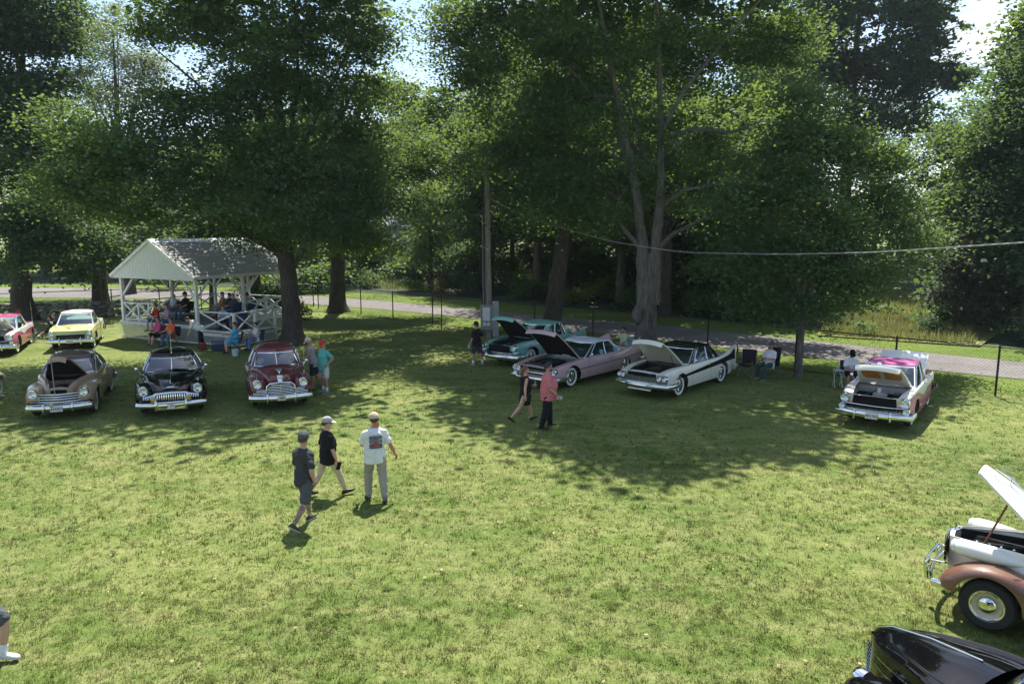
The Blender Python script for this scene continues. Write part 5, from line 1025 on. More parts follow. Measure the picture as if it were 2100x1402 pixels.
# black sedan with toothed grille
S2 = fat_spec(xf=2.38, lower=P_BLACK, upper=P_BLACK, hood=(.92, 2.30), doors=[(-.35, .70), (-1.0, -.38)], w=[(-2.5, .46), (-2.2, .64), (-1.6, .78), (-.8, .90), (0, .93), (.6, .92), (.95, .88), (1.4, .74), (2.0, .66), (2.38, .50)], zt=[(-2.5, .62), (-2.1, .84), (-1.5, .98), (-.8, 1.02), (.6, 1.02), (1.2, .98), (1.9, .88), (2.38, .70)], zc=[(-2.5, .68), (-2.2, .92), (-1.5, 1.12), (.75, 1.14), (1.3, 1.13), (1.9, 1.06), (2.2, .96), (2.38, .78)], ze=[(-2.5, .66), (-2.1, .88), (-1.5, 1.02), (.7, 1.05), (1.2, 1.02), (1.9, .92), (2.38, .74)])
FB = dict(FW); FB.update(x0=-.55, x1=2.38, yc=[(-.55, .72), (.9, .72), (1.8, .71), (2.38, .70)], a=[(-.55, .16), (.5, .24), (1.4, .27), (2.0, .265), (2.22, .24), (2.33, .17), (2.38, .09)], zt=[(-.55, .72), (.3, .90), (1.2, .97), (1.8, .96), (2.15, .90), (2.32, .80), (2.38, .70)], zb=[(-.55, .30), (1.1, .30), (2.0, .40), (2.38, .52)], arch=(1.58, .42, .37))
GHB = dict(GH48); GHB.update(base=(-1.95, .95, .86), top=(-1.0, .26, .62), z=1.52, split_ws=True, fr=.016, ws=.88)
car, B, parts = forties('classic_car', 'glossy black sedan with chrome toothed grille and two amber fog lamps', -10.84, 23.24, 292.7, P_BLACK, P_BLACK, S2, FB, RWG, GHB, .37, yw=.78, wheels=(1.58, -1.48))
for q in (1, -1): headlight(car, (2.375, q * .72, .79), .125); headlight(car, (2.56, q * .46, .565), .085, name='fog_lamp', lensmat=AMBER)
gg = MB().grid([[(2.44 - .10 * (y / .75) ** 2, y, z) for y in np.linspace(-.72, .72, 9)] for z in (.46, .56, .64)], 0, flip=True).build('grille', UNDER, car)
for k in range(25):
    y = -.72 + k * .06; hgt = .64 + .06 * (1 - (y / .72) ** 2); MB().tube([(2.50 - .12 * (y / .75) ** 2, y, .475), (2.545 - .12 * (y / .75) ** 2, y, .56), (2.49 - .12 * (y / .75) ** 2, y, hgt)], [.012, .019, .014], 6).build('grille_tooth', CHROME, gg, 50)
MB().tube([(2.46 - .12 * (y / .75) ** 2, y, z) for y, z in [(-.80, .50), (-.70, .60), (-.45, .665), (-.40, .70), (0, .725), (.40, .70), (.45, .665), (.70, .60), (.80, .50)]], .034, 8).build('grille_surround', CHROME, gg, 50)
def bk_ext(b): b.grid([[(2.62, y, z) for y in np.linspace(-.37, .37, 5)] for z in (.27, .40, .47)], 0, flip=True); b.tube([(2.64, y, .475) for y in np.linspace(-.38, .38, 5)], .025, 8)
bumper(car, 2.60, .90, .18, .39, .072, .05, (-.40, .40), .30, .45, extra=bk_ext); bumper(car, -2.66, .92, -.16, .40, .078, .04, (-.36, .36), .2, -.35, 'rear_bumper')
plate(car, '77', (2.66, 0, .37), w=.20, h=.15); MB().box((2.37, 0, .865), (.05, .20, .05), 0, Matrix.Rotation(-.6, 3, 'Y')).build('hood_emblem', CHROME, car, bevel=.012); MB().box((2.35, 0, .85), (.03, .44, .05), 0, Matrix.Rotation(-.6, 3, 'Y')).build('emblem_base', GREYM, car)
MB().tube([(2.25, 0, .955), (1.85, 0, 1.09), (1.2, 0, 1.15)], [.018, .014, .008], 6).build('hood_spear', CHROME, car, 50)
for q in (1, -1): mirror(car, (.78, q * .88, 1.04), q); MB().tube([(2.1, q * .74, .945), (1.2, q * .76, 1.0)], [.010, .005], 6).build('wing_spear', CHROME, car, 50)
antenna(car, (.26, 0, 1.55), .75); MB().tube([(.75, .86, 1.08), (.60, .95, 1.16)], .012, 6).build('spotlamp_arm', CHROME, car); headlight(car, (.66, .98, 1.20), .055, name='spotlamp')
# maroon sedan with stacked chrome bars
S2 = fat_spec(xf=2.26, lower=P_MAROON, upper=P_MAROON, hood=(.92, 2.18), doors=[(-.35, .70), (-1.0, -.38)])
FP = dict(FW); FP.update(x0=.0, x1=2.30, yc=[(0, .68), (.9, .67), (1.5, .66), (2.0, .645), (2.30, .64)], a=[(0, .18), (.7, .25), (1.2, .28), (1.7, .28), (2.08, .265), (2.24, .20), (2.30, .10)], zt=[(0, .80), (.8, .94), (1.3, .97), (1.85, .95), (2.12, .88), (2.26, .77), (2.30, .68)], arch=(1.50, .42, .36))
GHP = dict(GH48); GHP.update(z=1.55, split_ws=True, fr=.020, base=(-1.95, .92, .82), top=(-1.05, .26, .60))
car, B, parts = forties('classic_car', 'maroon sedan with broad stacked chrome grille beside the two standing men', -7.83, 24.09, 291.0, P_MAROON, P_MAROON, S2, FP, RWG, GHP, yw=.74, wheels=(1.50, -1.48))
for q in (1, -1):
    headlight(car, (2.305, q * .665, .80), .125); MB().tube([(2.22, q * .665, .93), (1.75, q * .67, .975)], [.014, .006], 6).build('wing_spear', CHROME, car, 50)
gg = MB().grid([[(2.34 - .06 * (y / .4) ** 2, y, z) for y in np.linspace(-.38, .38, 7)] for z in (.46, .60, .80)], 0, flip=True).build('grille', UNDER, car)
for k in range(7):
    z = .48 + k * .048; w = .38 if k < 5 else .38 - .05 * (k - 4); MB().tube([(2.40 - .07 * (y / .4) ** 2, y, z) for y in np.linspace(-w, w, 7)], .015, 8).build('grille_bar', CHROME, gg, 50)
for q in (1, -1):
    for k in range(4): MB().tube([(2.35 - .10 * ((y - .38) / .4) ** 2, q * y, .485 + k * .045) for y in (.40, .55, .70, .80)], .015, 8).build('grille_bar', CHROME, gg, 50)
MB().tube([(2.36, y, z) for y, z in [(-.41, .60), (-.40, .74), (-.30, .815), (0, .835), (.30, .815), (.40, .74), (.41, .60)]], .024, 8).build('grille_surround', CHROME, gg, 50)
MB().tube([(2.42, 0, .48), (2.42, 0, .80)], .010, 6).build('grille_bar', CHROME, gg, 50)
MB().lathe([(0, .05), (.06, .04), (.085, 0), (.08, -.04)], 16, 0, 'X', (2.30, 0, .875)).build('nose_badge', CHROME, car, 50)
for k in range(5): MB().tube([(2.265, (k - 2) * .032, .90), (2.10, (k - 2) * .034, .995), (1.80, (k - 2) * .036, 1.075), (1.55, (k - 2) * .036, 1.105)], .012, 6).build('hood_stripe', CHROME, car, 50)
MB().tube([(2.06, 0, 1.06), (1.94, 0, 1.11), (1.80, 0, 1.12)], [.02, .05, .015], 8).build('hood_ornament', CHROME, car, 50)
bumper(car, 2.50, .89, .18, .38, .085, .045, (-.40, .40), .28, .40); bumper(car, -2.62, .90, -.16, .40, .078, .04, (-.36, .36), .2, -.35, 'rear_bumper')
plate(car, '887', (2.59, 0, .40), mat=PLATE_Y, w=.24, h=.15); antenna(car, (1.35, .80, .95), .8); mirror(car, (.80, .82, 1.05), 1); MB().tube([(.80, .80, 1.10), (.66, .92, 1.16)], .012, 6).build('spotlamp_arm', CHROME, car); headlight(car, (.72, .95, 1.18), .055, name='spotlamp'); B.strip((-.9, .60), (.65, .60), .008, CHROME)
# beige car at the very left edge
S2 = fat_spec(lower=P_BEIGE, upper=P_BEIGE)
car, B, parts = forties('classic_car', 'beige car of which only the rounded tail shows at the left frame edge', -16.9, 21.63, 285.0, P_BEIGE, P_BEIGE, S2, FW, RWG, GH48, rim=RIM_T)
for q in (1, -1): headlight(car, (2.14, q * .64, .76), .105); mirror(car, (.9, q * .84, 1.02), q)
vgrille(car, (.54, .62, .70), (.6, .56, .5), 2.33, .16); bumper(car, 2.44, .92, .16, .38, .078, .04, (-.36, .36), .22, .4)
# ---- brown and white prewar car at the right edge, hood up
S2 = fat_spec(xf=2.10, zr=.34, lower=P_WHITE, upper=P_WHITE, w=[(-2.5, .5), (-1.6, .70), (-.8, .80), (0, .80), (.7, .70), (1.3, .52), (1.8, .38), (2.10, .26)], zt=[(-2.5, .7), (-1.5, 1.0), (.3, 1.02), (1.2, .99), (2.10, .95)], ze=[(-2.5, .72), (-1.5, 1.03), (.7, 1.06), (2.10, .97)], zc=[(-2.5, .74), (-1.5, 1.14), (.75, 1.18), (1.5, 1.13), (2.10, 1.02)], hw=[(-2.5, .3), (-1, .62), (.75, .56), (1.4, .42), (1.8, .32), (2.10, .22)], hood=(.62, 2.04), cabin=(-1.1, .50), doors=[(-.60, .45)], hood_open=R(44), lip=.02, open_to=9, hood_under=P_WHITE, bow=.04, chin=.06, interior=IN_GREY)
FK = dict(x0=-.55, x1=2.08, yc=[(-.55, .66), (.3, .64), (1.4, .66), (2.08, .66)], a=[(-.55, .14), (.2, .18), (.9, .22), (1.5, .23), (1.85, .215), (2.0, .16), (2.08, .06)], zt=[(-.55, .36), (-.1, .46), (.5, .68), (1.0, .83), (1.45, .885), (1.75, .83), (1.95, .70), (2.05, .58), (2.08, .50)], zb=[(-.55, .32), (.9, .34), (1.9, .44), (2.08, .46)], arch=(1.45, .41, .36), b=.24)
RK = dict(RWG); GHK = dict(GH48); GHK.update(base=(-1.8, .55, .74), top=(-1.2, .15, .58), z=1.56)
car = car_root('classic_car', 'brown and white prewar car with raised white hood, cut by the right frame edge', 8.05, 8.98, 137); B = Body(car, S2); parts = B.build(); greenhouse(car, GHK, B.zt, [P_WHITE, P_WHITE])
for q in (1, -1):
    fender(car, 'front_wing', FK, P_COPPER, q); fender(car, 'rear_wing', RK, P_COPPER, q); wheel(car, 1.45, q * .74, .355, False, 'dog', RIM_CR, .17, True); wheel(car, -1.48, q * .74, .355, False, 'dog', RIM_CR, .17, True)
    rr = []; 
    for x, r in ((1.98, .0), (1.97, .06), (1.93, .10), (1.85, .125), (1.7, .128), (1.5, .115), (1.3, .085), (1.15, .05), (1.05, .01)): rr.append([(x, q * .52 + r * cos(a), .985 - (1.95 - x) * .045 + r * .92 * sin(a)) for a in np.linspace(0, 2 * pi, 17)[:-1]])
    pod = MB().grid(rr, 0, True).build('headlight_pod', P_WHITE, car, 60, clean=True); MB().lathe([(0, .035), (.06, .025), (.09, .0), (.10, -.03)], 18, 0, 'X', (1.965, q * .52, .985)).build('lens', LENSW, pod, 60)
    MB().bar((1.5, q * .38, .93), (1.5, q * .5, .95), .06, .05).build('pod_bracket', P_WHITE, pod)
    MB().box((-.05, q * .695, .33), (1.9, .20, .03)).build('running_board', UNDER, car)
vgrille(car, (.62, .69, .76, .83, .90), (.26, .26, .25, .24, .22), 2.16, .10); MB().tube([(2.12, 0, .52), (2.17, 0, .80), (2.12, 0, 1.02), (2.02, 0, 1.06)], [.02, .02, .022, .02], 8).build('grille_spine', CHROME, car, 50); MB().lathe([(0, .06), (.03, .05), (.045, .02), (.04, 0)], 12, 0, 'Z', (2.02, .0, 1.03)).build('radiator_cap', CHROME, car, 50)
bumper(car, 2.28, .76, .14, .46, .055, .03, (-.34, .34), .30, .26); bb = MB()
for q in (1, -1): bb.tube([(2.32, q * .34, .60), (2.05, q * .34, .62)], .014, 6); bb.tube([(2.32, q * .34, .50), (2.0, q * .34, .48)], .018, 6)
bb.tube([(2.33, y, .62) for y in np.linspace(-.34, .34, 5)], .012, 6); bb.build('bumper_bracket', CHROME, car, 50)
h = parts['hood']; MB().tube([(1.32, 0, -.09), (1.12, 0, -.03), (.82, 0, -.005)], [.008, .022, .006], 8, ell=(1, .4)).build('hood_ornament', CHROME, h, 50); MB().tube([(1.10, 0, -.03), (1.05, 0, -.10)], .010, 6).build('ornament_stay', CHROME, h)
for q in (1, -1): t_ = link('hood_script', text_mesh('Packard', .05, GREYM), h, (1.20, q * (B.hw(1.82) + .006), -.075)); t_.rotation_euler = (R(70), 0, pi if q > 0 else 0)
MB().tube([(1.70, .12, .84), (1.37, .17, 1.78)], .014, 6).build('prop_rod', plain('rusty_rod', (.16, .07, .04), .8), car, 50)
ee = MB().lathe([(0, .10), (.12, .09), (.15, .06), (.15, .0)], 20, 0, 'Z', (1.05, .05, .98)); ee.tube([(1.9, .1, .93), (1.5, .12, .98), (1.2, .05, 1.0)], .025, 8, 0); ee.box((1.45, 0, .88), (.70, .34, .16)); ee.build('engine_top', P_BLACK, car, 40)
for k in range(5): MB().lathe([(0, .03), (.022, .02), (.026, 0)], 8, 0, 'Z', (1.75 - k * .15, .14, .965)).build('spark_plug', CHROME, car, 50)
# ---- black prewar car in the bottom right corner
S2 = fat_spec(xf=1.98, zr=.34, lower=P_BLACK, upper=P_BLACK, w=[(-2.5, .5), (-1.6, .70), (-.8, .80), (0, .80), (.7, .72), (1.3, .53), (1.75, .33), (1.98, .10)], zt=[(-2.5, .7), (-1.5, 1.0), (.3, .98), (1.2, .92), (1.98, .80)], ze=[(-2.5, .72), (-1.5, 1.03), (.7, 1.04), (1.5, .98), (1.98, .84)], zc=[(-2.5, .74), (-1.5, 1.14), (.75, 1.18), (1.3, 1.13), (1.75, 1.03), (1.90, .95), (1.98, .85)], hw=[(-2.5, .3), (-1, .62), (.75, .50), (1.4, .30), (1.98, .04)], hood=(.72, 1.96), cabin=(-1.1, .55), doors=[(-.60, .5)], bow=.05, chin=.06)
FQ = dict(FK); FQ.update(x0=-.55, x1=1.74, yc=[(-.55, .66), (1.2, .68), (1.74, .69)], zt=[(-.55, .34), (-.1, .44), (.5, .64), (.95, .75), (1.3, .79), (1.5, .77), (1.64, .70), (1.72, .60), (1.74, .52)], a=[(-.55, .14), (.2, .18), (.9, .22), (1.3, .23), (1.5, .215), (1.66, .15), (1.74, .06)], zb=[(-.55, .32), (.9, .34), (1.6, .42), (1.74, .46)], arch=(1.22, .38, .33))
car = car_root('classic_car', 'black prewar car with long pointed nose in the bottom right corner', 4.97, 6.07, 115); B = Body(car, S2); parts = B.build(); GHK2 = dict(GHK); GHK2.update(base=(-1.8, .60, .74)); greenhouse(car, GHK2, B.zt, [P_BLACK, P_BLACK])
for q in (1, -1):
    fender(car, 'front_wing', FQ, P_BLACK, q); fender(car, 'rear_wing', RK, P_BLACK, q); wheel(car, 1.22, q * .72, .33, False, 'dog', RIM_B, .17, True); wheel(car, -1.48, q * .74, .355, False, 'dog', RIM_B, .17, True)
    headlight(car, (1.62, q * .64, .70), .085); B.strip((.75, .90), (1.80, .83), .008, CHROME); B.strip((.75, .78), (1.70, .74), .006, CHROME)
    gg = MB().grid([[(1.99 - t * .30, q * (.06 + t * .24), z) for t in (0, .5, 1)] for z in (.42, .60, .78)], 0, flip=q > 0).build('grille', UNDER, car)
    for k in range(8): MB().tube([(2.0 - t * .30, q * (.06 + t * .24), .44 + k * .045) for t in (0, .5, 1)], .008, 5).build('grille_bar', CHROME, gg, 50)
MB().tube([(1.96, 0, .90), (1.90, 0, .962), (1.75, 0, 1.042), (1.3, 0, 1.138), (.75, 0, 1.19)], [.014, .016, .014, .012, .010], 8).build('hood_spine', CHROME, car, 50)
# ------------------------------------------------------------------ people
SKIN = {'fair': plain('fair_skin', (.52, .30, .22), .55, var=.06), 'tan': plain('tanned_skin', (.40, .21, .14), .55, var=.08), 'red': plain('sunburnt_skin', (.44, .19, .14), .55, var=.08)}
def tattoo_mat():
    m, t, o = newmat('tattooed_skin'); p = principled(t, (.45, .25, .18), .55); n = noise(t, 16, 5, .6, dist=1.5); c = t.nodes.new('ShaderNodeTexCoord'); sx = t.nodes.new('ShaderNodeSeparateXYZ'); lk(t, c.outputs['Object'], sx.inputs[0])
    r = ramp(t, n.outputs['Fac'], [(.40, (.10, .12, .13)), (.50, (.28, .10, .08)), (.56, (.30, .24, .20)), (.64, (.46, .26, .19))]); z = t.nodes.new('ShaderNodeMapRange'); z.inputs[1].default_value = .14; z.inputs[2].default_value = .18; lk(t, sx.outputs['Z'], z.inputs[0])
    z2 = t.nodes.new('ShaderNodeMapRange'); z2.inputs[1].default_value = .52; z2.inputs[2].default_value = .46; lk(t, sx.outputs['Z'], z2.inputs[0]); ml = t.nodes.new('ShaderNodeMath'); ml.operation = 'MULTIPLY'; lk(t, z.outputs[0], ml.inputs[0]); lk(t, z2.outputs[0], ml.inputs[1])
    lk(t, mixc(t, ml.outputs[0], (.47, .27, .20), r.outputs['Color']), p.inputs['Base Color']); lk(t, p.outputs[0], o.inputs['Surface']); return m
SKIN['tattoo'] = tattoo_mat()
HAIR = {'brown': plain('brown_hair', (.055, .030, .018), .6, var=.3), 'dark': plain('dark_hair', (.018, .014, .012), .6), 'auburn': plain('auburn_hair', (.16, .060, .028), .55, var=.3), 'grey': plain('grey_hair', (.30, .29, .28), .7), 'blond': plain('blond_hair', (.38, .24, .10), .6, var=.2)}
EYE = plain('eye_dark', (.01, .01, .012), .2); LIP = plain('lips', (.34, .12, .10), .5)
CL = {k: fabric('cloth_' + k, c) for k, c in dict(charcoal=(.045, .050, .058), slate=(.085, .095, .105), black=(.012, .012, .014), white=(.74, .75, .76), cream=(.58, .47, .34), khaki=(.34, .31, .26), coral=(.56, .17, .185), navy=(.022, .028, .050), greymarl=(.34, .35, .36), teal=(.10, .40, .36), stone=(.56, .52, .47), red=(.46, .045, .055), palegreen=(.50, .56, .30), pink=(.58, .08, .22), orange=(.72, .13, .055), scarlet=(.40, .025, .03), mauve=(.34, .25, .38), denim=(.085, .13, .21), aqua=(.09, .42, .62), paleblue=(.38, .48, .60), darkgreen=(.035, .075, .075), skyblue=(.12, .20, .42), rose=(.42, .20, .20)).items()}
SHOE_W = plain('shoe_rubber_white', (.55, .54, .50), .6); SHOE = {'black': plain('black_shoe', (.018, .017, .016), .5), 'white': plain('white_shoe', (.66, .65, .62), .6), 'grey': plain('grey_shoe', (.14, .14, .14), .6), 'olive': plain('olive_shoe', (.055, .050, .030), .7), 'brown': plain('brown_sandal', (.13, .075, .04), .6)}
QUEUE = []
def ring_loft(mb, rings, seg=16):
    """rings: (centre, front axis, side axis, rf, rs)"""
    vs = []; fs = []; n = len(rings)
    for c, f, l, rf, rs in rings:
        for k in range(seg): a = 2 * pi * k / seg; vs.append(Vector(c) + Vector(f) * (rf * cos(a)) + Vector(l) * (rs * sin(a)))
    for i in range(n - 1):
        for k in range(seg): a, b = i * seg + k, i * seg + (k + 1) % seg; fs.append((a, b, b + seg, a + seg))
    fs += [tuple(range(seg))[::-1], tuple(range((n - 1) * seg, n * seg))]; mb.add(vs, fs)
def caps(mb, pts, rads, seg=12):
    P = [Vector(p) for p in pts]; n = len(P)
    a = P[0] - (P[1] - P[0]).normalized() * rads[0] * .5; b = P[-1] + (P[-1] - P[-2]).normalized() * rads[-1] * .5
    mb.tube([a] + P + [b], [rads[0] * .75] + list(rads) + [rads[-1] * .75], seg)
def fused(mb, vox, nm, mat, parent, post=None, sm=4):
    me = mb.mesh(nm, mat); o = bpy.data.objects.new(nm, me); COL.objects.link(o); o.parent = parent
    m = o.modifiers.new('r', 'REMESH'); m.mode = 'VOXEL'; m.voxel_size = vox; m.use_smooth_shade = True
    q = o.modifiers.new('s', 'SMOOTH'); q.iterations = sm; q.factor = .5
    QUEUE.append((o, mat, post)); return o
def flush():
    bpy.context.view_layer.update(); dg = bpy.context.evaluated_depsgraph_get()
    for o, mat, post in QUEUE:
        me = bpy.data.meshes.new_from_object(o.evaluated_get(dg)); me.name = o.name; me.materials.clear()
        if post is not None:
            b = bmesh.new(); b.from_mesh(me); t = post.mesh('t', mat); b.from_mesh(t); b.to_mesh(me); b.free(); bpy.data.meshes.remove(t)
        if o.name.split('.')[0] in ('shirt', 'trousers', 'shorts', 'dress'):
            co = np.zeros(len(me.vertices) * 3, np.float32); no = np.zeros(len(me.vertices) * 3, np.float32); me.vertices.foreach_get('co', co); me.vertices.foreach_get('normal', no); co = co.reshape(-1, 3); no = no.reshape(-1, 3); ph = (hash(o.name) % 97) * .37
            x_, y_, z_ = co[:, 0], co[:, 1], co[:, 2]; f_ = np.sin(z_ * 46 + 3.2 * np.sin(x_ * 17 + ph) + 2.6 * np.sin(y_ * 15 - ph)) * .55 + np.sin(z_ * 23 - 21 * y_ + 2 * np.sin(x_ * 20 + ph)) * .6 + np.sin(x_ * 34 + z_ * 27 + ph) * .35
            me.vertices.foreach_set('co', (co + no * (.0055 * f_)[:, None]).ravel())
        me.materials.append(mat); me.polygons.foreach_set('use_smooth', [True] * len(me.polygons)); o['_m'] = 1
        FIN.append((o, me))
    for o, me in FIN: o.modifiers.clear(); o.data = me; del o['_m']
    QUEUE.clear(); FIN.clear()
FIN = []
def person(label, loc, yawd, h=1.75, pose=None, skin='fair', hair='brown', hat=None, top='tee', topc='white', bot='pants', botc='khaki', shoe='black', fat=1., lean=0, head=(0, 0), sit=None, group='visitors at the car show', vox=.020, sandal=False, glasses=False, sole=None, female=False, longhair=False, sock=None, legskin=None, roll=0, beard=False, apron=None):
    ps = dict(hl=(0, 4), hr=(0, 4), kl=4, kr=4, al=(0, 12), ar=(0, 12), el=12, er=12, il=0, ir=0, curl=.5, fl=0, fr=0); ps.update(pose or {})
    s = h / 1.75; root = empty('person', (0, 0, 0), R(yawd), label, 'person', group); ln = R(lean); u = Vector((sin(ln), sin(R(roll)) * .6, cos(ln))).normalized(); fr = Vector((cos(ln), 0, -sin(ln))); lt = u.cross(fr).normalized(); fr = lt.cross(u)
    def leg(side, hip, kn):
        a, ab = R(hip[0]), R(hip[1]); d1 = Vector((sin(a), side * sin(ab), -cos(a) * cos(ab))).normalized(); a2 = a - R(kn); d2 = Vector((sin(a2), side * sin(ab) * .5, -cos(a2))).normalized()
        H = Vector((0, side * .088 * s * (.6 + .4 * fat), 0)); K = H + d1 * .43 * s; A = K + d2 * .415 * s; return H, K, A, d2
    L, Rg = leg(1, ps['hl'], ps['kl']), leg(-1, ps['hr'], ps['kr'])
    low = min(L[2].z, Rg[2].z); base = sit if sit is not None else -low + .075 * s
    O = Vector((0, 0, base)); tp = lambda d, f=0, l=0: O + u * (d * s) + fr * (f * s) + lt * (l * s)
    body = MB(); F = fat; bel = max(0, F - 1); hipw = 1.06 if female else 1.0; shw = .9 if female else 1.0
    prof = [(-.11, .085, .12 * hipw), (-.02, .115, .162 * hipw), (.08, .112 + .06 * bel, .152), (.20, .098 + .14 * bel, .138 + .09 * bel), (.32, .112 + .09 * bel, .152 + .03 * bel), (.42, .114, .172 * shw), (.485, .088, .165 * shw), (.53, .060, .095), (.56, .052, .056)]
    if female: prof[4] = (.32, .125 + .06 * bel, .146)
    def trunk(mb, d0, d1, o, fl=0., seg=18):
        rs = []
        for k in range(len(prof)):
            d, rf, rl = prof[k]
            if d0 - .001 <= d <= d1 + .001: rs.append((tp(d, (.02 + .05 * bel) if .05 < d < .35 else 0), fr, lt, (rf * (.7 + .3 * F) + o) * s, (rl * (.75 + .25 * F) + o) * s))
        return rs
    ring_loft(body, trunk(body, -.2, .6, 0)); caps(body, [tp(.50), tp(.63, .015)], [.055 * s, .050 * s])
    hy, hp = R(head[0]), R(head[1]); Rh = Matrix((fr, lt, u)).transposed() @ Matrix.Rotation(hy, 3, 'Z') @ Matrix.Rotation(hp, 3, 'Y'); HC = tp(.70, .025)
    hx = lambda a, b, c: HC + Rh @ Vector((a * s, b * s, c * s))
    body.ellip(HC, (.098 * s, .077 * s, .112 * s), 16, 12, 0, Rh); body.ellip(hx(.028, 0, -.058), (.066 * s, .058 * s, .062 * s), 14, 10, 0, Rh); body.ellip(hx(.098, 0, -.022), (.020 * s, .013 * s, .026 * s), 8, 6, 0, Rh)
    for q in (1, -1): body.ellip(hx(-.005, q * .077, -.015), (.018 * s, .010 * s, .030 * s), 8, 6, 0, Rh)
    arms = {}; hands = MB()
    for side, key, ek, ik in ((1, 'al', 'el', 'il'), (-1, 'ar', 'er', 'ir')):
        a, ab = R(ps[key][0]), R(ps[key][1]); S0 = tp(.450, 0, side * .168 * shw * (.85 + .15 * F)); d1 = Vector((sin(a) * cos(ab), side * sin(ab), -cos(a) * cos(ab))); E = S0 + d1 * .29 * s; a2 = a + R(ps[ek]); d2 = Vector((sin(a2) * cos(ab), side * (sin(ab) - sin(R(ps[ik]))), -cos(a2) * cos(ab))).normalized(); Wr = E + d2 * .25 * s; arms[side] = (S0, d1, E, d2, Wr)
        f_ = .8 + .2 * F; caps(body, [S0, S0.lerp(E, .5), E], [.047 * s * f_, .046 * s * f_, .040 * s * f_]); caps(body, [E, E.lerp(Wr, .35), Wr], [.041 * s * f_, .041 * s * f_, .027 * s])
        # hand: palm, four fingers and a thumb
        pn = Vector((0, side, 0)) - d2 * d2.y * side; pn.normalize(); ac = d2.cross(pn).normalized() * side; c = Wr + d2 * .05 * s; hands.tube([Wr - d2 * .015, Wr + d2 * .03 * s, Wr + d2 * .085 * s], [.026 * s, .040 * s, .037 * s], 8, ell=(.5, 1) if abs(d2.z) < .9 else (1, .5))
        cu = ps['curl']
        for k, (o_, fl_) in enumerate(((-.028, .062), (-.010, .072), (.009, .067), (.026, .052))):
            p0 = Wr + d2 * .083 * s + ac * o_ * s; d3 = (d2 * cos(cu * .7) - pn * sin(cu * .7)).normalized(); d4 = (d2 * cos(cu * 1.9) - pn * sin(cu * 1.9)).normalized(); hands.tube([p0, p0 + d3 * fl_ * .5 * s, p0 + (d3 * .5 + d4 * .5) * fl_ * s], [.0095 * s, .009 * s, .007 * s], 6)
        t0 = Wr + d2 * .03 * s - ac * .03 * s; hands.tube([t0, t0 + (d2 * .6 - ac * .6 - pn * .3) * .035 * s, t0 + (d2 * .8 - ac * .35 - pn * .6) * .065 * s], [.012 * s, .011 * s, .008 * s], 6)
    for H, K, A, d2 in (L, Rg):
        f_ = .75 + .25 * F; caps(body, [O + H, O + H.lerp(K, .5), O + K], [.088 * s * f_, .075 * s * f_, .056 * s * f_]); caps(body, [O + K, O + K.lerp(A, .3), O + K.lerp(A, .7), O + A], [.055 * s * f_, .060 * s * f_, .044 * s, .036 * s])
    bo = fused(body, vox * s, 'body', SKIN[skin], root, hands, 3)
    # clothes
    if top:
        t = MB(); d0 = {'dress': -.02}.get(top, -.12)
        rs = trunk(t, d0, .49, .020); 
        if top == 'dress': rs = [(tp(-.34), fr, lt, .155 * s * (.7 + .3 * F), .20 * s * (.8 + .2 * F)), (tp(-.20), fr, lt, .150 * s * (.7 + .3 * F), .195 * s * (.8 + .2 * F)), (tp(-.10), fr, lt, .140 * s * (.7 + .3 * F), .185 * s)] + rs
        else:
            bx = max(q_[3] for q_ in rs[:5]); by = max(q_[4] for q_ in rs[:4]); hem = []
            for d, kf in ((-.17 if F > 1.1 else -.14, .96), (-.08, .98), (0., 1.), (.08, 1.)):
                hem.append((tp(d, .045 * bel), fr, lt, max(bx * kf - .012 * s, (.140 * F ** .5 + .012) * s), max(by * kf, (.184 * F ** .5 + .012) * s)))
            rs = hem + [q_ for q_, d in zip(rs, [k_[0] for k_ in prof if -.121 <= k_[0] <= .491]) if d > .1]
        nk = 1.0 if top in ('tee', 'polo') else .85
        rs.append((tp(.525), fr, lt, .075 * s * nk, .115 * s * nk)); rs.append((tp(.55), fr, lt, .064 * s * nk, .070 * s * nk)); ring_loft(t, rs, 18)
        if top in ('tee', 'polo'):
            for side in (1, -1): S0, d1, E, d2, Wr = arms[side]; f_ = .8 + .2 * F; caps(t, [S0 + d1 * .01, S0.lerp(E, .4), S0.lerp(E, .80)], [.066 * s * f_, .066 * s * f_, .074 * s * f_])
        else:
            for side in (1, -1): S0 = arms[side][0]; caps(t, [tp(.50, 0, side * .06), tp(.50, 0, side * .115 * shw)], [.05 * s, .048 * s])
        if female and top != 'tank':
            for q in (1, -1): t.ellip(tp(.34, .10, q * .062), (.07 * s, .072 * s, .072 * s), 10, 8)
        sh = fused(t, vox * 1.1 * s, 'dress' if top == 'dress' else 'shirt', CL[topc], root, None, 4)
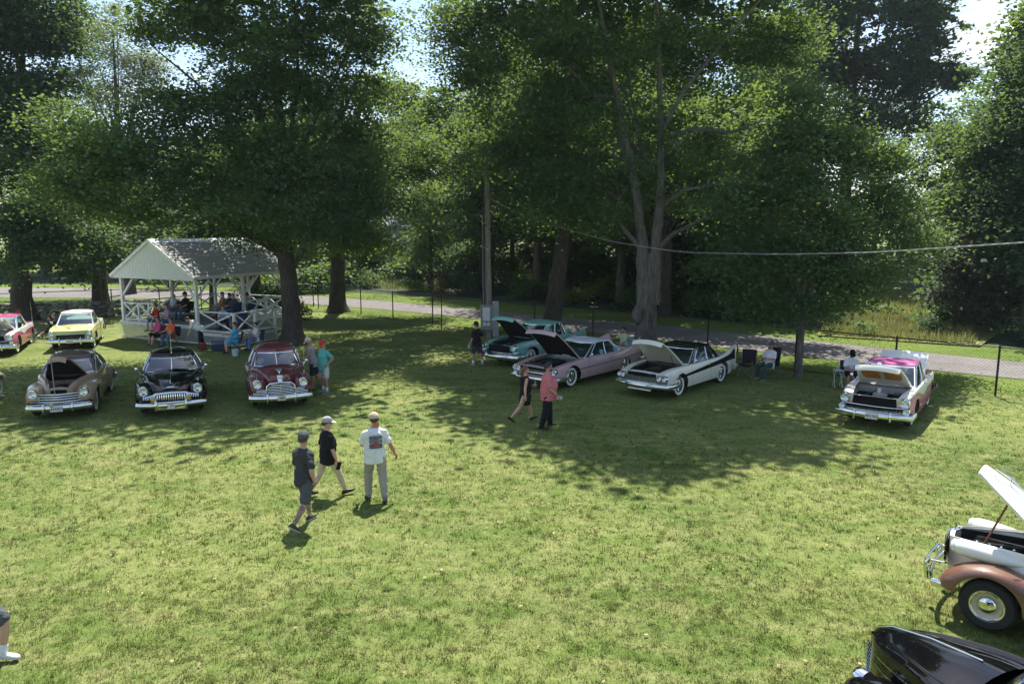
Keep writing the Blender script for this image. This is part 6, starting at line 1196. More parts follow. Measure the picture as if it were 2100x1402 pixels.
    if bot:
        t = MB(); ring_loft(t, [(tp(-.13), fr, lt, .100 * s * F ** .5, .150 * s * F ** .5), (tp(-.03), fr, lt, .132 * s * F ** .5, .178 * s * F ** .5), (tp(.06), fr, lt, .122 * s * F ** .5, .165 * s * F ** .5), (tp(.10), fr, lt, .112 * s * F ** .5, .152 * s * F ** .5)])
        for H, K, A, d2 in (L, Rg):
            f_ = (.75 + .25 * F)
            if bot == 'shorts': caps(t, [O + H, O + H.lerp(K, .5), O + H.lerp(K, .93)], [.108 * s * f_, .105 * s * f_, .098 * s * f_])
            elif bot == 'capri': caps(t, [O + H, O + H.lerp(K, .5), O + K, O + K.lerp(A, .35), O + K.lerp(A, .80)], [.100 * s * f_, .086 * s * f_, .064 * s * f_, .066 * s * f_, .050 * s])
            else: caps(t, [O + H, O + H.lerp(K, .5), O + K, O + K.lerp(A, .5), O + A - d2 * .0 * s], [.104 * s * f_, .098 * s * f_, .082 * s * f_, .076 * s * f_, .070 * s])
        fused(t, vox * 1.1 * s, {'shorts': 'shorts', 'capri': 'leggings'}.get(bot, 'trousers'), CL[botc], root, None, 4)
    for (H, K, A, d2), fp, q in ((L, ps['fl'], 1), (Rg, ps['fr'], -1)):
        a = R(fp); fd = Vector((cos(a), q * .16, -sin(a))).normalized(); up = Vector((sin(a), 0, cos(a))); sd = up.cross(fd).normalized(); B0 = O + A; sm = MB(); tall = .085
        prof_ = [(-.085, .022, .030, .035), (-.06, .040, .036, .075), (0, .046, .036, .088), (.07, .050, .040, .060), (.13, .052, .046, .046), (.175, .040, .038, .034), (.195, .020, .020, .022)]
        rs = []
        for x, hh, ww, zt_ in prof_: cz = (-.075 + zt_ / 2 + .006); rs.append((B0 + fd * x * s + up * cz * s, up, sd, (zt_ / 2) * s, ww * s))
        ring_loft(sm, rs, 12); so = sm.build('shoe', SHOE[shoe], root, 60)
        st = MB(); rs = [(B0 + fd * x * s + up * (-.070) * s, up, sd, .013 * s, (ww + .004) * s) for x, hh, ww, zt_ in prof_]; ring_loft(st, rs, 12); st.build('sole', SHOE_W if sole else SHOE['black'], so, 60)
        if sock: k = MB(); caps(k, [B0 - d2 * .0, B0 - d2 * .10 * s], [.046 * s, .048 * s]); k.build('sock', CL[sock], root, 60)
    # head details
    e = MB()
    for q in (1, -1): e.ellip(hx(.086, q * .031, .004), (.012 * s, .014 * s, .008 * s), 8, 6, 0, Rh)
    e.build('eyes', EYE, root, 60); MB().ellip(hx(.092, 0, -.064), (.010 * s, .022 * s, .006 * s), 8, 6, 0, Rh).build('mouth', LIP, root, 60)
    if glasses:
        gm = MB(); gm.grid([[hx(.10 - .35 * y * y / .08, y, z) for y in np.linspace(-.07, .07, 7)] for z in (-.014, .020)], 0); gm.tube([hx(.075, .074, .006), hx(-.01, .082, .006)], .004 * s, 5); gm.tube([hx(.075, -.074, .006), hx(-.01, -.082, .006)], .004 * s, 5); gm.build('sunglasses', EYE, root)
    if hair:
        hm = MB(); full = hat is None; rows = []
        for i in range(9):
            t_ = pi * (.02 + .60 * i / 8); row = []
            for k in range(16):
                a = 2 * pi * k / 16; back = (1 - cos(a)) / 2; tt = min(t_, pi * (.30 + .36 * back)); row.append(hx(.114 * sin(tt) * cos(a) - .006, .093 * sin(tt) * sin(a), .132 * cos(tt) + .002))
            rows.append(row)
        hm.grid(rows, 0, True, True)
        if longhair:
            hm.tube([hx(-.09, 0, .03), hx(-.115, .0, -.06), hx(-.10, .01, -.20), hx(-.085, .015, -.32)], [.045 * s, .052 * s, .045 * s, .015 * s], 10)
        if beard: hm.ellip(hx(.048, 0, -.078), (.058 * s, .056 * s, .045 * s), 12, 8, 0, Rh)
        hm.build('hair', HAIR[hair], root, 70)
    if hat:
        c = MB(); rows = []
        for i in range(8):
            t_ = pi * .5 * i / 7; rows.append([hx(.112 * sin(t_) * cos(a) - .004, .092 * sin(t_) * sin(a), .118 * cos(t_) ** .8 + .028 if cos(t_) > 0 else .028) for a in np.linspace(0, 2 * pi, 19)[:-1]])
        rows.append([hx(.108 * cos(a) - .004, .088 * sin(a), .022) for a in np.linspace(0, 2 * pi, 19)[:-1]]); c.grid(rows, 0, True, True); cp = c.build('cap', CL[hat] if isinstance(hat, str) else hat[0], root, 70)
        b = MB(); up_ = [[hx((.100 + .085 * r_ * cos(a * .95) ** .5 if r_ else .092 * cos(a)) - .004, (.088 + .004 * r_) * sin(a), .030 - .016 * r_ * r_ - .012 * r_ * sin(a) ** 2) for a in np.linspace(-1.25, 1.25, 11)] for r_ in (0, .35, .7, 1.)]
        b.grid(up_, 0, flip=True); nv = len(b.v); b.v += [tuple(Vector(v) - Rh @ Vector((0, 0, .006 * s))) for v in b.v]; b.f += [tuple(i + nv for i in f[::-1]) for f in list(b.f)]; b.m += [0] * len(b.m)
        b.build('brim', CL[hat] if isinstance(hat, str) else hat[1], cp, 70)
        MB().ellip(hx(-.004, 0, .148), (.008 * s,) * 3, 6, 5, 0).build('button', CL[hat] if isinstance(hat, str) else hat[0], cp, 60)
    root.location = loc; return dict(root=root, arms=arms, tp=tp, hx=hx, O=O, fr=fr, lt=lt, u=u, legs=(L, Rg), s=s)
def world(p, v): return Matrix.Rotation(p['root'].rotation_euler[2], 3, 'Z') @ Vector(v) + Vector(p['root'].location)
# --- the three walkers on the sunny lawn
p1 = person('man in charcoal T-shirt and dark shorts with tattooed calf walking across the sunny grass', (-3.80, 13.0, 0), 62, 1.82, dict(hl=(22, 4), kl=12, hr=(-16, 3), kr=30, fr=38, al=(8, 10), el=10, ar=(-22, 20), er=48, ir=30), skin='tattoo', hair='brown', hat='slate', topc='charcoal', bot='shorts', botc='slate', shoe='olive', sole=True, head=(18, 2), vox=.015)
p2 = person('woman in black T-shirt and cream leggings wearing a pale-brimmed cap, walking on sunny grass', (-3.78, 14.62, 0), 36, 1.70, dict(hl=(-18, 3), kl=16, hr=(26, 3), kr=8, fr=-14, al=(-10, 10), el=14, ar=(8, 8), er=8), skin='fair', hair='brown', hat=(CL['greymarl'], CL['stone']), topc='black', bot='capri', botc='cream', shoe='black', female=True, fat=1.25, vox=.015, glasses=True, head=(-8, 2))
p3 = person('man in white T-shirt with car print on its back, khaki cap and grey trousers', (-2.76, 14.4, 0), 108, 1.80, dict(hl=(16, 4), kl=22, fl=8, hr=(-10, 4), kr=10, fr=8, al=(20, 14), el=62, il=28, ar=(-6, 24), er=22), skin='red', hair='brown', hat=(CL['cream'], CL['darkgreen']), topc='white', bot='pants', botc='khaki', shoe='grey', fat=1.22, vox=.015, glasses=True, head=(10, 0))
MB().tube([p3['hx'](-.085, -.03, -.01), p3['hx'](-.115, -.045, -.09), p3['hx'](-.10, -.05, -.17)], [.022, .026, .008], 8).build('ponytail', HAIR['blond'], p3['root'], 60)
# print on the shirt back: three bands of little cars
def back_panel(b, l0, l1, d0, d1, mi, out=.0, n=5):
    rows = []
    for d in np.linspace(d0, d1, 4):
        k = (d - .1) / .4; base_b = .192 - .022 * abs(d - .22) / .2
        rows.append([p3['tp'](d, -(base_b + out) * sqrt(max(.2, 1 - (l / .27) ** 2)) + .012, l) for l in np.linspace(l0, l1, n)])
    b.grid(rows, mi)
pr = MB()
for d0, d1, m_ in ((.335, .405, 0), (.262, .325, 1), (.165, .252, 2)): back_panel(pr, -.125, .125, d0, d1, m_, .010)
back_panel(pr, -.09, .09, .416, .424, 3, .010)
for l0, l1, d0, d1, m_ in ((-.11, -.05, .345, .362, 4), (.0, .06, .36, .385, 1), (.06, .11, .375, .395, 2), (.02, .115, .275, .300, 3), (-.10, -.02, .285, .308, 3), (.03, .07, .300, .315, 3), (-.075, -.04, .308, .318, 3), (-.08, .10, .195, .215, 5), (-.04, .05, .215, .235, 5), (-.09, -.06, .205, .225, 2)): back_panel(pr, l0, l1, d0, d1, m_, .016, 3)
pr.build('shirt_print', [plain('print_blue', (.075, .12, .18), .85, var=.4, nscale=30), plain('print_slate', (.10, .13, .15), .85, var=.4, nscale=30), plain('print_grey', (.075, .095, .10), .85, var=.5, nscale=40), plain('print_orange', (.55, .13, .06), .85, var=.3, nscale=40), plain('print_gold', (.40, .32, .12), .85), plain('print_red', (.42, .07, .08), .85, var=.3, nscale=40)], p3['root'])
# --- couple in the shade
p4 = person('woman in sleeveless black dress with auburn ponytail striding beside the man in coral', (.36, 20.5, 0), 22, 1.66, dict(hl=(26, 3), kl=10, fl=-12, hr=(-28, 4), kr=18, fr=34, al=(14, 8), el=78, il=14, ar=(-24, 26), er=14), skin='fair', hair='auburn', longhair=True, top='dress', topc='black', bot=None, shoe='black', female=True, fat=1.3, vox=.016, head=(-4, 2))
p5 = person('heavy bearded man in coral T-shirt and black trousers walking with his hand low', (.97, 19.85, 0), 8, 1.84, dict(hl=(10, 4), kl=6, hr=(-8, 4), kr=8, fr=6, al=(8, 10), el=30, ar=(4, 14), er=42, ir=6), skin='tan', hair='dark', beard=True, topc='coral', bot='pants', botc='black', shoe='black', fat=1.58, vox=.016, glasses=True)
# --- around the cars
p6 = person('man in black T-shirt, cap and grey shorts standing by the utility pole', (-1.42, 29.4, 0), 140, 1.76, dict(hl=(8, 4), kl=6, hr=(-8, 4), kr=10, al=(4, 14), el=14, ar=(-10, 26), er=60, ir=20), skin='tan', hair='dark', hat='black', topc='black', bot='shorts', botc='charcoal', shoe='grey', sole=True, fat=1.15, sock='white')
p7 = person('man in grey sleeveless shirt, cream cap and black shorts reaching to the maroon car', (-6.78, 24.85, 0), 196, 1.80, dict(hl=(6, 4), hr=(-10, 4), kr=12, al=(26, 4), el=44, il=4, ar=(20, 6), er=40), skin='red', hair='grey', hat='cream', top='tank', topc='greymarl', bot='shorts', botc='navy', shoe='grey', fat=1.12, lean=8, head=(0, 18))
p8 = person('man in teal polo, red cap and white shorts with hands on his hips', (-6.28, 24.30, 0), 232, 1.76, dict(hl=(4, 5), hr=(-2, 6), al=(-28, 34), el=70, il=62, ar=(-26, 30), er=70, ir=60), skin='tan', hair='grey', hat='red', topc='teal', bot='shorts', botc='stone', shoe='grey', sole=True, fat=1.2, head=(0, 16), sock='white')
# --- a passer-by at the left frame edge
p9 = person('walker in white socks and white shoes, cut off by the left frame edge', (-6.74, 8.80, 0), 10, 1.76, dict(hl=(-24, 3), kl=20, fl=30, hr=(43, 3), kr=50, fr=0, al=(-30, 4), ar=(-34, 4)), lean=-6, skin='fair', hair='brown', topc='skyblue', bot='shorts', botc='slate', shoe='white', sole=True, sock='white', fat=.95)
# ------------------------------------------------------------------ chairs
CH_BLK = fabric('chair_black', (.020, .020, .024)); CH_GRN = fabric('chair_green', (.03, .06, .06)); CH_BLU = fabric('chair_blue', (.03, .05, .12)); TUBE_D = plain('chair_tube_dark', (.06, .06, .065), .45, .4); TUBE_W = plain('chair_tube_white', (.66, .66, .64), .5); TUBE_G = plain('chair_tube_grey', (.30, .31, .32), .4, .5)
def camp_chair(label, loc, yawd, cloth, tube, back=.86, group='folding camp chairs'):
    r = empty('folding_chair', loc, R(yawd), label, 'chair', group); w, d = .27, .24
    for q in (1, -1):
        MB().tube([(d, q * w, 0), (-d * .9, q * w, .46), ], .011, 6).build('leg', tube, r, 60); MB().tube([(-d, q * w * .98, 0), (d * .9, q * w * .98, .44), (d * .9, q * w * .98, .62)], .011, 6).build('leg', tube, r, 60)
        MB().tube([(-d * .9, q * w, .42), (-d * 1.25, q * w, back)], .011, 6).build('back_post', tube, r, 60); MB().box((.0, q * w, .625), (.46, .055, .02)).build('armrest', cloth, r, bevel=.006)
    MB().tube([(d, w, .02), (d, -w, .40)], .009, 6).build('cross_brace', tube, r, 60); MB().tube([(d, -w, .02), (d, w, .40)], .009, 6).build('cross_brace', tube, r, 60)
    MB().grid([[(x, y, .43 - .04 * (1 - (y / w) ** 2)) for y in np.linspace(-w, w, 7)] for x in np.linspace(-d * .9, d * .95, 5)], 0).build('seat', cloth, r, 60)
    MB().grid([[(-d * .9 - .10 * t - .04 * (1 - (y / w) ** 2), y, .44 + (back - .42) * t) for y in np.linspace(-w, w, 7)] for t in np.linspace(0, 1, 5)], 0).build('backrest', cloth, r, 60); return r
SIT = dict(hl=(84, 8), hr=(84, 8), kl=82, kr=82, al=(28, 12), el=52, ar=(28, 12), er=52)
def seated(label, x, y, yawd, z=0, chair=None, seat=.47, dx=0, pose=None, **k):
    ps = dict(SIT); ps.update(pose or {}); a = R(yawd)
    p = person(label, (x + dx * cos(a), y + dx * sin(a), z), yawd, k.pop('h', 1.72), ps, sit=seat + .045, **k)
    if chair: camp_chair(chair[0], (x, y, z), yawd, chair[1], chair[2], *chair[3:])
    return p
p10 = seated('seated man in white T-shirt and dark trousers with crossed arms under the young maple', 9.45, 26.75, 215, chair=('black high-backed folding chair under the seated man near the young maple', CH_BLK, TUBE_D, 1.10), pose=dict(hl=(82, 6), kl=70, hr=(84, 10), kr=88, al=(34, 14), el=66, il=44, ar=(34, 14), er=66, ir=44), skin='red', hair='grey', hat='slate', topc='white', botc='darkgreen', shoe='grey', sole=True, fat=1.35, lean=-10)
camp_chair('empty black folding chair behind the tail fin of the cream hardtop', (8.72, 27.05, 0), 235, CH_BLK, TUBE_G, .95)
p11 = seated('seated man in white T-shirt, black cap and shorts looking down beside the two-tone hardtop', 11.72, 25.2, 262, chair=('white-framed folding director chair beside the two-tone hardtop', CH_BLK, TUBE_W), pose=dict(hl=(80, 12), kl=80, hr=(80, 8), kr=76, il=34, ir=34), skin='tan', hair='dark', hat='black', topc='white', bot='shorts', botc='black', shoe='grey', sock='paleblue', fat=1.2, lean=8, head=(0, 30))
tb = empty('folding_side_table', (11.28, 25.15, 0), R(262), 'small pale folding side table attached beside the white-framed chair', 'table'); MB().box((.05, 0, .60), (.34, .30, .018)).build('table_top', SHOE_W, tb, bevel=.004)
for q in (1, -1): MB().tube([(.18, q * .12, 0), (-.1, q * .12, .59)], .010, 6).build('leg', TUBE_W, tb, 60); MB().tube([(-.12, q * .12, 0), (.18, q * .12, .59)], .010, 6).build('leg', TUBE_W, tb, 60)
tag(MB().lathe([(0, 0), (.036, 0), (.042, .11), (.038, .115), (0, .112)], 12, 0, 'Z').build('drinks_cup', plain('cup_blue', (.25, .36, .45), .4), None, 50, (11.25, 25.1, .61)), 'small pale blue drinks cup on the folding side table', 'cup')
p12 = seated('bald seated person hidden behind the roof of the magenta hardtop', 12.75, 25.0, 250, seat=.50, chair=('dark folding chair mostly hidden behind the magenta hardtop', CH_GRN, TUBE_D), skin='red', hair=None, topc='rose', botc='denim', shoe='black', fat=1.15)
p13 = seated('person in pale green top with one arm out, seated beyond the dusty pink coupe', 4.75, 31.0, 205, seat=.47, chair=('pale blue folding chair beyond the roof of the dusty pink coupe', CL['paleblue'], TUBE_G), pose=dict(ar=(62, 20), er=20), skin='red', hair='dark', topc='palegreen', botc='denim', shoe='black', fat=1.15, head=(0, 8))
p14 = seated('person in white hat seated behind the dusty pink coupe beside the turquoise sedan', 2.6, 30.4, 230, seat=.47, chair=('folding chair between the turquoise sedan and the dusty pink coupe', CH_BLU, TUBE_G), hair='grey', hat='stone', topc='stone', botc='denim')
p15 = seated('person in black reclining with leg stretched out, behind the yellow hardtop', -23.35, 37.2, 232, seat=.36, chair=('low dark folding chair behind the pale yellow hardtop', CH_BLK, TUBE_D, .80), pose=dict(hl=(80, 14), kl=24, hr=(74, 4), kr=70, al=(62, 24), el=96, ar=(44, 10), er=60), skin='fair', hair='dark', topc='black', bot='shorts', botc='black', shoe='grey', sock='white', lean=-14)
p16 = seated('person in red cap sitting behind the pink car at the left edge', -25.2, 37.6, 260, seat=.47, chair=('folding chair behind the pink car at the left edge', CH_BLU, TUBE_D), skin='red', hair='dark', hat='red', topc='denim', botc='denim')
# ------------------------------------------------------------------ bits people hold
def bottle(label, p, rot=(0, 0, 0)):
    r = tag(MB().lathe([(0, 0), (.030, .0), (.033, .02), (.033, .12), (.026, .155), (.013, .18), (.013, .20), (0, .20)], 12, 0, 'Z').build('water_bottle', LENS, None, 60, p, rot), label, 'bottle')
    MB().lathe([(0, .214), (.015, .214), (.015, .196)], 10, 0, 'Z').build('cap', SHOE_W, r, 50); MB().lathe([(.0338, .05), (.0338, .10)], 12, 0, 'Z').build('paper_label', plain('label_blue', (.45, .55, .66), .5), r, 60); return r
w_ = world(p4, p4['arms'][1][4] + p4['arms'][1][3] * .09); bottle('clear water bottle held up by the woman in the black dress', (w_.x, w_.y, w_.z - .06))
w_ = world(p6, p6['arms'][1][4] + p6['arms'][1][3] * .10); bottle('water bottle hanging from the hand of the man by the utility pole', (w_.x, w_.y, w_.z - .10))
w_ = world(p5, p5['arms'][-1][4] + p5['arms'][-1][3] * .10); pp = MB(); pp.box((0, 0, 0), (.15, .004, .11)); pp.box((.03, .012, .01), (.12, .004, .10), 1); tag(pp.build('folded_leaflet', [PLATE, plain('leaflet_blue', (.25, .45, .70), .6)], None, None, w_, (.5, .3, .4)), 'folded white and blue leaflet in the hand of the man in coral', 'leaflet')
w_ = world(p2, p2['arms'][-1][4] + p2['arms'][-1][3] * .12); tag(MB().box((0, 0, 0), (.085, .02, .17)).build('black_phone', plain('phone_black', (.012, .012, .014), .2), None, None, w_, (.2, .25, .6), bevel=.006), 'black phone in a case in the hand of the woman in cream leggings', 'phone')
hb = empty('shoulder_bag', p4['root'].location, R(22), 'black shoulder bag on the hip of the woman in the black dress', 'bag'); bp = p4['tp'](-.08, -.02, -.25); MB().box(bp, (.20, .09, .22), 0, Matrix.Rotation(.1, 3, 'Y')).build('pouch', plain('bag_leather', (.020, .019, .018), .4), hb, bevel=.018)
MB().tube([bp + Vector((.02, 0, .10)), p4['tp'](.30, .145, -.10), p4['tp'](.50, .09, .08), p4['tp'](.555, .0, .10), p4['tp'](.48, -.10, .06), p4['tp'](.25, -.17, -.12), bp + Vector((-.02, 0, .10))], .008, 6).build('strap', RUBBER, hb, 60)
# ------------------------------------------------------------------ pavilion
M_WHITEW = plain('white_painted_wood', (.66, .67, .66), .55, var=.10, nscale=5); M_DECK = plain('grey_deck_paint', (.20, .21, .22), .7, var=.15); M_SIDING = plain('white_metal_siding', (.62, .65, .66), .45, .0, var=.05)
def roof_mat():
    m, t, o = newmat('grey_roofing'); p = principled(t, (.18, .18, .185), .85, 0, .25); n = noise(t, 3, 6, .65); n2 = noise(t, 40, 3, .6)
    r = ramp(t, n.outputs['Fac'], [(.30, (.25, .253, .258)), (.72, (.32, .32, .32))]); lk(t, r.outputs['Color'], p.inputs['Base Color']); lk(t, bump(t, n2.outputs['Fac'], .15, .005), p.inputs['Normal']); lk(t, p.outputs[0], o.inputs['Surface']); return m
M_ROOF = roof_mat()
PAV = empty('pavilion', (-14.9, 34.8, 0), math.atan2(.42, -.908), 'white open pavilion with grey gable roof, lattice skirt and crossed railings', 'pavilion')
# local frame: +X runs along the gable face to the far left corner, -Y runs back along the ridge
GW, RL, DZ, EZ, AZ = 5.23, 6.1, .86, 3.05, 4.88
dk = empty('deck', (0, 0, 0)); dk.parent = PAV
for k in range(44):
    y0 = -k * RL / 44; MB().box((GW / 2, y0 - RL / 88, DZ - .02), (GW, RL / 44 - .008, .04)).build('board', M_DECK, dk)
MB().box((GW / 2, -RL / 2, DZ - .10), (GW - .06, RL - .06, .10)).build('joists', M_WHITEW, dk)
def lattice(name, a, b, z0, z1, parent, pitch=.14):
    a, b = Vector((*a, 0)), Vector((*b, 0)); L = (b - a).length; x = (b - a) / L; n = Vector((-x.y, x.x, 0)); mb_ = MB(); H = z1 - z0
    for d in (1, -1):
        s_ = -H if d > 0 else 0.
        while s_ < L + (0 if d > 0 else H):
            t0, t1 = 0., H
            if d > 0: u0, u1 = s_, s_ + H
            else: u0, u1 = s_, s_ - H
            def cl(u0, u1):
                p, q = 0., 1.; lo, hi = .0, L
                du = u1 - u0
                ta, tb_ = (lo - u0) / du, (hi - u0) / du
                if ta > tb_: ta, tb_ = tb_, ta
                return max(0, ta), min(1, tb_)
            ta, tb_ = cl(u0, u1)
            if tb_ - ta > .02:
                P0 = a + x * (u0 + (u1 - u0) * ta) + Vector((0, 0, z0 + H * ta)); P1 = a + x * (u0 + (u1 - u0) * tb_) + Vector((0, 0, z0 + H * tb_)); o_ = n * (.006 * d); mb_.bar(P0 + o_, P1 + o_, .042, .008, 0, tuple(n)) if False else mb_.bar(P0 + o_, P1 + o_, .008, .042, 0, tuple(x.cross(Vector((0, 0, 1)))))
            s_ += pitch
    mb_.build(name, M_WHITEW, parent); tr = MB()
    for z in (z0 + .02, z1 - .02): tr.bar(a + Vector((0, 0, z)) + n * .016, b + Vector((0, 0, z)) + n * .016, .03, .07)
    tr.build(name + '_frame', M_WHITEW, parent)
lattice('lattice_skirt', (0, .03), (GW, .03), .04, DZ - .10, PAV); lattice('lattice_skirt', (-.03, -RL), (-.03, 0), .04, DZ - .10, PAV)
MB().box((GW / 2, .03, DZ - .05), (GW + .1, .05, .14)).build('fascia_board', M_WHITEW, PAV); MB().box((-.03, -RL / 2, DZ - .05), (.05, RL, .14)).build('fascia_board', M_WHITEW, PAV)
posts = [(.08, -.08), (GW - .08, -.08), (.08, -RL / 2), (GW - .08, -RL / 2), (.08, -RL + .08), (GW - .08, -RL + .08), (GW / 2, -RL + .08)]
for x, y in posts: MB().box((x, y, (DZ + EZ) / 2), (.14, .14, EZ - DZ)).build('post', M_WHITEW, PAV, bevel=.008)
br_ = [((.08, -.08), (1, 0)), ((GW - .08, -.08), (-1, 0)), ((.08, -.08), (0, -1)), ((GW - .08, -.08), (0, -1)), ((.08, -RL / 2), (0, 1)), ((.08, -RL / 2), (0, -1)), ((GW - .08, -RL / 2), (0, 1)), ((GW - .08, -RL / 2), (0, -1)), ((.08, -RL + .08), (0, 1)), ((GW - .08, -RL + .08), (0, 1)), ((GW / 2, -RL + .08), (1, 0)), ((GW / 2, -RL + .08), (-1, 0)), ((.08, -RL + .08), (1, 0)), ((GW - .08, -RL + .08), (-1, 0))]
for (x, y), (dx, dy) in br_: MB().bar((x, y, EZ - .95), (x + dx * .8, y + dy * .8, EZ - .08), .06, .09).build('brace', M_WHITEW, PAV)
bm_ = MB()
for a, b in (((0, -.08), (GW, -.08)), ((0, -RL + .08), (GW, -RL + .08)), ((.08, 0), (.08, -RL)), ((GW - .08, 0), (GW - .08, -RL))): bm_.bar((*a, EZ + .07 + (.003 if a[0] == 0 else 0)), (*b, EZ + .07 + (.003 if a[0] == 0 else 0)), .12, .16)
bm_.build('roof_beam', M_WHITEW, PAV)
def rail(a, b, z, parent, n=1, h=.92, posts_=True, top_only=False):
    a, b = Vector((*a, z)), Vector((*b, z)); up = Vector((0, 0, 1))
    MB().bar(a + up * h, b + up * h, .09, .05).build('top_rail', M_WHITEW, parent); MB().bar(a + up * .10, b + up * .10, .05, .08).build('bottom_rail', M_WHITEW, parent)
    for k in range(n):
        p, q = a.lerp(b, k / n), a.lerp(b, (k + 1) / n)
        MB().bar(p + up * .14, q + up * (h - .03), .035, .07).build('cross_brace', M_WHITEW, parent); MB().bar(p + up * (h - .03), q + up * .14, .036, .07).build('cross_brace', M_WHITEW, parent)
        if k: MB().box(p + up * h / 2, (.09, .09, h)).build('rail_post', M_WHITEW, parent)
rail((GW - .08, -.15), (GW - .08, -RL / 2 + .07), DZ, PAV, 2); rail((GW - .08, -RL / 2 - .07), (GW - .08, -RL + .15), DZ, PAV, 2); rail((GW - .15, -RL + .08), (GW / 2 + .07, -RL + .08), DZ, PAV, 2); rail((GW / 2 - .07, -RL + .08), (.15, -RL + .08), DZ, PAV, 2); rail((.08, -RL / 2 - .07), (.08, -RL + .15), DZ, PAV, 2); rail((3.0, -.08), (GW - .15, -.08), DZ, PAV, 2)
# ramp landing along the right flank
LZ = .55; ld = empty('landing', (0, 0, 0)); ld.parent = PAV
for k in range(18): MB().box((-1.14, -.1 - (k + .5) * .152, LZ - .02), (2.14, .144, .04)).build('board', M_DECK, ld)
MB().box((-1.14, -1.46, LZ - .08), (2.1, 2.7, .08)).build('joists', M_WHITEW, ld)
lattice('lattice_skirt', (-2.22, -.08), (-.06, -.08), .03, LZ - .08, PAV); lattice('lattice_skirt', (-2.22, -2.85), (-2.22, -.08), .03, LZ - .08, PAV)
for x, y, h in ((-2.18, -.13, 1.0), (-2.18, -2.8, 1.0), (-2.18, -1.46, 1.0)): MB().box((x, y, (LZ + h) / 2 + .0), (.11, .11, LZ + h)).build('rail_post', M_WHITEW, PAV)
rail((-.05, -.13), (-2.13, -.13), LZ, PAV, 1, 1.0); rail((-2.18, -.18), (-2.18, -1.42), LZ, PAV, 1, 1.0); rail((-2.18, -1.5), (-2.18, -2.75), LZ, PAV, 1, 1.0); rail((-.1, -RL / 2 - .1), (-.1, -RL + .2), DZ, PAV, 1)
MB().box((-1.14, -.075, LZ - .06), (2.2, .04, .16)).build('fascia_board', M_WHITEW, PAV)
# roof: two slopes of courses, gable siding with ribs
OV = .22; rs_ = empty('roof', (0, 0, 0)); rs_.parent = PAV; half = GW / 2 + OV
def slope_pt(sd, t, y, lift=0):      # t 0 eave .. 1 ridge
    return (GW / 2 + sd * half * (1 - t), y, EZ + .10 + (AZ - EZ - .10) * t + lift)
for sd in (1, -1):
    for k in range(14):
        t0, t1 = k / 14, (k + 1) / 14 + .012; b = MB(); y0, y1 = .30, -RL - .30
        P = [slope_pt(sd, t0, y0, .036), slope_pt(sd, t0, y1, .036), slope_pt(sd, min(t1, 1), y1, .022), slope_pt(sd, min(t1, 1), y0, .022)]; Q = [(p[0], p[1], p[2] - .03) for p in P]
        b.add(P + Q, [(0, 1, 2, 3) if sd < 0 else (3, 2, 1, 0), (7, 6, 5, 4) if sd < 0 else (4, 5, 6, 7), (0, 4, 5, 1), (1, 5, 6, 2), (2, 6, 7, 3), (3, 7, 4, 0)]); b.build('roof_course', M_ROOF, rs_)
    for y in (.31, -RL - .31): MB().bar(slope_pt(sd, -.01, y, -.02), slope_pt(sd, 1.0, y, -.02), .03, .14).build('barge_board', M_WHITEW, rs_)
    MB().bar(slope_pt(sd, 0, .30, 0), slope_pt(sd, 0, -RL - .30, 0), .03, .12).build('gutter_board', M_WHITEW, rs_)
cp_ = MB(); 
for sd in (1, -1): cp_.grid([[slope_pt(sd, 1.0, .33, .062), slope_pt(sd, 1.0, -RL - .33, .062)], [slope_pt(sd, .90, .33, .056), slope_pt(sd, .90, -RL - .33, .056)]], 0, flip=sd > 0)
cp_.build('ridge_cap', plain('ridge_metal', (.34, .38, .42), .3, .4, var=.1), rs_)
for y, nm in ((.24, 'gable_siding'), (-RL - .24, 'gable_siding')):
    b = MB(); n = 54
    for k in range(n):
        x0 = GW / 2 - half + 2 * half * k / n; x1 = x0 + 2 * half / n; xm = (x0 + x1) / 2; top = EZ + .08 + (AZ - EZ - .10) * (1 - abs(xm - GW / 2) / half)
        b.box((xm - .014, y, (EZ - .02 + top) / 2), (x1 - x0 - .026, .020, top - EZ + .02)); b.box((x1 - .013, y, (EZ - .02 + top) / 2), (.026, .040, top - EZ + .02))
    b.build(nm, M_SIDING, PAV)
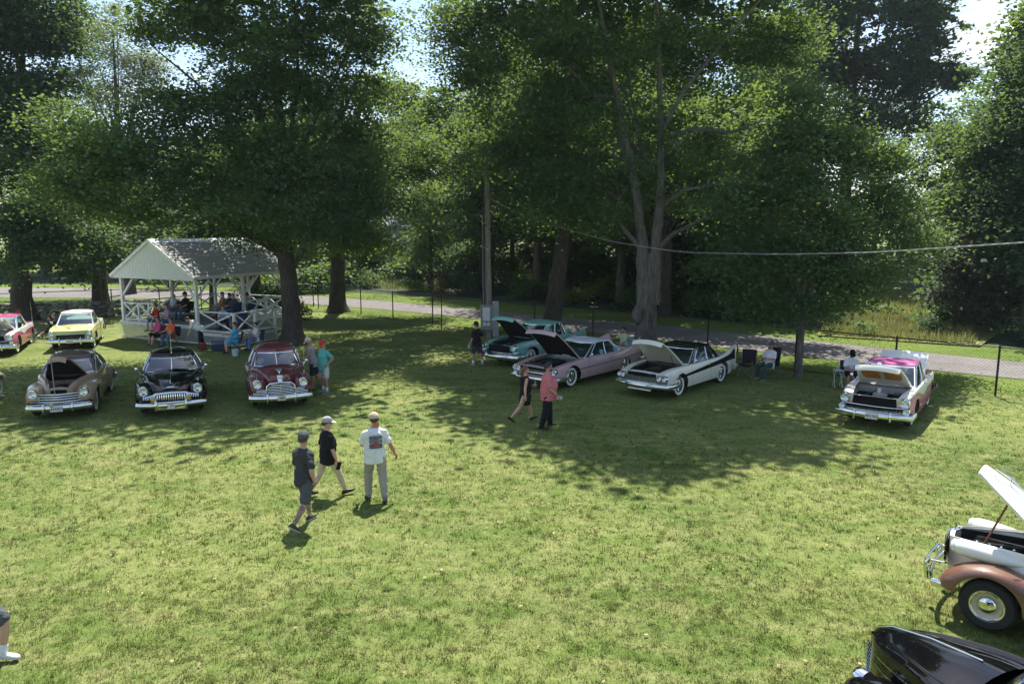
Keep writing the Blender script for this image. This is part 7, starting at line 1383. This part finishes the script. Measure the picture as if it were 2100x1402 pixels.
# ------------------------------------------------------------------ chain-link fences
M_POST = plain('black_fence_post', (.018, .019, .020), .42, .3, var=.2); M_WIRE = plain('galvanised_black_wire', (.045, .046, .047), .5, .4); M_RAIL = plain('fence_rail', (.05, .05, .052), .38, .5)
def fence(label, A, posts_at, h=1.62, pitch=.115):
    root = empty('chain_link_fence', (A[0][0], A[0][1], 0), 0, label, 'fence'); o = Vector((A[0][0], A[0][1], 0)); w = MB(); P = [Vector((a[0], a[1], 0)) - o for a in A]
    for i in range(len(P) - 1):
        a, b = P[i], P[i + 1]; L = (b - a).length; x = (b - a) / L; n = Vector((-x.y, x.x, 0))
        MB().tube([a + Vector((0, 0, h)), b + Vector((0, 0, h))], .022, 8).build('top_rail', M_RAIL, root, 60)
        s_ = -h
        while s_ < L + h:
            for d in (1, -1):
                u0, u1 = (s_, s_ + h) if d > 0 else (s_, s_ - h); du = u1 - u0; ta, tb_ = sorted(((0 - u0) / du, (L - u0) / du)); ta, tb_ = max(0, ta), min(1, tb_)
                if tb_ - ta > .03:
                    p, q = a + x * (u0 + du * ta) + Vector((0, 0, .03 + (h - .04) * ta)), a + x * (u0 + du * tb_) + Vector((0, 0, .03 + (h - .04) * tb_)); t = (q - p).normalized(); sd = t.cross(n) * .0021; w.add([p - sd, p + sd, q + sd, q - sd], [(0, 1, 2, 3)])
            s_ += pitch
    wo = w.build('wire_mesh', M_WIRE, root); wo['kind'] = 'stuff'
    for x, y in posts_at:
        pp = MB().tube([(x - o.x, y - o.y, -.1), (x - o.x, y - o.y, h + .02)], .034, 10).lathe([(0, h + .07), (.03, h + .05), (.038, h + .02), (.036, h)], 10, 0, 'Z', (x - o.x, y - o.y, 0)); pp.build('fence_post', M_POST, root, 50)
def on(A, B, f): return (A[0] + (B[0] - A[0]) * f, A[1] + (B[1] - A[1]) * f)
FA, FB_, FC, FD = (-13.3, 50.6), (9.6, 29.6), (16.2, 23.4), (27, 13.5)
fx_ = lambda x: (x, FA[1] + (x - FA[0]) * (FB_[1] - FA[1]) / (FB_[0] - FA[0])) if x < FB_[0] else (x, FB_[1] + (x - FB_[0]) * (FC[1] - FB_[1]) / (FC[0] - FB_[0]))
fence('long black chain-link fence running along the road behind the cars to the right edge', [FA, FB_, FC, FD], [fx_(x) for x in (-13.3, -9.7, -7.3, -4.6, -1.6, 1.15, 3.85, 6.3, 8.25, 11.0, 13.6, 15.85, 18.6, 21.4, 24)])
fence('black chain-link fence seen through the pavilion, ending at the gate opening', [(-33, 42.5), (-25.4, 46.8), (-13.9, 51.6)], [on((-33, 42.5), (-25.4, 46.8), f) for f in (0, .5)] + [on((-25.4, 46.8), (-13.9, 51.6), f) for f in (0, .22, .42, .62, .81, 1)])
# ------------------------------------------------------------------ stone wall
sw = empty('stone_wall', (-27, 45.2, 0), 0, 'low dry stone wall of grey fieldstones left of the pavilion', 'wall'); rs = np.random.default_rng(9); STONES = []
for k in range(6):
    b = bmesh.new(); bmesh.ops.create_icosphere(b, subdivisions=1, radius=1)
    for v in b.verts: v.co *= rs.uniform(.78, 1.12); v.co.z *= .62
    me = bpy.data.meshes.new('stone'); b.to_mesh(me); b.free(); me.materials.append([plain('fieldstone', (.17, .16, .15), .9, var=.4, nscale=6, bmp=.4), plain('fieldstone_dark', (.10, .095, .09), .9, var=.4, nscale=6, bmp=.4), plain('fieldstone_pale', (.25, .235, .21), .9, var=.4, nscale=6, bmp=.4)][k % 3]); STONES.append(me)
for row in range(4):
    s_ = 0
    while s_ < 10.5:
        w = rs.uniform(.18, .34); a = on((-31.5, 43.9), (-21.6, 47.6), s_ / 10.5); o = link('stone', STONES[int(rs.integers(0, 6))], sw, (a[0] + 27 + rs.uniform(-.08, .08), a[1] - 45.2 + rs.uniform(-.10, .10), .14 + row * .24 + rs.uniform(-.04, .04)), rs.uniform(0, 6), (w, w * rs.uniform(.7, 1.), rs.uniform(.2, .28))); s_ += w * 1.5
# ------------------------------------------------------------------ utility pole and wires
M_POLE = barkmat('weathered_pole', (.23, .20, .17), (.40, .365, .32), 3); BOX_G = plain('meter_grey', (.26, .275, .28), .5, .2, var=.1); BOX_W = plain('meter_white', (.55, .58, .60), .45, var=.05)
up_ = empty('utility_pole', (-1.16, 37, 0), 0, 'grey wooden utility pole with meter boxes beside the turquoise sedan', 'pole'); MB().tube([(0, 0, -.1), (-.03, 0, 4), (-.07, 0, 8.5)], [.165, .15, .125], 14).build('shaft', M_POLE, up_, 60)
MB().box((-.10, -.24, 1.05), (.62, .06, 1.25)).build('backboard', plain('grey_plywood', (.24, .235, .23), .8), up_); MB().box((-.12, -.33, 1.22), (.38, .16, .66)).build('meter_box', BOX_W, up_, bevel=.015)
for q in (-.21, -.02): MB().box((q, -.32, .72), (.15, .12, .18)).build('breaker_box', BOX_W, up_, bevel=.01)
MB().box((.34, -.10, .95), (.30, .22, 1.75)).build('cabinet', BOX_G, up_, bevel=.012); MB().tube([(-.20, -.12, 1.6), (-.22, -.10, 4), (-.24, -.08, 6.3), (-.30, -.1, 6.5), (-.36, -.1, 6.35)], .028, 8).build('conduit', TUBE_D, up_, 60); MB().tube([(-.27, -.13, 1.6), (-.29, -.11, 3), (-.3, -.09, 6.0)], .016, 6).build('conduit', TUBE_G, up_, 60)
for z, dx in ((4.55, -.36), (4.4, -.05), (6.0, -.34)): MB().lathe([(0, .06), (.035, .05), (.045, .02), (.03, -.02), (0, -.03)], 10, 0, 'Z', (dx, -.17, z)).build('insulator', SHOE_W, up_, 60)
MB().tube([(-.36, -.17, 4.55), (-.05, -.17, 4.45)], .018, 6).build('bracket', TUBE_G, up_, 60)
M_CABLE = plain('aluminium_cable', (.34, .34, .33), .4, .5)
def cable(label, pts, r, twist=True, mat=M_CABLE):
    b = MB(); P = [Vector(p) for p in pts]; Q = []
    for i in range(len(P) - 1):
        for j in range(30): Q.append(P[i].lerp(P[i + 1], j / 30))
    Q.append(P[-1]); 
    for _ in range(60): Q = [Q[0]] + [(Q[i - 1] + Q[i] * 2 + Q[i + 1]) / 4 for i in range(1, len(Q) - 1)] + [Q[-1]]
    if twist:
        dd = 0; R2 = []
        for i, p in enumerate(Q):
            if i: dd += (p - Q[i - 1]).length
            R2.append((p, dd))
        for ph in (0, 2.1, 4.2): b.tube([p + Vector((cos(d * 7 + ph) * r * .8, 0, sin(d * 7 + ph) * r * .8)) for p, d in R2], r * .62, 5)
    else: b.tube(Q, r, 6)
    tag(b.build('overhead_cable', mat, None, 60), label, 'cable')
cable('thick twisted overhead cable sagging across the wood to the right edge', [(-1.1, 37, 6.9), (0.79, 34.5, 5.89), (3.99, 30.5, 4.91), (6.3, 27.5, 4.55), (8.65, 24, 4.6), (10.56, 21.5, 4.74), (12.35, 18, 5.09), (14.57, 14.4, 5.44)], .016)
cable('upper thin overhead wire in front of the trees at the right edge', [(22.5, 40, 6.02), (29, 40, 6.05), (36, 40, 6.3)], .016, False); cable('lower thin overhead wire in front of the trees at the right edge', [(22.7, 40, 5.50), (29, 40, 5.45), (36, 40, 5.6)], .016, False)
# ------------------------------------------------------------------ pale house glimpsed through the gap
hs = empty('pale_house', (-12.6, 86, 0), R(12), 'pale sided house glimpsed through a gap in the wood', 'house'); M_HS = plain('pale_clapboard', (.55, .57, .58), .7, var=.05)
for k in range(26): MB().box((0, 0, .1 + k * .22), (7, 6 - k * .0, .21), 0, None, .998).build('clapboard', M_HS, hs)
for x, z in ((-1.8, 1.6), (1.2, 1.6), (-1.8, 4.2), (1.2, 4.2)):
    f = MB().box((x, -3.03, z), (1.0, .08, 1.4)).build('window', M_WHITEW, hs); MB().box((x, -3.08, z), (.8, .03, 1.2)).build('pane', plain('dark_pane', (.03, .035, .04), .1), f)
b = MB(); b.add([(-3.8, -3.4, 5.8), (3.8, -3.4, 5.8), (3.8, 0, 8.2), (-3.8, 0, 8.2), (3.8, 3.4, 5.8), (-3.8, 3.4, 5.8)], [(0, 1, 2, 3), (3, 2, 4, 5), (0, 3, 5), (1, 4, 2)]); b.build('roof', M_ROOF, hs)
# ------------------------------------------------------------------ people and things round the pavilion
def pav(x, y): a = PAV.rotation_euler[2]; return (PAV.location.x + x * cos(a) - y * sin(a), PAV.location.y + x * sin(a) + y * cos(a))
VX = .021
q = seated('woman in pink top and dark shorts lounging in a chair before the pavilion lattice', -16.75, 34.75, 240, chair=('dark green folding chair under the woman in pink before the lattice', CH_GRN, TUBE_D), pose=dict(hl=(78, 8), kl=60, hr=(86, 4), kr=84), hair='brown', topc='pink', bot='shorts', botc='black', shoe='grey', female=True, fat=1.2, vox=VX, glasses=True)
q = seated('woman in orange top and jeans in a chair before the pavilion lattice', -15.95, 34.35, 248, chair=('dark folding chair under the woman in orange before the lattice', CH_BLK, TUBE_D), hair='brown', topc='orange', botc='denim', shoe='black', female=True, fat=1.3, vox=VX, glasses=True)
for x, y, yw, tc, lab, hr in ((3.15, -.35, 245, 'scarlet', 'person in red top sitting on the pavilion deck edge above the woman in pink', 'brown'), (2.35, -.30, 240, 'mauve', 'person in mauve top sitting on the pavilion deck edge above the woman in orange', 'auburn')):
    X, Y_ = pav(x, y); seated(lab, X, Y_, yw, DZ - .40, None, .47, hair=hr, topc=tc, bot='shorts', botc='denim', female=True, vox=VX, pose=dict(al=(30, 10), il=30, ir=30, ar=(30, 10)))
for x, y, yw, kw, lab, chl in ((2.85, -1.9, 235, dict(topc='black', botc='denim', hat='black', hair='dark', fat=1.35, h=1.85), 'big man in black with cap and jeans seated inside the pavilion', 'dark folding chair under the big man in black in the pavilion'),
                             (3.5, -1.75, 235, dict(topc='paleblue', bot='shorts', botc='denim', hair='blond', h=1.6, female=True), 'person in pale blue beside the big man in black inside the pavilion', 'dark folding chair under the person in pale blue in the pavilion'),
                             (1.75, -3.3, 215, dict(topc='rose', botc='khaki', hair='dark', fat=1.1), 'person in dusty pink shirt seated at the back of the pavilion', 'blue folding chair under the person in dusty pink in the pavilion'),
                             (.95, -3.0, 150, dict(topc='darkgreen', botc='denim', hair='dark', skin='tan', fat=1.2), 'dark-shirted man seated with back half turned in the pavilion', 'blue folding chair under the dark-shirted man in the pavilion'),
                             (.45, -2.75, 150, dict(topc='slate', botc='denim', hat='skyblue', hair='grey'), 'person in blue cap seated near the right side of the pavilion', 'blue folding chair under the person in the blue cap'),
                             (.30, -3.55, 160, dict(topc='greymarl', botc='denim', hair='dark', fat=1.1), 'dark-haired person seated behind the blue-capped one in the pavilion', 'blue folding chair at the back right of the pavilion')):
    X, Y_ = pav(x, y); seated(lab, X, Y_, yw, DZ, (chl, CH_BLU if 'blue folding' in chl else CH_BLK, TUBE_D), vox=VX, **kw)
X, Y_ = pav(-.55, -1.0); seated('person in pale blue shirt seated on the landing behind the railing', X, Y_, 300, LZ, ('dark red folding chair behind the landing railing', plain('chair_maroon', (.12, .02, .025), .8), TUBE_D), topc='paleblue', botc='navy', hair='auburn', vox=VX, female=True, lean=20)
person('bending person in white shirt and black trousers at the pavilion corner', (-14.35, 33.75, 0), 205, 1.72, dict(hl=(4, 5), hr=(-4, 5), al=(16, 4), el=10, ar=(10, 4), er=14), hair='dark', topc='white', botc='black', shoe='black', fat=1.35, lean=48, female=True, vox=VX)
seated('woman in aqua dress-like top and shorts seated before the ramp lattice', -12.35, 32.7, 205, chair=('black folding chair under the woman in aqua', CH_BLK, TUBE_D), hair='brown', topc='aqua', bot='shorts', botc='aqua', shoe='black', female=True, fat=1.3, vox=VX, pose=dict(hl=(80, 12), kl=78, ar=(40, 10), er=50, al=(46, 8)))
seated('boy in white shirt with blue stripe seated beside the woman in aqua', -11.55, 33.1, 215, chair=('dark folding chair under the boy in white', CH_GRN, TUBE_D), hair='dark', topc='white', botc='skyblue', shoe='black', vox=VX, h=1.6)
ck = empty('cool_box', (-13.35, 33.3, 0), R(25), 'dark blue cool box on the grass by the bending person', 'cool box'); MB().box((0, 0, .17), (.62, .38, .34)).build('tub', plain('coolbox_blue', (.02, .045, .13), .5), ck, bevel=.02); MB().box((0, 0, .365), (.65, .41, .07)).build('lid', plain('coolbox_lid', (.10, .13, .20), .5), ck, bevel=.015); MB().tube([(-.3, -.2, .28), (-.3, -.24, .30), (.3, -.24, .30), (.3, -.2, .28)], .012, 6).build('handle', SHOE_W, ck, 60)
bk = MB().lathe([(0, 0), (.11, .0), (.14, .27), (.145, .27), (.145, .285), (.125, .285), (.10, .02), (0, .02)], 18, 0, 'Z').build('white_bucket', plain('bucket_plastic', (.50, .58, .62), .5), None, 50, (-11.95, 31.5, 0)); tag(bk, 'small pale bucket on the grass beside the woman in aqua', 'bucket'); MB().tube([(.14 * cos(a), 0, .27 + .10 * sin(a)) for a in np.linspace(0, pi, 9)], .005, 5).build('handle', TUBE_G, bk, 60)
rb = MB().box((0, 0, .16), (.30, .22, .32)).build('red_bag', plain('bag_red', (.16, .015, .02), .8), None, None, (-14.0, 33.1, 0), (0, 0, .4), bevel=.04); tag(rb, 'dark red bag on the grass at the feet of the bending person', 'bag')
X, Y_ = pav(2.0, -1.2); rb = MB().box((0, 0, .16), (.5, .3, .32)).build('dark_bag', plain('bag_dark', (.025, .022, .03), .8), None, None, (X, Y_, DZ), (0, 0, .8), bevel=.06); tag(rb, 'dark soft bag on the pavilion deck beside the big man', 'bag')
for k in range(3): pass
# barrel and bins in the pavilion
X, Y_ = pav(-.75, -2.1); bn = MB().lathe([(0, 0), (.22, 0), (.26, .75), (.28, .76), (.28, .80), (0, .84)], 18, 0, 'Z').build('waste_bin', plain('bin_blue', (.015, .03, .10), .5), None, 50, (X, Y_, LZ)); tag(bn, 'dark blue waste bin on the landing of the pavilion', 'bin'); MB().box((0, 0, .86), (.2, .05, .04)).build('handle', TUBE_D, bn)
flush()
# ------------------------------------------------------------------ thin haze volume added as a bluish veil to lift the shade
hm, ht, ho = newmat('veil_air'); pv = ht.nodes.new('ShaderNodeVolumePrincipled'); pv.inputs['Color'].default_value = (.74, .86, .98, 1); pv.inputs['Density'].default_value = .00022; pv.inputs['Anisotropy'].default_value = .35
lk(ht, pv.outputs[0], ho.inputs['Volume'])
hz = MB().box((0, 500, 13.8), (1840, 2080, 30.4)).build('haze', hm); hz['kind'] = 'stuff'
